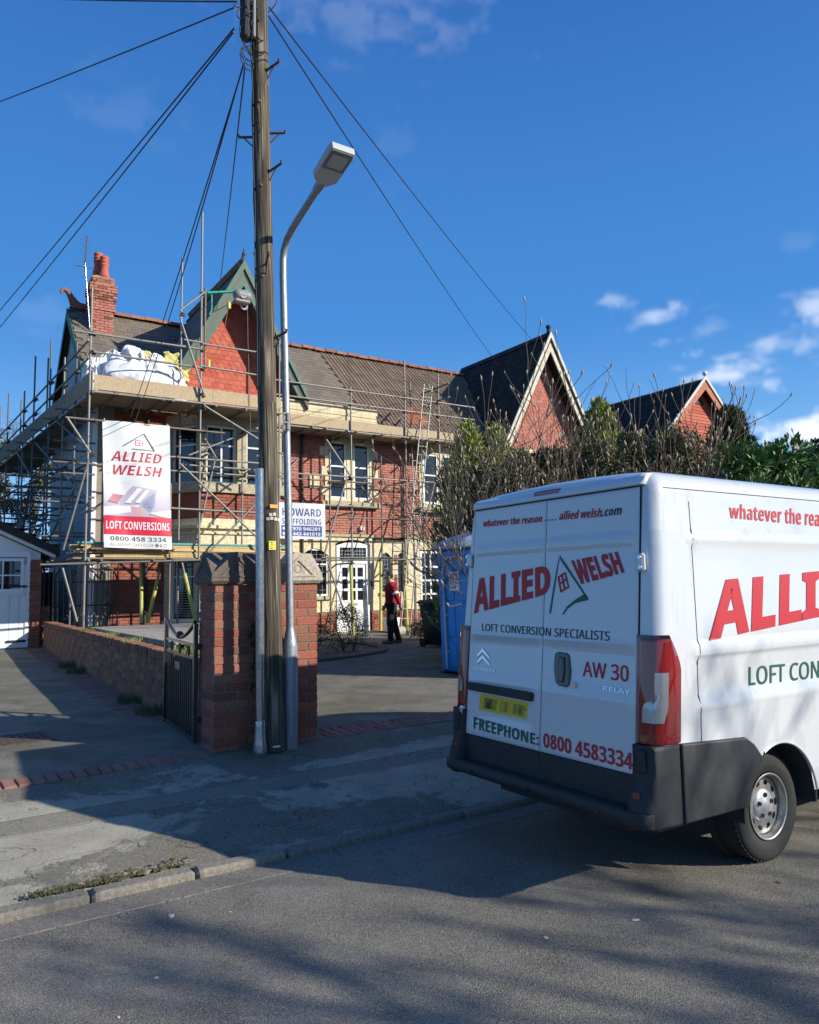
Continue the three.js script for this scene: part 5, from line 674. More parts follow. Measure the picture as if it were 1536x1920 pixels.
  h.p('roof_slab', polyGeo([[[3.34, EY - 0.1, EZ + 0.1], [11.36, EY - 0.1, EZ + 0.1], [11.36, RY, RZ], [3.34, RY, RZ]], [[3.34, RY, RZ], [11.36, RY, RZ], [11.36, 6.4, -26.8], [3.34, 6.4, -26.8]], [[3.34, EY - 0.1, EZ + 0.1], [3.34, RY, RZ], [3.34, RY - 0.12, RZ], [3.34, EY - 0.2, EZ + 0.1]], [[3.34, RY, RZ], [3.34, 6.4, -26.8], [3.34, 6.28, -26.8], [3.34, RY - 0.12, RZ]]]), slateM[2]);
  const crossX = 6.93, crossTop = 10.40, cs = 1.85, inMain = (x, b) => { const y = EY + b * W0.y; return Math.abs(x - crossX) > (crossTop - y) / cs - 0.02; };
  const slates = []; tileSlope(h, 'slate', [8.0, EY, EZ], [1, 0, 0], slopeW, 3.36, slopeLen - 0.05, 0.298, 0.215, slateM, slateG, (a, b) => inMain(8.0 + a, b)); tileSlope(h, 'slate', [3.36, EY, EZ], [1, 0, 0], slopeW, 3.4, slopeLen - 0.05, 0.298, 0.215, slateM, slateG, (a, b) => inMain(3.36 + a, b) && b > 0.7);
  gableRoofSlab(h, crossX, crossTop, cs, 6.95, -23.6, -18.42, slateM[2]); const cl = Math.hypot(1, cs) * (crossTop - 6.95) / cs;
  for (const s of [-1, 1]) tileSlope(h, 'gable_slate', [crossX + s * (crossTop - 6.95) / cs, 6.95, s > 0 ? -18.42 : -23.4], [0, 0, s > 0 ? -1 : 1], [-s, cs, 0], 4.9, cl - 0.05, 0.298, 0.215, slateM, slateG, () => true);
  ridgeRow(h, [3.4, RY + 0.05, RZ], [6.7, RY + 0.05, RZ], ridgeM); ridgeRow(h, [7.2, RY + 0.05, RZ], [12.45, RY + 0.05, RZ], ridgeM);
  { const l = []; for (let k = 0; k < 12; k++) l.push(moved(extrude([[-0.12, -0.1], [0, 0.06], [0.12, -0.1]], 0.38, 0), crossX, crossTop + 0.03, -18.84 - k * 0.4)); for (const g of l) h.p('ridge_cap', flat(g), slateM[1]); }
  // tile-hung gable, green bargeboards, finials
  h.p('gable_wall', prismXY([[crossX - 2.1, 6.3], [crossX + 2.1, 6.3], [crossX, 10.2]], -19.6, -19.15), clayM[2]); tileGable(h, crossX, 10.25, -19.15, cs, 6.42);
  barge(h, crossX, 10.46, -18.48, cs, 6.98, 0.30, 0.05, M.green); barge(h, crossX, 10.53, -18.42, cs, 6.96, 0.12, 0.05, M.green, 'verge_board');
  h.p('soffit', polyGeo([[[crossX, 10.2, -18.48], [crossX + 1.74, 7.0, -18.48], [crossX + 1.74, 7.0, -19.3], [crossX, 10.2, -19.3]], [[crossX, 10.2, -18.48], [crossX, 10.2, -19.3], [crossX - 1.74, 7.0, -19.3], [crossX - 1.74, 7.0, -18.48]]]), M.green);
  h.p('gable_finial', merge([moved(new THREE.CylinderGeometry(0.03, 0.06, 0.3, 8), crossX, 10.6, -18.5), moved(new THREE.SphereGeometry(0.055, 8, 6), crossX + 0.02, 10.72, -18.5), moved(new THREE.ConeGeometry(0.04, 0.2, 6), crossX + 0.02, 10.84, -18.5)]), mat(0.06, 0.05, 0.04, 0.9));
  // end gable: green boards and dragon finial
  for (const s of [-1, 1]) { const e = s > 0 ? [EZ + 0.12, EY - 0.12] : [-26.8, 6.32]; h.p('end_bargeboard', polyGeo([[[3.30, RY + 0.02, RZ], [3.30, e[1], e[0]], [3.30, e[1] - 0.22, e[0] - s * 0.04], [3.30, RY - 0.3, RZ]], [[3.34, RY + 0.02, RZ], [3.34, e[1], e[0]], [3.34, e[1] - 0.22, e[0] - s * 0.04], [3.34, RY - 0.3, RZ]].reverse(), [[3.30, RY + 0.02, RZ], [3.34, RY + 0.02, RZ], [3.34, e[1], e[0]], [3.30, e[1], e[0]]]]), M.green); }
  h.p('dragon_finial', tubeGeo([V(3.85, 10.1, RZ), V(3.62, 10.12, RZ), V(3.48, 10.22, RZ), V(3.40, 10.38, RZ), V(3.33, 10.5, RZ), V(3.24, 10.56, RZ), V(3.16, 10.52, RZ), V(3.14, 10.44, RZ)], t => t < 0.3 ? 0.13 : lerp(0.1, 0.035, (t - 0.3) / 0.7), 8), ridgeM[0]);
  // lead valley strips, gutter
  for (const s of [-1, 1]) h.p('valley_lead', tubeGeo([V(crossX + s * 2.05, 6.5, -19.2), V(crossX + s * 0.25, 9.9, -22.85)], 0.07, 6), leadM);
  h.p('gutter', tubeGeo([V(8.75, 6.38, EZ + 0.16), V(12.45, 6.36, EZ + 0.16)], 0.055, 8), mat(0.03, 0.024, 0.02, 0.6));
  // chimney stack with corbels and two louvred pots
  { const cx0 = 3.80, cx1 = 4.40, cz1 = -21.98, cz0 = -22.58, c = h.p('chimney', boxes([[cx0 + 0.02, cx1 - 0.02, 7.6, 10.72, cz0 + 0.02, cz1 - 0.02]]), M.mortar), bg = [0, 1].map(() => wornBox(0.218, 0.066, 0.1, 0.005, 0.006));
    for (let r = 0; r < 41; r++) { const y = 7.62 + r * 0.0765, out = y > 9.75 ? (y > 10.5 ? 0.0 : y > 10.25 ? 0.075 : y > 10.05 ? 0.055 : 0.03) : 0, off = r % 2 ? 0.11 : 0; const lay = (a0, a1, fn) => { for (let a = a0 - off; a < a1 - 0.03; a += 0.229) { const s = Math.max(a, a0), e = Math.min(a + 0.218, a1); if (e - s < 0.06) continue; const full = e - s > 0.2, g = full ? pick(bg) : wornBox(e - s, 0.066, 0.1, 0.005, 0.006); fn(g, (s + e) / 2); } };
      const mm = () => rnd() < 0.25 ? pick(bricksOld) : pick(bricksWall); lay(cx0 - out, cx1 + out, (g, u) => { const q = part(c, 'brick', g, mm()); q.position.set(u, y + 0.035, cz1 + out - 0.05); }); lay(-cz1 - out, -cz0 + out, (g, u) => { const q = part(c, 'brick', g, mm()); q.position.set(cx0 - out + 0.05, y + 0.035, -u); q.rotation.y = Math.PI / 2; }); lay(-cz1 - out, -cz0 + out, (g, u) => { if (y > 9.7) { const q = part(c, 'brick', g, mm()); q.position.set(cx1 + out - 0.05, y + 0.035, -u); q.rotation.y = Math.PI / 2; } }); }
    h.p('chimney_flaunching', polyGeo([[[cx0, 10.74, cz1], [cx1, 10.74, cz1], [4.25, 10.86, -22.2], [3.95, 10.86, -22.2]], [[cx1, 10.74, cz1], [cx1, 10.74, cz0], [4.25, 10.86, -22.4], [4.25, 10.86, -22.2]], [[cx1, 10.74, cz0], [cx0, 10.74, cz0], [3.95, 10.86, -22.4], [4.25, 10.86, -22.4]], [[cx0, 10.74, cz0], [cx0, 10.74, cz1], [3.95, 10.86, -22.2], [3.95, 10.86, -22.4]], [[3.95, 10.86, -22.2], [4.25, 10.86, -22.2], [4.25, 10.86, -22.4], [3.95, 10.86, -22.4]]]), M.stone);
    const pot = new THREE.LatheGeometry([[0.0, 0], [0.19, 0], [0.17, 0.14], [0.135, 0.3], [0.13, 0.4], [0.155, 0.42], [0.155, 0.47], [0.128, 0.48], [0.128, 0.52], [0.155, 0.53], [0.155, 0.57], [0.128, 0.58], [0.128, 0.63], [0.155, 0.64], [0.15, 0.70], [0.11, 0.72], [0.0, 0.71]].map(p => new THREE.Vector2(...p)), 20);
    for (const [x, z, y] of [[4.15, -22.2, 10.76], [4.03, -22.45, 10.94]]) h.p('chimney_pot', pot.clone().scale(0.82, 0.95, 0.82).translate(x, y, z), clayM[1]);
    h.p('flashing', box(cx0 - 0.03, cx1 + 0.03, 7.9, 8.12, cz1, cz1 + 0.02), leadM); }
  h.done();
}
// ---- the attached house with black-tiled gable
{
  const h = house('brick_house', 'red brick house with black tiled gable roof and cream bargeboards', [17, 0.5, FW]), cx = 17.98, cs = 1.85, top = 10.40;
  h.p('wall', boxes([[12.452, 22.4, 0.3, 6.5, -26.5, FW - 0.2], [15.9, 22.4, 0.3, 6.5, FW - 0.2, FW - 0.001]]), M.mortar);
  h.p('mortar_sheet', moved(extrude([[12.452, 3.3], [15.9, 3.3], [15.9, 6.45], [12.452, 6.45]], 0.12, 0, [[[13.1, 4.38], [13.1, 6.2], [14.6, 6.2], [14.6, 4.38]]]), 0, 0, FW - 0.121), M.mortar); h.p('mortar_sheet', boxes([[12.452, 13.0, 0.3, 1.2, FW - 0.12, FW - 0.001], [14.6, 15.9, 0.3, 1.2, FW - 0.12, FW - 0.001]]), M.mortar);
  brickwork(h, 12.46, 15.9, 3.32, 6.4, FW, bricksWall, [[13.02, 14.7, 4.15, 6.28]], 0); brickwork(h, 12.46, 15.9, 0.5, 1.14, FW, bricksRed, [[13.0, 14.6, 0, 3]], 0);
  h.p('stone_facing', moved(extrude([[12.46, 1.14], [13.0, 1.14], [13.0, 2.96], [14.6, 2.96], [14.6, 1.14], [15.9, 1.14], [15.9, 3.3], [12.46, 3.3]], 0.04, 0), 0, 0, FW), M.cream);
  h.p('string_course', box(12.46, 15.9, 3.3, 3.38, FW, FW + 0.08), M.stone);
  h.p('window_surround', moved(extrude([[13.04, 4.3], [13.04, 6.26], [14.68, 6.26], [14.68, 4.3]], 0.05, 0, [[[13.2, 4.42], [13.2, 6.0], [13.78, 6.0], [13.78, 4.42]], [[13.95, 4.42], [13.95, 6.0], [14.53, 6.0], [14.53, 4.42]]]), 0, 0, FW), M.cream);
  windowUnit(h, 0.58, 1.58, T4(13.2, 4.42, FW - 0.03), { rows: [0.9, 0.68] }); windowUnit(h, 0.58, 1.58, T4(13.95, 4.42, FW - 0.03), { rows: [0.9, 0.68] }); h.p('window_sill', moved(chamferBox(1.8, 0.15, 0.2, 0.02), 13.86, 4.2, FW + 0.08), M.stone);
  h.p('curtain', boxes([[13.22, 13.5, 4.45, 5.95, FW - 0.032, FW - 0.018], [13.97, 14.5, 4.5, 5.95, FW - 0.032, FW - 0.018]]), blind);
  windowUnit(h, 1.56, 2.3, T4(13.02, 0.62, FW - 0.02), { cols: [0.4, 0.38, 0.38, 0.4], rows: [0.55, 0.42, 0.42, 0.42, 0.49], fr: 0.07 });
  h.p('roof_slab', polyGeo([[[11.37, EY - 0.1, EZ + 0.1], [22.6, EY - 0.1, EZ + 0.1], [22.6, RY, RZ], [11.37, RY, RZ]], [[11.37, RY, RZ], [22.6, RY, RZ], [22.6, 6.4, -26.8], [11.37, 6.4, -26.8]]]), tileBM[2]);
  const W0 = V(...slopeW).normalize();
  tileSlope(h, 'roof_tile', [11.38, EY, EZ], [1, 0, 0], slopeW, 6.2, slopeLen - 0.05, 0.295, 0.31, tileBM, concG, (a, b) => { const y = EY + b * W0.y; return Math.abs(11.38 + a - cx) > (top - y) / cs - 0.02; }, 0);
  gableRoofSlab(h, cx, top, cs, 6.3, -23.6, -18.42, tileDark[0]); const cl = Math.hypot(1, cs) * (top - 6.3) / cs;
  for (const s of [-1, 1]) tileSlope(h, 'gable_tile', [cx + s * (top - 6.3) / cs, 6.3, s > 0 ? -18.42 : -23.4], [0, 0, s > 0 ? -1 : 1], [-s, cs, 0], 4.9, cl - 0.05, 0.295, 0.31, tileDark, concG, () => true, 0);
  ridgeRow(h, [12.45, RY + 0.05, RZ], [17.6, RY + 0.05, RZ], ridgeM); { const g = [0].map(() => flat(moved(extrude([[-0.14, -0.12], [-0.03, 0.07], [0.03, 0.07], [0.14, -0.12]], 0.4, 0), 0, 0, -0.2))); for (let k = 0; k < 12; k++) h.piece('ridge_cap', g[0], pick(tileDark), [cx, top + 0.04, -18.66 - k * 0.42], [0, 0, 0]); }
  const bm = mat(0.62, 0.58, 0.45, 0.7, { map: rep(grain, 1) });
  h.p('gable_wall', prismXY([[cx - 2.1, 6.3], [cx + 2.1, 6.3], [cx, 10.2]], -19.6, -18.95), clayM[2]); tileGable(h, cx, 10.25, -18.95, cs, 6.42, clayPink);
  barge(h, cx, 10.46, -18.48, cs, 6.35, 0.30, 0.05, bm); barge(h, cx, 10.52, -18.42, cs, 6.30, 0.10, 0.05, bm, 'verge_board');
  h.p('soffit', polyGeo([[[cx, 10.2, -18.48], [cx + 2.05, 6.42, -18.48], [cx + 2.05, 6.42, -19.3], [cx, 10.2, -19.3]], [[cx, 10.2, -18.48], [cx, 10.2, -19.3], [cx - 2.05, 6.42, -19.3], [cx - 2.05, 6.42, -18.48]]]), bm);
  h.p('gable_finial', merge([moved(new THREE.CylinderGeometry(0.05, 0.07, 0.16, 8), cx, 10.58, -18.5), moved(new THREE.SphereGeometry(0.09, 10, 8), cx, 10.7, -18.5)]), tileDark[1]);
  h.p('bay_wall', boxes([[16.3, 19.7, 0.3, 6.36, -19.6, -18.7]]), M.cream); for (const x of [16.6, 17.65, 18.6]) { windowUnit(h, 0.8, 1.5, T4(x, 4.5, -18.69), { rows: [1, 0.5] }); }
  h.p('gutter', tubeGeo([V(12.46, 6.36, EZ + 0.16), V(15.8, 6.34, EZ + 0.16)], 0.055, 8), mat(0.03, 0.024, 0.02, 0.6));
  h.done();
}
// ---- next house along
{
  const h = house('brick_house', 'far house with orange gable boards rising behind the hedge', [26.6, 0.5, -20]), cx = 26.64, top = 10.1, s0 = 0.975, om = mat(0.48, 0.17, 0.095, 0.8, { map: rep(grain, 1) });
  h.p('wall', boxes([[22.9, 30.4, 0.3, 6.6, -29, -18.8]]), mat(0.5, 0.42, 0.3, 0.9)); h.p('gable_wall', prismXY([[22.95, 6.5], [30.3, 6.5], [cx, 10.0]], -19.2, -18.9), clayM[0]);
  gableRoofSlab(h, cx, top, s0, 6.3, -29, -18.55, tileDark[0], 0.14); const cl = Math.hypot(1, s0) * (top - 6.3) / s0;
  tileSlope(h, 'roof_tile', [cx - (top - 6.3) / s0, 6.3, -29], [0, 0, 1], [1, s0, 0], 10.4, cl - 0.05, 0.33, 0.36, tileDark, concG); 
  barge(h, cx, top + 0.02, -18.55, s0, 6.3, 0.34, 0.05, om); barge(h, cx, top + 0.12, -18.49, s0, 6.25, 0.12, 0.04, mat(0.5, 0.5, 0.47, 0.7), 'verge_trim');
  for (let r = 0; r < 24; r++) { const y = 6.55 + r * 0.13, hw = (9.75 - y) / s0; if (hw > 0.15) h.p('tile_course', moved(chamferBox(hw * 2, 0.12, 0.02, 0.004), cx, y, -18.88, 0, -0.08), pick(clayM)); }
  h.p('gable_vent', prismXY([[cx - 0.35, 9.1], [cx + 0.35, 9.1], [cx, 9.6]], -18.86, -18.84), M.dark); h.p('finial', moved(new THREE.SphereGeometry(0.1, 10, 8), cx, top + 0.2, -18.5), M.white);
  windowUnit(h, 1.2, 1.4, T4(26.0, 4.3, -18.79), { cols: [0.6, 0.6] }); h.done();
}
{ // distant roof with chimney over the laurel
  const c = onDepth(1497, 858, 42), h = house('distant_house', 'distant brick chimney and roof just showing above the laurel', [c.x, 0.6, c.z]);
  h.p('wall', moved(box(-4, 4, 0.3, 5.2, -3, 3), c.x, 0, c.z), bricksOld[1]); h.p('roof', moved(prismXY([[-3.4, 5.2], [3.4, 5.2], [0, 7.6]], -4.2, 4.2), c.x, 0, c.z, Math.PI / 2), tileDark[1]); h.p('chimney', moved(boxes([[-0.42, 0.42, 5.6, 9.0, -0.35, 0.35], [-0.5, 0.5, 8.55, 8.85, -0.43, 0.43]]), c.x, 0, c.z), bricksOld[1]);
  for (const dx of [-0.28]) h.p('chimney_pot', moved(new THREE.LatheGeometry([[0, 0], [0.16, 0], [0.13, 0.55], [0.2, 0.6], [0.2, 0.64], [0, 0.64]].map(p => new THREE.Vector2(...p)), 14), c.x + dx, 9.0, c.z), clayM[0]);
}

// ------------------------------------------------------------------ tube-and-board scaffold round the first house
const unitTube = (() => { const g = new THREE.CylinderGeometry(0.0242, 0.0242, 1, 12, 1, false); return g; })();
const couplerGeo = merge([chamferBox(0.085, 0.07, 0.085, 0.016), moved(chamferBox(0.05, 0.045, 0.15, 0.012), 0.0, 0.03, 0), moved(chamferBox(0.15, 0.04, 0.05, 0.01), 0, -0.03, 0), moved(new THREE.CylinderGeometry(0.008, 0.008, 0.16, 6), 0.05, 0, 0.02, 0, Math.PI / 2)]);
const scaf = thing('scaffold', 'steel tube and timber board scaffold wrapped round the brick house', 'scaffold', [3.1, 0.95, -17.3]), SB = V(3.1, 0.95, -17.3);
function rod(name, a, b, m, parent = scaf, base = SB) { const q = part(parent, name, unitTube, m), d = b.clone().sub(a); q.position.copy(a).add(b).multiplyScalar(0.5).sub(base); q.quaternion.setFromUnitVectors(V(0, 1, 0), d.clone().normalize()); q.scale.set(1, d.length(), 1); return q; }
function clip(p) { const q = part(scaf, 'coupler', couplerGeo, M.clip); q.position.copy(p).sub(SB); q.rotation.y = pick([0, 1.57, 3.14, 4.71]) + rr(-0.1, 0.1); }
const zF = -17.3, zI = -18.36, zR = -18.42, zRi = -19.14, nS = V(1, 0, -0.073), cS = 3.09 - 0.073 * zF;
const pF = (x, y) => onZ(x, y, zF), pI = (x, y) => onZ(x, y, zI), pR = (x, y) => onZ(x, y, zR), pQ = (x, y) => onZ(x, y, zRi), pS = (x, y) => onPlane(x, y, nS, cS);
const upright = (f, px, yTop, ground_, m = M.tube) => { const a = f(px, yTop), b = V(a.x, ground_, a.z); rod('standard', a, b, m); return a; };
const GL = 0.96;
// front row and inner row, left section
const s1 = upright(pF, 173, 539, GL), s2 = upright(pF, 380, 398, GL), s3 = upright(pI, 342, 484, GL), s4 = upright(pI, 455, 806, GL), s5 = upright(pI, 524, 640, GL), s6 = upright(pF, 504, 700, GL), s7 = upright(pF, 320.6, 906, GL, M.tubeRust);
upright(pF, 385.5, 540, 7.0, M.tubeRust);
const H = (name, f, a, b, m = M.tube, dz = 0.05) => { const p = f(...a), q = f(...b); p.z += dz; q.z += dz; rod(name, p, q, m); return [p, q]; };
H('guard_rail', pF, [136, 621], [378, 656]); H('guard_rail', pF, [175, 661], [378, 691]); H('guard_rail', pF, [343, 639], [378, 645], M.tube, 0.1); H('guard_rail', pF, [374, 645], [512, 666]); H('guard_rail', pF, [374, 687], [512, 709]); H('ledger', pF, [172, 735], [506, 771]); H('ledger', pF, [122, 783], [420, 813], M.tubeRust); H('ledger', pF, [318, 857], [510, 871]); H('ledger', pI, [346, 872], [520, 885]); H('ledger', pI, [318, 883], [520, 896]); H('ledger', pF, [316, 953], [506, 963]); H('ledger', pF, [75, 1059], [380, 1050], M.tubeDark); H('ledger', pF, [378, 1050], [600, 1049], M.tubeDark); H('ledger', pI, [100, 1051], [560, 1048], M.tubeDark); H('guard_rail', pF, [170, 1029], [326, 1030], M.tubeRust);
// braces, front left
const br = (f, a, b, m = M.tube, dz = 0.1) => { const p = f(...a), q = f(...b); p.z += dz; q.z += dz; rod('brace', p, q, m); };
br(pF, [380, 762], [536, 858]); br(pF, [336, 871], [500, 1028]); br(pF, [386, 1040], [557, 861]); br(pI, [359, 785], [403, 860]); br(pI, [402, 858], [365, 1018]); br(pI, [349, 856], [458, 813]); br(pF, [336, 600], [380, 740]); br(pF, [335, 585], [382, 550]); br(pF, [125, 785], [168, 850]); br(pF, [116, 1065], [143, 1165]); br(pF, [165, 862], [117, 1032], M.tubeDark);
// transoms under the top deck and at the lower lifts
for (const px of [215, 262, 303, 322, 380, 402, 458]) { const p = pF(px, lerp(735, 768, (px - 178) / 302)); rod('transom', V(p.x, 6.17, zF + 0.16), V(p.x, 6.17, -18.62), M.tubeDark); clip(V(p.x, 6.2, zF)); }
for (const [x, y] of [[3.3, 2.5], [4.4, 2.5], [5.5, 2.5], [6.6, 2.5], [7.6, 2.5], [5.6, 5.0], [4.9, 4.88], [7.2, 4.95]]) rod('transom', V(x, y, zF + 0.15), V(x, y, -18.5), M.tubeDark);
// left side, running back along the end wall
const sidePx = [[145, 640], [122, 670], [97, 637], [67, 668], [46.5, 733], [17, 738], [1, 762], [-14, 770]], sideUp = sidePx.map(([x, y], i) => upright(pS, x, y, 0.6, i % 3 === 1 ? M.tube : M.tubeDark));
for (const [x, y] of [[91, 671], [40.6, 750]]) { const a = onPlane(x, y, nS, cS + 0.28); rod('standard', a, V(a.x, 0.6, a.z), M.tubeDark); }
const Hs = (name, a, b, m = M.tube, off = 0) => { const p = onPlane(...a, nS, cS + off), q = onPlane(...b, nS, cS + off); p.x -= 0.05; q.x -= 0.05; rod(name, p, q, m); return [p, q]; };
Hs('guard_rail', [172, 638], [-20, 842]); Hs('guard_rail', [172, 671], [-20, 865]); Hs('ledger', [169, 743], [-20, 893]); Hs('ledger', [172, 850], [-20, 945]); Hs('ledger', [178, 955], [10, 1004]); Hs('ledger', [172, 1050], [60, 1066]); Hs('brace', [100, 780], [165, 838], M.tubeDark); Hs('brace', [34, 846], [63, 895]); Hs('brace', [70, 830], [175, 945], M.tubeDark); Hs('brace', [148, 905], [86, 1035]); Hs('brace', [60, 900], [45, 1010], M.tubeDark); Hs('brace', [25, 935], [48, 985], M.tubeDark); Hs('ledger', [172, 868], [-20, 965], M.tubeDark, 0.4); Hs('ledger', [155, 940], [20, 985], M.tubeDark, 0.4);
sideUp.forEach((a, i) => { for (const t of [[172, 638, -20, 842], [172, 671, -20, 865], [169, 743, -20, 893], [172, 850, -20, 945]]) { const p = pS(sidePx[i][0], lerp(t[1], t[3], (t[0] - sidePx[i][0]) / (t[0] - t[2]))); clip(p); } const z = a.z; for (const y of [6.1, 5.35, 4.85, 4.6, 4.05, 3.2, 2.6]) if (i < 7) rod('transom', V(a.x - 0.45, y, z), V(3.44, y, z), M.tubeDark); });
// right section in front of the door
const r1 = upright(pR, 657.5, 724, 1.9), r2 = upright(pR, 758, 675, 1.9), r3 = upright(pR, 821, 700, 0.55), q1 = upright(pQ, 618, 842, 0.55, M.tubeDark), q2 = upright(pQ, 714, 836, 1.9, M.tubeDark), q3 = upright(pQ, 773, 838, 0.55, M.tubeDark); upright(pQ, 769, 717, 6.3, M.tube);
H('guard_rail', pR, [516, 713], [888, 765]); H('guard_rail', pR, [516, 740], [888, 788]); H('ledger', pR, [516, 796], [880, 833]); H('ledger', pR, [520, 886], [812, 905]); H('ledger', pQ, [520, 896], [802, 913], M.tubeRust); H('ledger', pR, [606, 947], [704, 952]); H('ledger', pR, [606, 970], [820, 976], M.tubeRust); H('ledger', pR, [586, 1051], [790, 1049], M.tubeDark); H('ledger', pR, [600, 1046], [745, 1046], M.tubeDark, 0.1); H('ledger', pQ, [560, 812], [790, 838], M.tubeDark);
br(pR, [609, 825], [658, 899]); br(pR, [647, 897], [604, 1044]); br(pR, [612, 1055], [662, 1206]); br(pR, [800, 1062], [835, 1130], M.tubeRust); br(pR, [812, 905], [775, 1048]);
for (const px of [575, 600, 640, 657, 705, 758, 790, 821]) { const p = pR(px, 810); rod('transom', V(p.x, 6.14, zR + 0.42), V(p.x, 6.14, FW + 0.04), M.tubeDark); clip(V(p.x, 6.17, zR)); }
for (const [px, py] of [[821, 727], [821, 752]]) { const p = pR(px, py); rod('guard_rail', V(p.x, p.y, zR + 0.6), V(p.x, p.y, FW + 0.1), M.tubeDark); }
for (const [x, y] of [[10.1, 4.86], [11.9, 4.9], [13.1, 4.92], [10.1, 3.9], [11.9, 3.85], [10.1, 2.5], [11.9, 2.5]]) rod('transom', V(x, y, zR + 0.12), V(x, y, FW + 0.05), M.tubeDark);
// couplers where tubes cross
for (const [f, l] of [[pF, [[173, 626], [173, 661], [173, 735], [173, 788], [173, 852], [173, 955], [173, 1029], [173, 1057], [380, 551], [380, 656], [380, 691], [380, 740], [380, 765], [380, 809], [380, 862], [380, 958], [380, 1050], [320, 953], [320, 1029], [320, 1050], [403, 860]]], [pI, [[342, 590], [342, 650], [342, 872], [342, 883], [455, 813], [455, 880], [455, 892]]], [pR, [[657, 732], [657, 758], [657, 811], [657, 898], [657, 949], [657, 971], [657, 1050], [758, 745], [758, 772], [758, 820], [758, 902], [758, 975], [758, 1050], [821, 756], [821, 781], [821, 826], [821, 905], [821, 976], [606, 1046], [618, 886], [640, 890]]], [pQ, [[618, 905], [714, 905], [773, 910], [618, 826], [714, 832], [773, 838], [714, 1050]]]]) for (const q of l) clip(f(...q));
// boards
function boardRun(a, b, w, t, m, name = 'scaffold_board') { const d = b.clone().sub(a), L = d.length(), g = part(scaf, name, chamferBox(w, t, L, 0.006), m); g.position.copy(a).add(b).multiplyScalar(0.5).sub(SB); g.rotation.y = Math.atan2(d.x, d.z); g.rotation.x = -Math.asin(d.y / L); return g; }
for (let k = 0; k < 5; k++) for (const [x0, x1] of [[2.98, 5.35], [5.37, 7.55]]) boardRun(V(x0 + rr(-0.03, 0.03), 6.235, -17.46 - k * 0.235), V(x1, 6.235, -17.46 - k * 0.235), 0.225, 0.04, pick(boardMat));
for (let k = 0; k < 3; k++) for (const [x0, x1] of [[7.62, 9.9], [9.92, 12.0], [12.02, 13.75]]) boardRun(V(x0, 6.205, -18.56 - k * 0.235), V(x1, 6.205, -18.56 - k * 0.235), 0.225, 0.04, pick(boardMat));
{ const sd = V(-0.073, 0, -1).normalize(); for (let k = 0; k < 5; k++) for (let s = 0; s < 5; s++) { const st = 1.35 + s * 2.42, o = V(3.2 + k * 0.235, 6.235, zF), a = o.clone().addScaledVector(sd, st), b = o.clone().addScaledVector(sd, st + 2.4); if (Math.max(a.x, b.x) > 3.46) { if (Math.min(a.x, b.x) > 3.36) continue; a.x = Math.min(a.x, 3.36); b.x = Math.min(b.x, 3.36); } boardRun(a, b, 0.225, 0.04, pick(boardMat)); }
  for (let s = 0; s < 5; s++) { const a = V(3.06, 6.50, zF).addScaledVector(sd, 0.05 + s * 2.45), b = a.clone().addScaledVector(sd, 2.43); const q = boardRun(a, b, 0.03, 0.42, pick(boardMat), 'toe_board'); } }
const osbT = tex(512, 512, (i, j) => { let v = 0; for (let k = 0; k < 3; k++) { const a = k * 1.1 + 0.4, x = i * Math.cos(a) + j * Math.sin(a), y = -i * Math.sin(a) + j * Math.cos(a); v += hash(Math.floor(x / 17 + noise2(y / 6, k, 0, 3)), Math.floor(y / 5), 80 + k); } v /= 3; const g = 0.55 + 0.6 * v; return [0.56 * g, 0.43 * g, 0.27 * g]; }), osb = mat(0.9, 0.9, 0.9, 0.9, { map: rep(osbT, 0.9) });
{ const seg = (f, a, b, h, dz) => { const p = f(...a), q = f(...b), m = part(scaf, 'toe_board', box(p.x - SB.x, q.x - SB.x, p.y - SB.y - h, p.y - SB.y, f(0, 900).z - SB.z + dz, f(0, 900).z - SB.z + dz + 0.022), osb); return m; }; seg(pF, [178, 701], [310, 719], 0.33, -0.05); seg(pF, [310.3, 718], [400, 729], 0.33, -0.054); seg(pF, [400.3, 730], [528, 745], 0.31, -0.05); seg(pR, [546, 775], [690, 794], 0.27, -0.05); seg(pR, [690.3, 793], [758, 800], 0.25, -0.054); seg(pR, [758.3, 801], [851, 812], 0.23, -0.05); }
// lower lift decking under the stacked timber
for (let k = 0; k < 4; k++) boardRun(V(2.75, 2.545, -17.45 - k * 0.24), V(7.7, 2.545, -17.45 - k * 0.24), 0.225, 0.04, pick(boardMat));
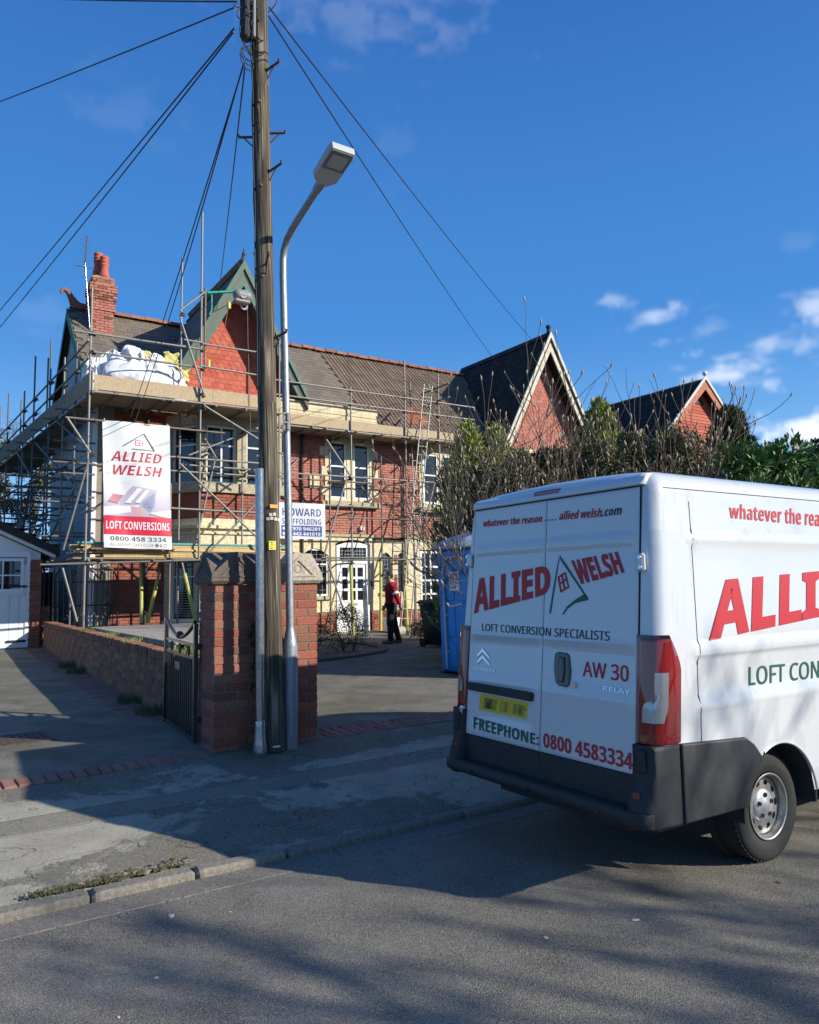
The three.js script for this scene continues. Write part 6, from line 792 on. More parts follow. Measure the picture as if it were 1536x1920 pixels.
// yellow foam sleeves and base plates
function sleeve(a, b) { const q = part(scaf, 'foam_sleeve', tubeGeo([a.clone().sub(SB), b.clone().sub(SB)], 0.043, 14), M.lime); return q; }
for (const [f, a, b] of [[pI, [265, 1056], [265, 1168]], [pI, [296, 1085], [277, 1168]], [pF, [346, 1075], [367, 1165]]]) { sleeve(f(...a), f(...b)); rod('standard', f(a[0] - (b[0] - a[0]) * 0.25, a[1] - (b[1] - a[1]) * 0.25), f(...b), M.tube); }
for (const [f, a, b] of [[pR, [657.5, 1058], [663, 1206]], [pR, [758, 1058], [765, 1213]], [pQ, [714, 1052], [714, 1190]]]) { const p = f(...a), q = f(...b); sleeve(p, V(q.x, Math.max(q.y, 0.48), q.z)); }
{ // timber stacked on the lower lift
  const o = thing('timber_stack', 'stack of yellow timber lengths on the lower scaffold lift', 'timber', [2.7, 2.57, -17.35], 0), teal = mat(0.10, 0.38, 0.37, 0.7);
  for (let r = 0; r < 6; r++) for (let k = 0; k < 6; k++) { const x0 = rr(0, 0.55) + (r < 2 ? 0.5 : 0), L = rr(4.1, 5.0), m = part(o, 'plank', chamferBox(L, 0.045, 0.12, 0.004), pick(timber)); m.position.set(x0 + L / 2, 0.024 + r * 0.048, -0.12 - k * 0.135 + rr(-0.02, 0.03)); m.rotation.y = rr(-0.006, 0.006); if (rnd() < 0.3) part(m, 'painted_end', box(-L / 2 - 0.002, -L / 2 + 0.05, -0.023, 0.023, -0.0605, 0.0605), teal); }
  for (let k = 0; k < 3; k++) { const m = part(o, 'treated_plank', chamferBox(4.9, 0.04, 0.2, 0.004), teal); m.position.set(2.6 + 0.1 * k, 0.315, -0.15 - k * 0.24); }
}
{ const o = thing('board_stack', 'stack of pale sawn boards on the top scaffold deck', 'timber', [8.4, 6.225, -18.6]); for (let r = 0; r < 8; r++) for (let k = 0; k < 3; k++) { const L = 3.15 + rr(-0.1, 0.05), m = part(o, 'board', chamferBox(L, 0.09, 0.19, 0.005), pick(timberPale)); m.position.set(L / 2 + rr(-0.02, 0.02) - 0.5, 0.046 + r * 0.092, -0.02 - k * 0.2 + rr(-0.01, 0.01)); } }
// ------------------------------------------------------------------ banners
function sheet(nx, ny, fn) { const p = [], uv = [], idx = []; for (let j = 0; j <= ny; j++) for (let i = 0; i <= nx; i++) { const q = fn(i / nx, j / ny); p.push(q.x, q.y, q.z); uv.push(i / nx, j / ny); } for (let j = 0; j < ny; j++) for (let i = 0; i < nx; i++) { const a = j * (nx + 1) + i; idx.push(a, a + 1, a + nx + 1, a + nx + 1, a + 1, a + nx + 2); } const g = new THREE.BufferGeometry(); g.setAttribute('position', new THREE.Float32BufferAttribute(p, 3)); g.setAttribute('uv', new THREE.Float32BufferAttribute(uv, 2)); g.setIndex(idx); g.computeVertexNormals(); return g; }
const bannerA = canvasTex(640, 1200, (c, w, h) => {
  c.fillStyle = '#f0f3f2'; c.fillRect(0, 0, w, h); c.lineJoin = 'miter';
  c.strokeStyle = '#3d4a4a'; c.lineWidth = 9; c.beginPath(); c.moveTo(178, 238); c.lineTo(385, 100); c.stroke(); c.lineWidth = 17; c.beginPath(); c.moveTo(385, 100); c.lineTo(484, 262); c.stroke(); c.lineWidth = 9; c.beginPath(); c.moveTo(484, 262); c.lineTo(262, 258); c.stroke();
  c.strokeStyle = '#c43058'; c.lineWidth = 7; c.strokeRect(300, 172, 72, 48); c.beginPath(); c.moveTo(336, 170); c.lineTo(336, 222); c.moveTo(298, 196); c.lineTo(374, 196); c.stroke();
  c.fillStyle = '#c8274a'; const word = (s, x, y, wd, px) => { c.save(); c.font = `bold italic ${px}px sans-serif`; const m = c.measureText(s).width; c.translate(x, y); c.scale(wd / m, 1); c.fillText(s, 0, 0); c.restore(); };
  word('ALLIED', 70, 380, 480, 132); word('WELSH', 66, 510, 482, 132);
  const g = c.createLinearGradient(0, 560, 0, 900); g.addColorStop(0, '#eef1f4'); g.addColorStop(1, '#b7b0c8'); c.fillStyle = g; c.fillRect(0, 560, w, 340);
  const poly = (p, f) => { c.fillStyle = f; c.beginPath(); p.forEach((q, i) => i ? c.lineTo(...q) : c.moveTo(...q)); c.closePath(); c.fill(); };
  poly([[10, 800], [180, 600], [500, 640], [470, 900], [10, 900]], '#c3bccf'); poly([[40, 760], [170, 592], [270, 606], [130, 775]], '#f3eef0'); poly([[40, 760], [90, 690], [190, 700], [130, 775]], '#c9838a'); poly([[200, 770], [315, 628], [360, 634], [245, 775]], '#fbfafa'); poly([[290, 765], [395, 640], [430, 646], [330, 770]], '#fbfafa'); poly([[360, 760], [480, 660], [470, 800], [430, 860], [350, 800]], '#9aa2c0'); poly([[40, 760], [130, 775], [135, 787], [36, 772]], '#8d5058'); poly([[200, 770], [245, 775], [250, 786], [196, 780]], '#8a8494'); poly([[290, 765], [330, 770], [334, 780], [286, 775]], '#8a8494'); poly([[0, 815], [330, 790], [300, 850], [0, 900]], '#f4f2f5'); poly([[250, 800], [380, 820], [370, 895], [255, 890]], '#dcb4b4'); poly([[420, 860], [640, 820], [640, 900], [560, 895]], '#ececf2'); poly([[420, 866], [640, 905], [640, 915], [420, 880]], '#8e8e98'); c.fillStyle = '#5c5c74'; for (let i = 0; i < 18; i++) c.fillRect(380 + rnd() * 60, 760 + rnd() * 50, 8, 8);
  c.fillStyle = '#e01d43'; c.fillRect(0, 898, w, 178); c.fillStyle = '#fdf3f4'; c.font = 'bold 92px sans-serif'; { const m = c.measureText('LOFT CONVERSIONS').width; c.save(); c.translate(16, 1022); c.scale((w - 32) / m, 1.12); c.fillText('LOFT CONVERSIONS', 0, 0); c.restore(); }
  c.fillStyle = '#f0f3f2'; c.fillRect(0, 1076, w, 124); c.fillStyle = '#3b474a'; { c.font = 'bold 58px sans-serif'; const m = c.measureText('0800 458 3334').width; c.save(); c.translate(54, 1132); c.scale((w - 108) / m, 0.95); c.fillText('0800 458 3334', 0, 0); c.restore(); }
  c.fillStyle = '#8c4c57'; { c.font = '40px sans-serif'; const m = c.measureText('ALLIEDWELSH.CO.UK').width; c.save(); c.translate(54, 1180); c.scale(412 / m, 0.95); c.fillText('ALLIEDWELSH.CO.UK', 0, 0); c.restore(); } c.fillStyle = '#2e3c52'; c.beginPath(); c.arc(494, 1166, 16, 0, 7); c.fill(); c.fillStyle = '#f0f3f2'; c.font = 'bold 26px sans-serif'; c.fillText('f', 490, 1176); c.fillStyle = '#47525a'; c.font = 'bold 38px sans-serif'; c.fillText('G', 518, 1180); c.strokeStyle = '#c05a60'; c.lineWidth = 5; c.strokeRect(560, 1154, 24, 24);
});
{ const tl = pF(191, 789), trp = pF(316, 800), bl = pF(193, 1027), brp = pF(320, 1031), o = thing('banner', 'tall white and red loft conversion banner hung on the scaffold', 'banner', [tl.x, bl.y, zF + 0.1]), b = V(tl.x, bl.y, zF + 0.1);
  const g = sheet(24, 44, (u, v) => { const p = bl.clone().lerp(brp, u).lerp(tl.clone().lerp(trp, u), v); p.z = zF + 0.1 + 0.02 * Math.sin(u * 9 + v * 5) + 0.05 * (fbm(u * 4, v * 5, 3, 0, 9) - 0.5) + 0.03 * Math.sin(v * 3.1) * (1 - Math.abs(2 * u - 1)); return p.sub(b); });
  part(o, 'printed_sheet', g, mat(0.72, 0.72, 0.72, 0.6, { map: bannerA, side: THREE.DoubleSide }));
  for (const [q, n] of [[tl, 'tie'], [trp, 'tie'], [bl, 'tie'], [brp, 'tie']]) part(o, n, moved(new THREE.TorusGeometry(0.045, 0.006, 5, 14), q.x - b.x + (q === tl || q === bl ? 0.04 : -0.04), q.y - b.y + (q.y > 4 ? 0.01 : 0.0), -0.06, Math.PI / 2), M.white); }
const bannerB = canvasTex(512, 380, (c, w, h) => { c.fillStyle = '#e9eaec'; c.fillRect(0, 0, w, h); c.fillStyle = '#2f4592'; const wd = (s, x, y, W, px, f = 'bold') => { c.font = `${f} ${px}px sans-serif`; const m = c.measureText(s).width; c.save(); c.translate(x, y); c.scale(W / m, 1); c.fillText(s, 0, 0); c.restore(); }; wd('HOWARD', 34, 138, 436, 112); wd('SCAFFOLDING', 34, 226, 436, 82); c.fillRect(30, 240, 442, 112); c.fillStyle = '#eef0f4'; wd('07970 946281', 92, 290, 366, 50); wd('01443 441019', 92, 344, 366, 50); c.beginPath(); c.arc(60, 272, 17, 0, 7); c.fill(); c.beginPath(); c.arc(60, 326, 17, 0, 7); c.fill(); });
{ const tl = pR(519, 942), trp = pR(607, 946), brp = pR(607, 1012), bl = pR(519, 1010), b = V(tl.x, bl.y, zR + 0.1), o = thing('banner', 'small white banner with blue scaffolding lettering behind the lamp post', 'banner', b.toArray()); part(o, 'printed_sheet', sheet(10, 8, (u, v) => { const p = bl.clone().lerp(brp, u).lerp(tl.clone().lerp(trp, u), v); p.z = zR + 0.1 + 0.012 * Math.sin(u * 7 + v * 4); return p.sub(b); }), mat(0.72, 0.72, 0.72, 0.6, { map: bannerB, side: THREE.DoubleSide })); for (const q of [tl, trp]) part(o, 'tie', moved(new THREE.TorusGeometry(0.045, 0.006, 5, 14), q.x - b.x, q.y - b.y, -0.06, Math.PI / 2), M.white); }
// ------------------------------------------------------------------ hoist on a swing arm
{ const b = pF(389, 552), o = thing('hoist', 'green swing arm with grey electric hoist hung from the scaffold', 'hoist', b.toArray()), L = (px, py) => pF(px, py).sub(b);
  part(o, 'arm', tubeGeo([L(389, 549), L(466, 545)], 0.04, 4), M.hoist); part(o, 'arm_bracket', tubeGeo([L(397, 552), L(397, 580), L(393, 590)], 0.02, 8), M.hoist); part(o, 'arm_brace', tubeGeo([L(398, 586), L(452, 560)], 0.01, 6), M.dark);
  const c = L(453, 556); part(o, 'motor_housing', moved(merge([moved(new THREE.CapsuleGeometry(0.14, 0.2, 6, 16), 0, 0, 0, 0, 0, Math.PI / 2), moved(chamferBox(0.4, 0.1, 0.22, 0.03), -0.02, -0.16, 0)]), c.x, c.y, c.z + 0.06), M.greyPlastic); part(o, 'drum', moved(new THREE.CylinderGeometry(0.09, 0.09, 0.26, 18), c.x - 0.02, c.y - 0.02, c.z + 0.06, 0, Math.PI / 2), M.greyPlastic); part(o, 'hook_bracket', tubeGeo([L(462, 545), L(466, 550), L(467, 560)], 0.02, 6), M.hoist);
  part(o, 'limit_weight', moved(new THREE.CylinderGeometry(0.04, 0.05, 0.16, 10), L(428, 574).x, L(428, 574).y, 0.05), mat(0.55, 0.5, 0.1, 0.6)); part(o, 'hoist_rope', tubeGeo([L(464, 566), L(465, 640), L(470, 810)], 0.008, 5), M.tubeDark); part(o, 'control_cable', tubeGeo([L(428, 578), L(420, 620), L(400, 680), L(393, 688)], 0.008, 5), mat(0.35, 0.12, 0.05, 0.7)); part(o, 'control_pendant', moved(chamferBox(0.06, 0.2, 0.05, 0.015), L(391, 683).x, L(391, 683).y, 0.04), mat(0.65, 0.55, 0.05, 0.5)); for (let k = 0; k < 2; k++) part(o, 'cable_tail', tubeGeo(new THREE.QuadraticBezierCurve3(L(450 + k * 3, 570), L(455 + k * 2, 588), L(465, 572 + k * 4)).getPoints(8), 0.008, 5), M.white); }
// ------------------------------------------------------------------ ladders
function ladder(label, a, b, wdt, mtl) { const o = thing('ladder', label, 'ladder', a.toArray(), 0, 'ladders up the scaffold'), d = b.clone().sub(a), L = d.length(), u = V(1, 0, 0), n = d.clone().normalize(); for (const s of [-1, 1]) part(o, 'stile', tubeGeo([u.clone().multiplyScalar(s * wdt / 2), d.clone().addScaledVector(u, s * wdt / 2)], 0.02, 6), mtl); for (let t = 0.2; t < L - 0.1; t += 0.27) part(o, 'rung', bar(n.clone().multiplyScalar(t).addScaledVector(u, -wdt / 2), n.clone().multiplyScalar(t).addScaledVector(u, wdt / 2), 0.011, 6), mtl); return o; }
{ const A = onZ(759, 1196, -17.35), top = onZ(803, 722, -18.32); A.y = ground(-17.35); ladder('long aluminium ladder from the drive to the top scaffold deck', A, top, 0.3, M.alu); const A2 = onZ(790, 1120, -18.7), t2 = onZ(781, 838, -18.95); A2.y = 0.6; ladder('pale wooden ladder standing behind the scaffold tubes', A2, t2, 0.34, mat(0.42, 0.38, 0.3, 0.8)); }
{ const p = pR(765, 792), o = thing('brick_guard', 'orange mesh panel fixed to the scaffold toe board', 'mesh panel', [p.x, p.y, zR - 0.02]), l = []; for (let k = 0; k <= 16; k++) l.push([k * 0.042 - 0.004, k * 0.042 + 0.004, 0, 0.46, 0, 0.006]); for (let k = 0; k <= 11; k++) l.push([0, 0.672, k * 0.042 - 0.004, k * 0.042 + 0.004, 0.0065, 0.012]); part(o, 'mesh', boxes(l), mat(0.62, 0.13, 0.04, 0.7), 'stuff'); part(o, 'clip', moved(chamferBox(0.04, 0.16, 0.03, 0.008), 0.12, -0.05, 0.02), mat(0.62, 0.13, 0.04, 0.7)); part(o, 'clip', moved(chamferBox(0.04, 0.16, 0.03, 0.008), 0.5, -0.05, 0.02), mat(0.62, 0.13, 0.04, 0.7)); }
// ------------------------------------------------------------------ rubble bags and insulation on the deck
function bag(label, px, py, z, sx, sy, sz, knot, s) { const c = onZ(px, py, z), base = 6.256, yB = base + sy * 0.86, f = (x, y, q) => { const yy = (y < 0 ? y * 1.12 : y), r = Math.hypot(x / sx, yy / sy, q / sz) - 1; const k = Math.hypot((x - knot[0]) / 0.24, (y - sy * knot[1]) / 0.2, q / 0.2) - 1; const a = Math.atan2(q, x), fold = 0.035 * Math.sin(a * 13 + 5 * noise3(x * 3, y * 3, q * 3, s)) * sstep(-0.2, 1, y / sy) + 0.12 * (noise3(x * 4.5, y * 4.5, q * 4.5, s + 5) - 0.5) + 0.06 * Math.abs(noise3(x * 9, y * 9, q * 9, s + 9) - 0.5); return Math.max(smin(r * Math.min(sx, sy, sz), k * 0.2, 0.12) + fold, -(y + sy * 0.86)); };
  const e = 0.35, g = surfaceNets(f, V(-sx - e, -sy, -sz - e), V(sx + e, sy + 0.5, sz + e), 0.035); return single('rubble_bag', g, mat(0.72, 0.73, 0.74, 0.55, { side: THREE.DoubleSide }), label, 'bag', [c.x, yB, z], 'white rubble bags on the deck'); }
bag('large white rubble bag slumped along the scaffold deck', 272, 690, -17.95, 0.9, 0.6, 0.42, [-0.28, 0.95], 3); bag('white rubble bag with knotted top at the deck corner', 180, 690, -18.3, 0.32, 0.46, 0.3, [0.05, 0.95], 14); bag('white rubble bag half hidden behind the large one', 212, 676, -18.45, 0.4, 0.62, 0.34, [0, 0.9], 27); bag('white rubble bag leaning towards the green gable board', 322, 696, -18.2, 0.42, 0.34, 0.34, [0.1, 0.9], 41);
for (const [px, py, w, hh, label] of [[320, 676, 0.34, 0.34, 'torn yellow insulation batt standing behind the bags'], [342, 705, 0.26, 0.3, 'scrap of yellow insulation at the foot of the bags'], [272, 664, 0.26, 0.16, 'yellow insulation poking out between the bags']]) { const c = onZ(px, py, -18.42), g = surfaceNets((x, y, z) => Math.max(Math.abs(x) - w / 2, Math.abs(y) - hh / 2, Math.abs(z) - 0.07) + 0.16 * (noise3(x * 12, y * 12, z * 12, 3) - 0.5), V(-w, -hh, -0.25), V(w, hh, 0.25), 0.03); single('insulation', g, mat(0.6, 0.54, 0.2, 1), label, 'insulation', [c.x, c.y, -18.42], 'yellow insulation scraps'); }
// ------------------------------------------------------------------ television aerial
{ const b = onZ(170, 640, -21.9), o = thing('tv_aerial', 'television aerial on a thin mast strapped to the chimney', 'aerial', b.toArray()), t = onZ(159, 500, -21.9).sub(b), tp = onZ(157, 455, -21.9).sub(b); part(o, 'mast', bar(V(0, 0, 0), t.clone().add(V(0, 0.2, 0)), 0.018, 8), M.galv); part(o, 'boom', bar(t, tp.clone().add(V(0, 0, 0.5)), 0.012, 6), M.galv); const d = tp.clone().add(V(0, 0, 0.5)).sub(t); for (let k = 0; k < 14; k++) { const p = t.clone().addScaledVector(d, k / 13), w = 0.1 + 0.05 * (k % 2) + (k < 3 ? 0.12 : 0); part(o, 'element', bar(p.clone().add(V(-w, 0, 0)), p.clone().add(V(w, 0, 0)), 0.006, 5), M.galv); } for (const y of [0.0, -0.12, -0.24]) part(o, 'reflector_bar', bar(t.clone().add(V(-0.28, y, -0.05)), t.clone().add(V(0.28, y, -0.05)), 0.006, 5), M.galv); }

// ------------------------------------------------------------------ garage, side gate, deck
{
  const Z = -19.62, o = thing('garage', 'white boarded garage with slate roof at the end of the drive', 'garage', [0.4, 0.55, Z]), L = (g, n, m, p = o) => { g.translate(p === o ? -0.4 : 0, p === o ? -0.55 : 0, p === o ? -Z : 0); return part(p, n, g, m); };
  L(boxes([[-3.4, 2.42, 0.3, 2.75, -25, Z - 0.06]]), 'wall', M.white); L(prismXY([[-3.4, 2.75], [2.42, 2.75], [-0.49, 4.15]], Z - 0.3, Z - 0.05), 'gable_board', M.white);
  for (let k = 0; k < 18; k++) { const x1 = 2.19 - k * 0.2; if (x1 < -2) break; const top = Math.min(3.6, 2.72 + 0.48 * (2.42 - x1)); L(box(x1 - 0.194, x1, 0.58, 1.95, Z - 0.02, Z + 0.012 + (k % 2) * 0.003), 'door_board', M.white); if (x1 > 2.15 || x1 < 1.25) L(box(x1 - 0.194, x1, 1.955, top - 0.35, Z - 0.02, Z + 0.012 + (k % 2) * 0.003), 'upper_board', M.white); }
  L(boxes([[1.2, 2.19, 2.66, 2.78, Z - 0.02, Z + 0.03], [2.12, 2.2, 0.58, 2.7, Z + 0.016, Z + 0.04], [1.2, 2.1, 1.76, 1.86, Z + 0.016, Z + 0.034]]), 'door_rail', M.white);
  const w = L(boxes([[1.22, 2.06, 1.86, 1.92, Z, Z + 0.045], [1.22, 2.06, 2.56, 2.62, Z, Z + 0.045], [2.0, 2.06, 1.92, 2.56, Z, Z + 0.045], [1.22, 1.28, 1.92, 2.56, Z, Z + 0.045], [1.62, 1.65, 1.92, 2.56, Z, Z + 0.04], [1.28, 2.0, 2.22, 2.25, Z, Z + 0.038]]), 'window', M.upvc);
  for (const [x, y] of [[1.27, 1.91], [1.64, 1.91], [1.27, 2.24], [1.64, 2.24]]) { const q = box(x, x + 0.37, y, y + 0.32, Z + 0.005, Z + 0.015); q.translate(-0.4, -0.55, -Z); part(w, 'pane', q, M.glass); }
  const fas = (x0, x1, dy0, dy1, z0, z1, m, n) => L(prismXY([[x0, 4.15 - 0.48 * (x0 + 0.49) + dy0], [x1, 4.15 - 0.48 * (x1 + 0.49) + dy0], [x1, 4.15 - 0.48 * (x1 + 0.49) + dy1], [x0, 4.15 - 0.48 * (x0 + 0.49) + dy1]], z0, z1), n, m);
  fas(-0.49, 2.72, 0.02, 0.10, Z - 0.02, Z + 0.12, M.white, 'white_fascia'); fas(-0.49, 2.8, 0.10, 0.30, -25, Z + 0.16, tileDark[1], 'roof'); { const g = prismXY([[-3.8, 2.65], [-0.49, 4.25], [-0.49, 4.45], [-3.8, 2.85]], -25, Z + 0.16); L(g, 'roof', tileDark[1]); }
  for (let k = 0; k < 9; k++) for (let r = 0; r < 3; r++) { const x = 2.72 - k * 0.26, m = part(o, 'slate', pick(slateG), pick(tileDark)); m.position.set(x - 0.4, 4.15 - 0.48 * (x + 0.49) + 0.33 - 0.55, 0.02 - r * 0.29); m.rotation.set(-Math.PI / 2, 0.448 - 0.03, 0, 'ZYX'); m.rotation.set(-Math.PI / 2, rr(0.40, 0.44), 0); }
  const hb = { o, B: V(0.4, 0.55, Z), p(n, g, m, kind) { const q = part(o, n, g, m, kind); q.position.sub(this.B); return q; } }; L(box(2.19, 2.44, 0.3, 2.6, Z - 0.3, Z + 0.02), 'pier_core', M.mortar); brickwork(hb, 2.19, 2.44, 0.56, 2.6, Z + 0.02, bricksRed, [], 0, 'pier_brickwork'); L(box(2.46, 2.66, 0.3, 1.5, Z - 0.3, Z - 0.1), 'wall_stub', bricksOld[0]); brickwork(hb, 2.44, 2.66, 0.56, 1.42, Z - 0.1, bricksOld, [], 0, 'stub_brickwork');
  for (const [y0, y1] of [[1.95, 2.0], [0.7, 0.75]]) L(box(1.75, 2.15, y0, y1, Z + 0.034, Z + 0.045), 'hinge_strap', M.dark);
}
{ // wrought-iron side gate between garage and house
  const o = thing('iron_gate', 'tall black wrought iron side gate with scrolls beside the grey wall', 'gate', [2.62, 0.96, -19.1]), W = 1.45, I = (g, n) => part(o, n, g, M.black);
  const arch_ = []; for (let k = 0; k <= 16; k++) { const t = k / 16 * Math.PI; arch_.push(V(W / 2 - Math.cos(t) * (W / 2 - 0.04), 1.12 + Math.sin(t) * 0.5, 0)); }
  I(tubeGeo(arch_, 0.018, 6), 'arched_rail'); for (const x of [0.02, W / 2, W - 0.02]) I(bar(V(x, 0, 0), V(x, x === W / 2 ? 1.62 : 1.5, 0), 0.022, 6), 'stile'); for (const y of [0.05, 0.55, 1.1]) I(bar(V(0, y, 0), V(W, y, 0), 0.015, 6), 'rail');
  for (let k = 1; k < 12; k++) if (k !== 6) { const x = W * k / 12, t = Math.acos(clamp(1 - x / (W / 2), -1, 1)); I(bar(V(x, 0.05, 0), V(x, 1.12 + 0.5 * Math.sin(t), 0), 0.011, 5), 'bar'); }
  for (const [x, y, r] of [[0.3, 0.3, 0.1], [1.15, 0.3, 0.1], [0.3, 0.82, 0.1], [1.15, 0.82, 0.1], [0.42, 1.3, 0.09], [1.03, 1.3, 0.09], [0.6, 0.3, 0.08], [0.86, 0.3, 0.08]]) { const c = []; for (let k = 0; k <= 22; k++) { const t = k / 22 * 2.4 * Math.PI, q = r * (1 - k / 30); c.push(V(x + Math.cos(t) * q, y + Math.sin(t) * q, 0.012)); } I(tubeGeo(c, 0.011, 5), 'scroll'); }
  { const c = []; for (let k = 0; k <= 40; k++) { const t = k / 40 * 6 * Math.PI; c.push(V(1.2 + Math.cos(t) * 0.06 * (1 + 0.3 * Math.sin(k)), 0.55 + 0.16 * Math.sin(t) - 0.1, 0.035 + 0.004 * (k % 5))); } single('hose_coil', tubeGeo(c, 0.01, 5), M.cable, 'black hose looped over the wrought iron side gate', 'hose', [2.62, 0.96, -19.1]); }
}
{ // board fence closing the side passage
  const o = thing('board_fence', 'dark board fence closing the passage between garage and house', 'fence', [1.9, 0.55, -25.2]), fm = [[0.10, 0.075, 0.055], [0.12, 0.09, 0.065]].map(c => mat(...c, 0.9, { map: rep(woodT, 1) })); for (let k = 0; k < 11; k++) { const m = part(o, 'board', chamferBox(0.14, 1.9, 0.02, 0.003), pick(fm)); m.position.set(0.07 + k * 0.145, 0.95, rr(-0.004, 0.004)); } for (const y of [0.4, 1.5]) part(o, 'rail', box(0, 1.6, y, y + 0.08, -0.06, -0.012), fm[0]);
}
{ // pale timber deck platform on the raised garden
  const o = thing('timber_deck', 'pale weathered timber deck platform on the raised garden', 'deck', [2.74, 0.98, -9.6]), dm = [[0.36, 0.32, 0.27], [0.40, 0.355, 0.30], [0.33, 0.295, 0.25]].map(c => mat(...c, 0.9, { map: rep(woodT, 1.2) }));
  for (let k = 0; k < 37; k++) { const m = part(o, 'deck_board', chamferBox(2.1 - Math.max(0, 1.5 - k * 0.1) * 0.6, 0.028, 0.146, 0.004), pick(dm)); m.position.set(1.05 - Math.max(0, 1.5 - k * 0.1) * 0.3, 0.168, -0.08 - k * 0.152); }
  for (const y of [0.04, 0.115]) { const m = part(o, 'skirting_board', chamferBox(0.025, 0.07, 5.6, 0.004), pick(dm)); m.position.set(0.0, y, -2.82); }
}
{ // manhole cover let into the drive
  const z = -8.72, o = thing('manhole_cover', 'rusty metal manhole cover set in the garage drive', 'manhole cover', [0.86, ground(z) + 0.006, z], 0.05), rm = mat(0.12, 0.085, 0.06, 0.75, { metalness: 0.3, map: rep(grain, 2) }); part(o, 'frame', boxes([[-0.36, 0.36, -0.03, 0.006, -0.3, -0.27], [-0.36, 0.36, -0.03, 0.006, 0.27, 0.3], [-0.36, -0.33, -0.03, 0.006, -0.27, 0.27], [0.33, 0.36, -0.03, 0.006, -0.27, 0.27]]), rm); const pl = part(o, 'plate', box(-0.325, 0.325, -0.03, 0.003, -0.265, 0.265), rm), l = []; for (let i = 0; i < 10; i++) for (let k = 0; k < 8; k++) l.push(moved(chamferBox(0.042, 0.006, 0.012, 0.002), -0.29 + i * 0.064, 0.004, -0.23 + k * 0.066, (i + k) % 2 ? 0.78 : -0.78)); part(pl, 'tread_pattern', merge(l), rm, 'stuff');
}
// ------------------------------------------------------------------ portable toilet
{
  const o = thing('portable_toilet', 'blue portable toilet with pale roof standing behind the van', 'portable toilet', [8.0, ground(-9.95), -9.96]), blue = mat(0.015, 0.26, 0.62, 0.45), pale = mat(0.42, 0.45, 0.5, 0.5); o.rotation.z = 0.035;
  part(o, 'skid', boxes([[-0.56, 0.56, -0.04, 0.06, -0.56, -0.42], [-0.56, 0.56, -0.04, 0.06, 0.42, 0.56]]), M.dark); part(o, 'shell', moved(chamferBox(1.08, 2.04, 1.08, 0.04), 0, 1.08, 0), blue);
  for (const [w, h, x, y] of [[0.34, 0.62, -0.2, 1.55], [0.34, 0.5, -0.2, 0.9], [0.34, 0.4, -0.2, 0.35], [0.3, 0.62, 0.25, 1.55], [0.3, 0.5, 0.25, 0.9], [0.3, 0.4, 0.25, 0.35]]) { const a = part(o, 'raised_panel', moved(chamferBox(w, h, 0.03, 0.012), x, y, 0.545), blue); }
  for (const [h, y] of [[0.62, 1.55], [0.5, 0.9], [0.4, 0.35]]) for (const z of [-0.25, 0.2]) part(o, 'raised_panel', moved(chamferBox(0.03, h, 0.36, 0.012), -0.545, y, z), blue);
  part(o, 'vent_pipe', tubeGeo([V(-0.59, 0.12, -0.3), V(-0.59, 1.72, -0.3), V(-0.59, 1.86, -0.27), V(-0.59, 1.95, -0.16), V(-0.59, 1.97, 0.2)], 0.024, 10), pale);
  for (const y of [0.4, 1.0, 1.5]) part(o, 'pipe_clip', moved(chamferBox(0.05, 0.05, 0.07, 0.01), -0.575, y, -0.3), pale);
  part(o, 'roof', loft([[-0.58, 2.08, 0.58], [-0.6, 2.12, 0.6], [-0.45, 2.26, 0.45], [-0.2, 2.36, 0.2]].map(([a, y, b]) => [V(a, y, b), V(b, y, b), V(b, y, a), V(a, y, a)]), true, true), pale);
  const st = canvasTex(128, 150, (c, w, h) => { c.fillStyle = '#e8e4e2'; c.fillRect(0, 0, w, h); c.fillStyle = '#b3322c'; c.font = 'bold 64px sans-serif'; c.fillText('A', 16, 66); c.strokeStyle = '#6a2a2a'; c.lineWidth = 6; c.strokeRect(60, 24, 44, 42); c.fillStyle = '#4a4a50'; c.font = 'bold 30px sans-serif'; c.fillText('1st Loos', 6, 100); c.fillRect(14, 120, 84, 8); });
  const sg = box(-0.572, -0.563, 1.4, 1.72, -0.16, 0.12), uv = sg.attributes.uv, pp = sg.attributes.position; for (let i = 0; i < uv.count; i++) uv.setXY(i, (pp.getZ(i) + 0.16) / 0.28, (pp.getY(i) - 1.4) / 0.32); part(o, 'sticker', sg, mat(0.9, 0.9, 0.9, 0.5, { map: st }));
}
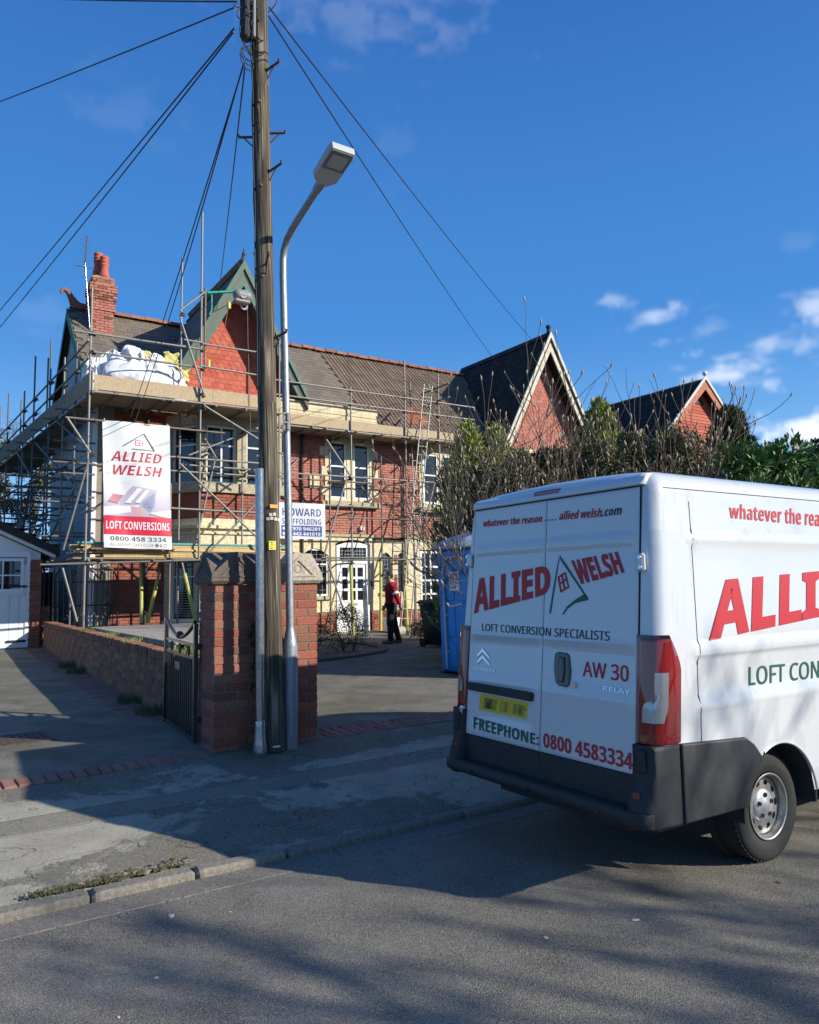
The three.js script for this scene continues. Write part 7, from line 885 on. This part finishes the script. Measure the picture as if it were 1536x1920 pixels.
// ------------------------------------------------------------------ wheelie bin
{
  const o = thing('wheelie_bin', 'dark grey wheelie bin beside the blue toilet', 'bin', [10.15, ground(-14.3), -14.4], 0.2), bm = mat(0.025, 0.028, 0.032, 0.55); const ring = (y, w, d, z = 0) => [V(-w, y, d + z), V(w, y, d + z), V(w, y, -d + z), V(-w, y, -d + z)];
  part(o, 'body', loft([ring(0.06, 0.20, 0.23), ring(0.5, 0.235, 0.28), ring(0.94, 0.265, 0.32), ring(0.955, 0.29, 0.345), ring(0.985, 0.29, 0.345)], true, true), bm); const lid = part(o, 'lid', moved(loft([ring(0, 0.3, 0.37), ring(0.03, 0.3, 0.37), ring(0.08, 0.26, 0.3)], true, true), 0, 1.0, -0.02, 0, 0.03), bm); part(lid, 'lid_handle', tubeGeo([V(-0.2, 1.0, -0.42), V(0.2, 1.0, -0.42)], 0.016, 8), bm);
  for (const s of [-1, 1]) part(o, 'wheel', moved(new THREE.CylinderGeometry(0.1, 0.1, 0.05, 18), s * 0.24, 0.1, -0.26, 0, 0, Math.PI / 2), M.rubber);
  const e = [[0, 0.1], [0.03, 0.06], [0.02, 0.02], [0.045, -0.02], [0.02, -0.09], [-0.01, -0.05], [-0.04, -0.08], [-0.03, 0], [-0.045, 0.05]]; part(o, 'crest_print', moved(extrude(e, 0.003, 0), -0.06, 0.66, 0.302, 0, -0.085), M.white);
}
// ------------------------------------------------------------------ man in a red hoodie, seen from his left; local +x is where he faces, -z is his left
{
  const o = thing('person', 'man in red hoodie and black trousers standing on the drive', 'person', [9.69, ground(-15.7), -15.7], 2.564);
  const J = { hipL: V(0, 0.93, -0.095), hipR: V(0, 0.93, 0.095), kneeL: V(0.03, 0.5, -0.11), kneeR: V(-0.06, 0.5, 0.12), ankL: V(0.02, 0.09, -0.11), ankR: V(-0.17, 0.09, 0.13), pelvis: V(0, 0.98, 0), waist: V(-0.01, 1.12, 0), chest: V(0.0, 1.32, 0), neck: V(0.01, 1.47, 0), head: V(0.045, 1.615, 0), shL: V(-0.01, 1.41, -0.185), shR: V(-0.01, 1.41, 0.185), elL: V(-0.13, 1.17, -0.235), elR: V(0.02, 1.14, 0.235), wrL: V(-0.215, 0.94, -0.245), wrR: V(0.14, 0.93, 0.2) };
  const skin = mat(0.5, 0.29, 0.21, 0.6), hood = mat(0.27, 0.008, 0.018, 0.95), trou = mat(0.012, 0.012, 0.014, 0.9), boot = mat(0.17, 0.12, 0.075, 0.85), glove = mat(0.20, 0.20, 0.19, 0.9), hair = mat(0.02, 0.014, 0.01, 0.8);
  const C = capsule, body = k => (x, y, z) => { let d = C(x, y, z, J.pelvis, J.chest, 0.125 + k, 0.14 + k); d = smin(d, Math.hypot((x - 0.0) / 0.8, y - 1.33, z / 1.25) - 0.145 - k, 0.08); for (const s of ['L', 'R']) { d = smin(d, C(x, y, z, J['hip' + s], J['knee' + s], 0.088 + k, 0.06 + k), 0.05); d = smin(d, C(x, y, z, J['knee' + s], J['ank' + s], 0.058 + k, 0.042 + k), 0.03); d = smin(d, C(x, y, z, J['sh' + s], J['el' + s], 0.056 + k, 0.046 + k), 0.04); d = smin(d, C(x, y, z, J['el' + s], J['wr' + s], 0.044 + k, 0.03 + k), 0.02); } return smin(d, C(x, y, z, J.neck, J.head, 0.052, 0.052), 0.03); };
  const headF = (x, y, z) => { const h = J.head; x -= h.x; y -= h.y; z -= h.z; let d = Math.hypot(x / 1.06, (y - 0.025) / 1.12, z / 0.86) - 0.092; d = smin(d, Math.hypot((x - 0.035) / 1.0, (y + 0.065) / 1.05, z / 0.78) - 0.058, 0.045); d = smin(d, C(x, y, z, V(0.088, 0.005, 0), V(0.116, -0.03, 0), 0.012, 0.015), 0.014); d = smin(d, C(x, y, z, V(0.088, -0.058, -0.012), V(0.088, -0.058, 0.012), 0.01, 0.01), 0.01); d = smin(d, C(x, y, z, V(0.08, 0.03, -0.03), V(0.08, 0.03, 0.03), 0.013, 0.013), 0.02); for (const s of [-1, 1]) { d = smin(d, Math.hypot((x + 0.005) / 0.75, (y + 0.0) / 1.25, (z - s * 0.083) / 0.4) - 0.024, 0.01); d = Math.max(d, -(Math.hypot((x - 0.094) / 1, (y - 0.008), (z - s * 0.033) / 1.3) - 0.013)); } return d; };
  const b = part(o, 'body', merge([surfaceNets(body(0), V(-0.4, 0.02, -0.4), V(0.4, 1.58, 0.4), 0.014), surfaceNets(headF, V(-0.12, 1.46, -0.14), V(0.22, 1.78, 0.14), 0.006)]), skin);
  for (const s of [-1, 1]) part(b, 'eye', moved(new THREE.SphereGeometry(0.01, 8, 6), J.head.x + 0.086, J.head.y + 0.008, s * 0.033), M.white);
  const cloth = (f, lo, hi) => surfaceNets(f, lo, hi, 0.013), wr = (x, y, z) => 0.012 * (noise3(x * 14, y * 9, z * 14, 3) - 0.5);
  part(o, 'hoodie', cloth((x, y, z) => { let d = C(x, y, z, V(-0.005, 0.97, 0), J.chest, 0.148, 0.155); d = smin(d, Math.hypot(x / 0.85, y - 1.33, z / 1.25) - 0.162, 0.08); for (const s of ['L', 'R']) { d = smin(d, C(x, y, z, J['sh' + s], J['el' + s], 0.078, 0.066), 0.05); d = smin(d, C(x, y, z, J['el' + s], J['wr' + s], 0.064, 0.046), 0.03); } d = smin(d, Math.hypot((x + 0.085) / 1.0, (y - 1.435) / 0.75, z / 1.35) - 0.06, 0.05); return Math.max(d + wr(x, y, z), 0.92 - y, -Math.max(Math.hypot((x - 0.03) / 0.9, z / 0.9) - 0.066, 1.45 - y)); }, V(-0.42, 0.88, -0.42), V(0.42, 1.6, 0.42)), hood);
  part(o, 'trousers', cloth((x, y, z) => { let d = C(x, y, z, V(0, 0.9, 0), V(0, 1.0, 0), 0.135, 0.13); for (const s of ['L', 'R']) { d = smin(d, C(x, y, z, J['hip' + s], J['knee' + s], 0.108, 0.083), 0.05); d = smin(d, C(x, y, z, J['knee' + s], J['ank' + s], 0.081, 0.07), 0.03); } d = smin(d, Math.hypot(x - 0.1, y - 0.93, (z + 0.13)) - 0.035, 0.03); return Math.max(d + wr(x, y + 3, z), y - 1.0, 0.07 - y); }, V(-0.4, 0.04, -0.35), V(0.4, 1.04, 0.35)), trou);
  for (const s of ['L', 'R']) { const a = J['ank' + s]; part(o, 'boot', surfaceNets((x, y, z) => { let d = C(x, y, z, V(a.x - 0.03, 0.05, a.z), V(a.x + 0.17, 0.042, a.z), 0.05, 0.043); d = smin(d, C(x, y, z, V(a.x - 0.01, 0.06, a.z), V(a.x, 0.15, a.z), 0.055, 0.052), 0.03); return Math.max(d, 0.004 - y); }, V(a.x - 0.12, -0.02, a.z - 0.1), V(a.x + 0.26, 0.24, a.z + 0.1), 0.01), boot); }
  part(o, 'hair', surfaceNets((x, y, z) => { const h = J.head, X = x - h.x, Y = y - h.y, Z = z - h.z; const d = Math.hypot(X / 1.08, (Y - 0.03) / 1.14, Z / 0.9) - 0.098; return Math.max(d, 0.005 + (0.055 - Y) * 0.8 + X * 0.75 - 0.03); }, V(-0.12, 1.5, -0.15), V(0.22, 1.8, 0.15), 0.007), hair);
  for (const s of ['L', 'R']) { const w = J['wr' + s], d = w.clone().sub(J['el' + s]).normalize(), fwd = V(1, 0, 0).sub(d.clone().multiplyScalar(d.x)).normalize(), P = (a, f, q) => w.clone().addScaledVector(d, a).addScaledVector(fwd, f).add(V(0, 0, q)), sg = s === 'L' ? -1 : 1, bones = [[P(0, 0, 0), P(0.075, 0.0, 0), 0.03, 0.036]]; for (let k = 0; k < 4; k++) { const f = 0.03 - k * 0.02, l = [0.07, 0.08, 0.075, 0.06][k]; bones.push([P(0.075, f, 0), P(0.075 + l * 0.55, f + 0.006, -sg * 0.012), 0.0105, 0.0095], [P(0.075 + l * 0.55, f + 0.006, -sg * 0.012), P(0.075 + l, f + 0.004, -sg * 0.035), 0.0095, 0.008]); } bones.push([P(0.03, 0.025, 0), P(0.062, 0.052, -sg * 0.012), 0.013, 0.011], [P(0.062, 0.052, -sg * 0.012), P(0.09, 0.055, -sg * 0.022), 0.011, 0.009]);
    part(o, 'gloved_hand', surfaceNets((x, y, z) => { let q = 9; bones.forEach(([a, b2, r0, r1], i) => { q = i ? smin(q, C(x, y, z, a, b2, r0, r1), 0.006) : C(x, y, z, a, b2, r0, r1); }); return q; }, w.clone().add(V(-0.14, -0.2, -0.1)), w.clone().add(V(0.14, 0.06, 0.1)), 0.005), glove); }
  { const a = J.shL, e = J.elL, d = e.clone().sub(a); part(o, 'arm_band', tubeGeo([a.clone().addScaledVector(d, 0.72), a.clone().addScaledVector(d, 0.92)], 0.075, 16, false), mat(0.75, 0.75, 0.75, 0.7, { side: THREE.DoubleSide })); }
}
// ------------------------------------------------------------------ small things on the ground
{ const pot = thing('plant_pot', 'round white pot of brown twiggy plant by the front door', 'plant pot', [11.45, 0.55, -18.55]); part(pot, 'pot', new THREE.LatheGeometry([[0, 0], [0.17, 0], [0.2, 0.02], [0.24, 0.34], [0.255, 0.36], [0.255, 0.4], [0.22, 0.4], [0.21, 0.34], [0, 0.33]].map(p => new THREE.Vector2(...p)), 24), M.white); const l = []; for (let k = 0; k < 70; k++) { const a = rr(0, 6.28), r = rr(0.02, 0.16), t = rr(0.25, 0.62); l.push(tubeGeo([V(Math.cos(a) * r, 0.33, Math.sin(a) * r), V(Math.cos(a) * r * 1.6, 0.33 + t * 0.6, Math.sin(a) * r * 1.6), V(Math.cos(a) * r * 1.9 + rr(-0.05, 0.05), 0.33 + t, Math.sin(a) * r * 1.9)], 0.005, 4)); } part(pot, 'twigs', merge(l), mat(0.3, 0.17, 0.09, 0.9), 'stuff');
  single('clay_pipe', moved(new THREE.CylinderGeometry(0.13, 0.13, 0.45, 18, 1, true), 0, 0.13, 0, 0.2, 0, Math.PI / 2), mat(0.36, 0.33, 0.28, 0.8, { side: THREE.DoubleSide }), 'short grey pipe lying on the front path', 'pipe', [10.9, 0.5, -17.4]); }
// flecks and litter on the road, as small lumps
[[293, 1832, 0.022, 'white fleck of gum on the near asphalt'], [222, 1906, 0.014, 'tiny white fleck at the very front of the road'], [1190, 1724, 0.03, 'pale flattened litter scrap on the road near the van wheel'], [1024, 1757, 0.02, 'small pale litter scrap on the road'], [320, 1716, 0.03, 'pale leaf scrap on the road by the gutter'], [432, 1709, 0.012, 'small white chip on the road beyond the gutter'], [1461, 1654, 0.022, 'small brown leaf on the road beside the wheel']].forEach(([px, py, s, label], i) => { const p = onY(px, py, 0.004), g = new THREE.IcosahedronGeometry(s * 0.8, 1); g.scale(1, 0.14, 0.5 + 0.3 * rnd()); const q = g.attributes.position; for (let k = 0; k < q.count; k++) { const f = 0.55 + 0.9 * noise2(q.getX(k) / s * 1.7 + i * 9, q.getZ(k) / s * 1.7, 0, 3); q.setXYZ(k, q.getX(k) * f, q.getY(k), q.getZ(k) * f); }; g.rotateY(rr(0, 6)); single(i === 6 ? 'leaf' : 'litter', g, i === 6 ? mat(0.12, 0.045, 0.02, 0.9) : mat(0.48, 0.47, 0.43, 0.9), label, i === 6 ? 'leaf' : 'litter', [p.x, 0.002, p.z]); });
{ // gravel, moss and straw where the pavement edge has broken up, and grit along the gutter
  const g = [0, 1, 2].map(() => { const q = new THREE.IcosahedronGeometry(1, 0), p = q.attributes.position; for (let i = 0; i < p.count; i++) { const k = 0.75 + 0.5 * noise3(p.getX(i) * 2 + 5, p.getY(i) * 2, p.getZ(i) * 2, 4); p.setXYZ(i, p.getX(i) * k, p.getY(i) * k * 0.6, p.getZ(i) * k); } q.computeVertexNormals(); return q; }), n = 1500, im = new THREE.InstancedMesh(g[0], mat(0.17, 0.155, 0.125, 0.95), n), col = new THREE.Color(), mm = new THREE.Matrix4();
  for (let i = 0; i < n; i++) { let x, z, y, s; if (i < 520) { const t = rnd(), c = onY(lerp(70, 360, t), lerp(1690, 1618, t), 0.1); x = c.x + rr(-0.08, 0.08); z = Math.min(c.z + rr(-0.22, 0.02), -5.0 - rnd() * 0.06); y = ground(z) + 0.004; s = rr(0.004, 0.014) * (rnd() < 0.1 ? 1.9 : 1); } else if (i < 1250) { x = rr(-0.5, 6); z = -4.86 + Math.abs(rr(-1, 1) * rr(0, 1)) * 0.4; y = z > -4.86 ? 0.004 : 0.1; s = rr(0.002, 0.006); } else { x = rr(-1, 5); z = rr(-5, -6.9); y = ground(z) + 0.003; s = rr(0.002, 0.005); } mm.compose(V(x, y, z), new THREE.Quaternion().setFromEuler(new THREE.Euler(rr(-0.3, 0.3), rr(0, 6), 0)), V(s, s, s)); im.setMatrixAt(i, mm); const v = rr(0.3, 1.3) * (rnd() < 0.06 ? 1.8 : 1); im.setColorAt(i, col.setRGB(v, v * 0.97, v * 0.88)); }
  im.name = 'gravel'; im.castShadow = im.receiveShadow = true; scene.add(im); tag(im, 'loose gravel and grit along the kerb', 'gravel', null, 'stuff');
  const moss = []; for (let k = 0; k < 75; k++) { const t = clamp(pick([0.2, 0.35, 0.5, 0.62, 0.85]) + rr(-0.09, 0.09)), c = onY(lerp(40, 370, t), lerp(1697, 1612, t), 0.1), z = Math.min(c.z + rr(-0.2, 0.03), -5.0); moss.push(moved(tuft(rr(0.03, 0.07), 0.03, 7), c.x + rr(-0.06, 0.06), ground(z), z)); } const m = single('moss', merge(moss), mat(0.075, 0.075, 0.03, 0.95), 'moss and dry straw along the back of the kerb', 'moss'); m.userData.kind = 'stuff';
}

// ------------------------------------------------------------------ plants
const barkM = mat(0.145, 0.11, 0.078, 0.9), barkDark = mat(0.08, 0.065, 0.05, 0.9);
function leafGeo(list) { // list of [pos, dir, width, length, bend]; each leaf two folded triangles pairs
  const p = [], n = []; for (const [c, d, w, l, h] of list) { const s = h ? d.clone().cross(h).applyAxisAngle(d, rr(-0.8, 0.8)).normalize() : d.clone().cross(Math.abs(d.y) > 0.9 ? V(1, 0, 0) : V(0, 1, 0)).applyAxisAngle(d, rr(0, 6.28)).normalize(), up = s.clone().cross(d), t = c.clone().addScaledVector(d, l), m1 = c.clone().addScaledVector(d, l * 0.45).addScaledVector(s, w / 2).addScaledVector(up, w * 0.12), m2 = c.clone().addScaledVector(d, l * 0.45).addScaledVector(s, -w / 2).addScaledVector(up, w * 0.12); for (const f of [[c, m1, t], [c, t, m2]]) { const q = f[1].clone().sub(f[0]).cross(f[2].clone().sub(f[0])).normalize(); for (const v of f) { p.push(v.x, v.y, v.z); n.push(q.x, q.y, q.z); } } }
  const g = new THREE.BufferGeometry(); g.setAttribute('position', new THREE.Float32BufferAttribute(p, 3)); g.setAttribute('normal', new THREE.Float32BufferAttribute(n, 3)); g.setAttribute('uv', new THREE.Float32BufferAttribute(new Float32Array(p.length / 3 * 2), 2)); return g;
}
const leafMat = (r, g, b) => phys(r, g, b, 0.6, { side: THREE.DoubleSide, transmission: 0.0 });
const rdir = () => { const z = rr(-1, 1), a = rr(0, 6.28), q = Math.sqrt(1 - z * z); return V(q * Math.cos(a), z, q * Math.sin(a)); };
const conGreens = [[0.36, 0.40, 0.07], [0.27, 0.31, 0.055], [0.14, 0.17, 0.035]], conDark = [[0.07, 0.10, 0.035], [0.045, 0.07, 0.03], [0.11, 0.13, 0.05]];
function conifer(label, x, z, H, R, cols, n, feather = 1) {
  const y0 = ground(z), o = thing('conifer', label, 'conifer', [x, y0, z], 0, 'conifers behind the van'); part(o, 'trunk', tubeGeo([V(0, -0.1, 0), V(0.02, H * 0.5, 0), V(0, H * 0.95, 0)], t => 0.1 * (1 - t) + 0.015, 8), barkDark);
  const L = cols.map(() => []); const nb = Math.round(n / 26);
  for (let k = 0; k < nb; k++) { // ascending plumes
    const t = Math.pow(rnd(), 0.8), a = rr(0, 6.28), rad = R * Math.pow(1 - t, 0.5) * (0.5 + 0.75 * noise2(a * 2.2 + x, t * 9, 0, 9)), base = V(Math.cos(a) * rad * 0.35, H * t * 0.92, Math.sin(a) * rad * 0.35), tip = V(Math.cos(a) * rad, H * t * 0.92 + rr(0.25, 0.7) * feather * (0.5 + 0.5 * (1 - t)), Math.sin(a) * rad), ci = Math.floor(rnd() * cols.length);
    for (let q = 0; q < 26; q++) { const s = Math.pow(rnd(), 0.6), c = base.clone().lerp(tip, s).add(rdir().multiplyScalar(0.07 * (1.2 - s * 0.8))), d = tip.clone().sub(base).normalize().add(rdir().multiplyScalar(0.65)).add(V(0, 0.35, 0)).normalize(); L[ci].push([c, d, rr(0.025, 0.045), rr(0.09, 0.19), V(c.x, 0.35 * R, c.z).normalize()]); } }
  L.forEach((l, i) => l.length && part(o, 'crown', leafGeo(l), leafMat(...cols[i]))); return o;
}
function shrubLeafy(name, label, cat, x, z, rx, H, rz, n, lw, ll, cols, yb = 0.1, group) {
  const o = thing(name, label, cat, [x, ground(z), z], 0, group), L = cols.map(() => []), st = []; for (let k = 0; k < 14; k++) { const a = rr(0, 6.28), e = V(Math.cos(a) * rx * rr(0.3, 0.8), H * rr(0.5, 0.9), Math.sin(a) * rz * rr(0.3, 0.8)); st.push(tubeGeo([V(Math.cos(a) * 0.1, -0.05, Math.sin(a) * 0.1), e.clone().multiplyScalar(0.5).add(V(rr(-0.1, 0.1), 0.1, 0)), e], t => (H > 1.5 ? 0.022 : 0.006) * (1 - t) + (H > 1.5 ? 0.005 : 0.002), 5)); } part(o, 'stems', merge(st), barkDark);
  const clumps = []; for (let k = 0; k < 60; k++) { const a = rr(0, 6.28), t = Math.pow(rnd(), 0.7), r = Math.sqrt(rnd()) * (1 - 0.5 * t * t); clumps.push([V(Math.cos(a) * rx * r, yb + H * t, Math.sin(a) * rz * r), rr(0.12, 0.3) * Math.min(1, rx)]); }
  for (let k = 0; k < n; k++) { const [c, r] = pick(clumps), p = c.clone().add(rdir().multiplyScalar(r * Math.cbrt(rnd()))); L[Math.floor(rnd() * cols.length)].push([p, p.clone().sub(c).normalize().add(V(0, 0.5, 0)).add(rdir().multiplyScalar(0.5)).normalize(), lw * rr(0.7, 1.2), ll * rr(0.7, 1.2), p.clone().sub(c).add(V(p.x * 0.3, 0.08, p.z * 0.3)).normalize()]); }
  L.forEach((l, i) => l.length && part(o, 'crown', leafGeo(l), leafMat(...cols[i]))); return o;
}
// bare branching plants: returns tubes and tips
function branch(list, tips, p, d, len, r, depth, o) { const n = 5, pts = [p.clone()]; let q = p.clone(), dir = d.clone(); for (let i = 0; i < n; i++) { dir.add(rdir().multiplyScalar(o.wob)).add(V(0, o.up, 0)).normalize(); q = q.clone().addScaledVector(dir, len / n); pts.push(q); if (depth > 0 && i >= 1 && rnd() < o.side) { const s = dir.clone().add(rdir().multiplyScalar(o.spread)).normalize(); branch(list, tips, q, s, len * rr(0.35, 0.6), r * lerp(1, 0.5, i / n) * 0.6, depth - 1, o); } } list.push(tubeGeo(pts, t => Math.max(o.min, r * (1 - 0.75 * t)), depth > 1 ? 6 : 4, false)); tips.push([q, dir]); if (depth > 0) for (let k = 0; k < o.fork; k++) branch(list, tips, q, dir.clone().add(rdir().multiplyScalar(o.spread * 0.7)).normalize(), len * rr(0.45, 0.7), r * 0.35 + o.min, depth - 1, o); }
const budGeo = (() => { const g = new THREE.SphereGeometry(1, 6, 6), p = g.attributes.position; for (let i = 0; i < p.count; i++) { const y = p.getY(i), k = y > 0 ? 1 - 0.55 * y : 1 - 0.2 * y * y; p.setXYZ(i, p.getX(i) * k, y, p.getZ(i) * k); } g.scale(0.017, 0.05, 0.017); g.translate(0, 0.045, 0); g.computeVertexNormals(); return g; })();
function magnolia(label, x, z, H, spread, stems) {
  const o = thing('magnolia', label, 'shrub', [x, ground(z), z], 0, 'budding magnolias above the van'), list = [], tips = []; for (let k = 0; k < stems; k++) { const a = rr(0, 6.28), d = V(Math.cos(a) * spread, 1, Math.sin(a) * spread * 0.7).normalize(); const tall = rnd() < 0.6; branch(list, tips, V(Math.cos(a) * 0.12, -0.05, Math.sin(a) * 0.12), d, H * (tall ? rr(0.55, 0.76) : rr(0.36, 0.56)), rr(0.013, 0.024), 2, { wob: 0.15, up: 0.07, side: 0.8, spread: 0.85, fork: 1, min: 0.0052 }); }
  part(o, 'branches', merge(list), barkM); const im = [], up = V(0, 1, 0); for (const [p, d] of tips) { if (p.y < 0.6) continue; im.push(budGeo.clone().applyMatrix4(new THREE.Matrix4().compose(p, new THREE.Quaternion().setFromUnitVectors(up, d.clone().add(V(0, 0.6, 0)).normalize()), V(1, 1, 1).multiplyScalar(rr(0.5, 1.1))))); } part(o, 'buds', merge(im), mat(0.40, 0.32, 0.22, 0.9), 'stuff'); return o;
}
const spot = (px, D) => { const p = onDepth(px, 1095, D); return [p.x, p.z]; }, hgt = (py, D, z) => 1.8 + (1097 - py) / FPX * D - ground(z);
const mag = (label, px, D, py, spread, stems) => { const [x, z] = spot(px, D); magnolia(label, x, z, hgt(py, D, z) * 0.84, spread, stems); };
mag('bare budding magnolia arching out beside the scaffold end', 925, 13.4, 790, 0.62, 28); mag('tall bare budding magnolia in front of the cream gable', 1075, 13.4, 690, 0.46, 32); mag('bare budding magnolia between the two gables', 1190, 13.6, 700, 0.44, 30); mag('bare budding magnolia in front of the orange gable', 1315, 13.2, 750, 0.5, 28); mag('low bare magnolia close behind the van roof', 990, 13.0, 800, 0.6, 28);
const con = (label, px, D, py, R, cols, n, f) => { const [x, z] = spot(px, D); conifer(label, x, z, hgt(py, D, z), R, cols, n, f); };
con('bright green conifer beside the scaffold end', 884, 15.6, 778, 0.95, conGreens, 26000); con('second bright conifer below the black roof', 936, 15.8, 786, 0.95, conGreens, 24000); con('bright conifer between the cream gable and the far house', 1140, 15.6, 735, 0.95, conGreens, 26000); con('dark feathery conifer before the orange gable', 1265, 15.6, 790, 1.3, conDark, 26000, 0.5); con('dark feathery conifer right of the orange gable', 1385, 16.5, 738, 1.35, conDark, 26000, 0.4); con('dark conifer low behind the magnolias', 1040, 15.2, 836, 1.4, conDark, 24000, 0.6);
const laurelC = [[0.07, 0.15, 0.025], [0.05, 0.115, 0.02], [0.10, 0.19, 0.04]], olive = [[0.12, 0.135, 0.045], [0.16, 0.155, 0.06], [0.075, 0.085, 0.035], [0.18, 0.145, 0.07]];
const shr = (nm, label, px, D, py, rx, n, lw, ll, cols, grp) => { const [x, z] = spot(px, D); shrubLeafy(nm, label, 'shrub', x, z, rx, hgt(py, D, z) * 0.94, rx * 0.75, n, lw, ll, cols, 0.1, grp); };
const LG = 'laurels beyond the van', EG = 'evergreen shrubs along the drive';
shr('laurel', 'glossy laurel bush right of the dark conifers', 1425, 12.4, 845, 0.95, 6500, 0.06, 0.15, laurelC, LG); shr('laurel', 'tall glossy laurel bush below the white cloud', 1490, 12.6, 838, 0.95, 6500, 0.06, 0.15, laurelC, LG); shr('laurel', 'glossy laurel bush behind the van cab', 1590, 12.8, 842, 1.2, 5500, 0.06, 0.15, laurelC, LG); shr('laurel', 'dark bush at the end of the laurels under the chimney', 1550, 15, 835, 0.9, 5000, 0.06, 0.12, [[0.03, 0.05, 0.02], [0.04, 0.065, 0.025]], LG);
shr('hedge_shrub', 'olive evergreen shrub beside the blue toilet', 915, 13.7, 864, 0.85, 19000, 0.036, 0.075, olive, EG); shr('hedge_shrub', 'olive evergreen shrub below the cream gable', 1010, 13.5, 834, 1.1, 19000, 0.036, 0.075, olive, EG); shr('hedge_shrub', 'olive evergreen shrub under the bright middle conifer', 1120, 13.5, 828, 1.15, 19000, 0.036, 0.075, olive, EG); shr('hedge_shrub', 'olive evergreen shrub left of the orange gable', 1225, 13.5, 812, 1.15, 19000, 0.036, 0.075, olive, EG); shr('hedge_shrub', 'olive evergreen shrub under the orange gable', 1330, 13.3, 802, 1.15, 19000, 0.036, 0.075, olive, EG);
shrubLeafy('door_shrub', 'low reddish shrub in the bed before the front door', 'shrub', 8.0, -14.75, 0.75, 0.85, 0.6, 2600, 0.022, 0.045, [[0.07, 0.075, 0.03], [0.12, 0.06, 0.035], [0.05, 0.06, 0.025]], 0.05); shrubLeafy('door_shrub', 'tangled low shrub beside the right brick pillar', 'shrub', 6.7, -14.0, 0.7, 0.6, 0.6, 2200, 0.02, 0.04, [[0.06, 0.06, 0.03], [0.10, 0.07, 0.04]], 0.05); shrubLeafy('border_plant', 'low green border plant beside the wheelie bin', 'plant', 10.9, -16.1, 0.5, 0.4, 0.5, 1400, 0.025, 0.06, [[0.10, 0.14, 0.04], [0.06, 0.09, 0.03]], 0.02);
{ const o = setting('planting_bed', moved(extrude([[5.9, 13.3], [7.2, 13.6], [8.5, 14.3], [8.95, 15.2], [8.8, 16.6], [7.9, 17.3], [6.4, 15.3], [5.6, 13.7]].map(p => [p[0], -p[1]]).reverse(), 0.06, 0.01), 0, 0.475, 0, 0, -Math.PI / 2), soilMat, 'curved planting bed edged beside the drive', 'bed'); o.geometry.computeVertexNormals(); const bm = [[0.28, 0.17, 0.10], [0.24, 0.14, 0.085]].map(c => mat(...c, 0.9, { map: rep(grain, 4) })), bg = wornBox(0.1, 0.08, 0.21, 0.006, 0.005), e = new THREE.CatmullRomCurve3([V(5.9, 0, -13.25), V(7.2, 0, -13.52), V(8.5, 0, -14.2), V(9.0, 0, -15.2), V(8.85, 0, -16.6)]).getSpacedPoints(42); e.forEach((p, i) => { const d = e[Math.min(i + 1, 42)].clone().sub(e[Math.max(i - 1, 0)]), m = part(o, 'edging_brick', bg, pick(bm)); m.position.set(p.x, ground(p.z) + 0.01, p.z); m.rotation.y = Math.atan2(d.x, d.z) + Math.PI / 2; }); }
// trees behind the house on the left
function bareTree(label, x, z, H, r, depth, seed_, group, mtl = barkDark, o2 = {}) { const keep = seed; seed = seed_; const o = thing('bare_tree', label, 'tree', [x, ground(z), z], 0, group), list = [], tips = [], opt = { wob: 0.12, up: 0.03, side: 0.7, spread: 0.85, fork: 2, min: 0.006, ...o2 }; branch(list, tips, V(0, H * 0.28, 0), V(0.03, 1, 0.02).normalize(), H * 0.36, r * 0.8, depth, opt); part(o, 'trunk', tubeGeo([V(0, -0.2, 0), V(0.02, H * 0.15, 0), V(0, H * 0.29, 0)], t => r * (1.25 - 0.4 * t), 12), mtl); part(o, 'crown', merge(list), mtl); seed = keep; return o; }
bareTree('bare tree rising behind the scaffold corner', spot(50, 34)[0], spot(50, 34)[1], 9.5, 0.16, 4, 77, 'bare trees behind the house'); bareTree('second bare tree behind the far scaffold end', spot(0, 36)[0], spot(0, 36)[1], 10.5, 0.17, 4, 78, 'bare trees behind the house');
shrubLeafy('ivy_tree', 'ivy covered tree behind the garage roof', 'tree', spot(45, 28)[0], spot(45, 28)[1], 1.6, 6.6, 1.2, 6500, 0.09, 0.13, [[0.13, 0.13, 0.05], [0.09, 0.09, 0.035], [0.18, 0.16, 0.07]], 0.3); shrubLeafy('ivy_tree', 'second ivy covered tree beyond the garage', 'tree', spot(-40, 29)[0], spot(-40, 29)[1], 2.0, 6.2, 1.2, 6000, 0.09, 0.13, [[0.13, 0.13, 0.05], [0.09, 0.09, 0.035], [0.16, 0.15, 0.06]], 0.3);
// street trees on the far side of the road, which throw the soft branch shadows
const stO = { fork: 2, side: 0.75, min: 0.009, spread: 1.0 };
bareTree('bare street tree across the road opposite the van', 14.6, 8.4, 7.8, 0.22, 4, 101, 'street trees across the road', barkDark, stO); bareTree('bare street tree across the road beside the photographer', 11.4, 8.0, 7.2, 0.2, 4, 102, 'street trees across the road', barkDark, stO); bareTree('bare street tree across the road nearest the kerb', 9.2, 7.2, 6.8, 0.18, 4, 103, 'street trees across the road', barkDark, stO);

renderer.render(scene, camera);
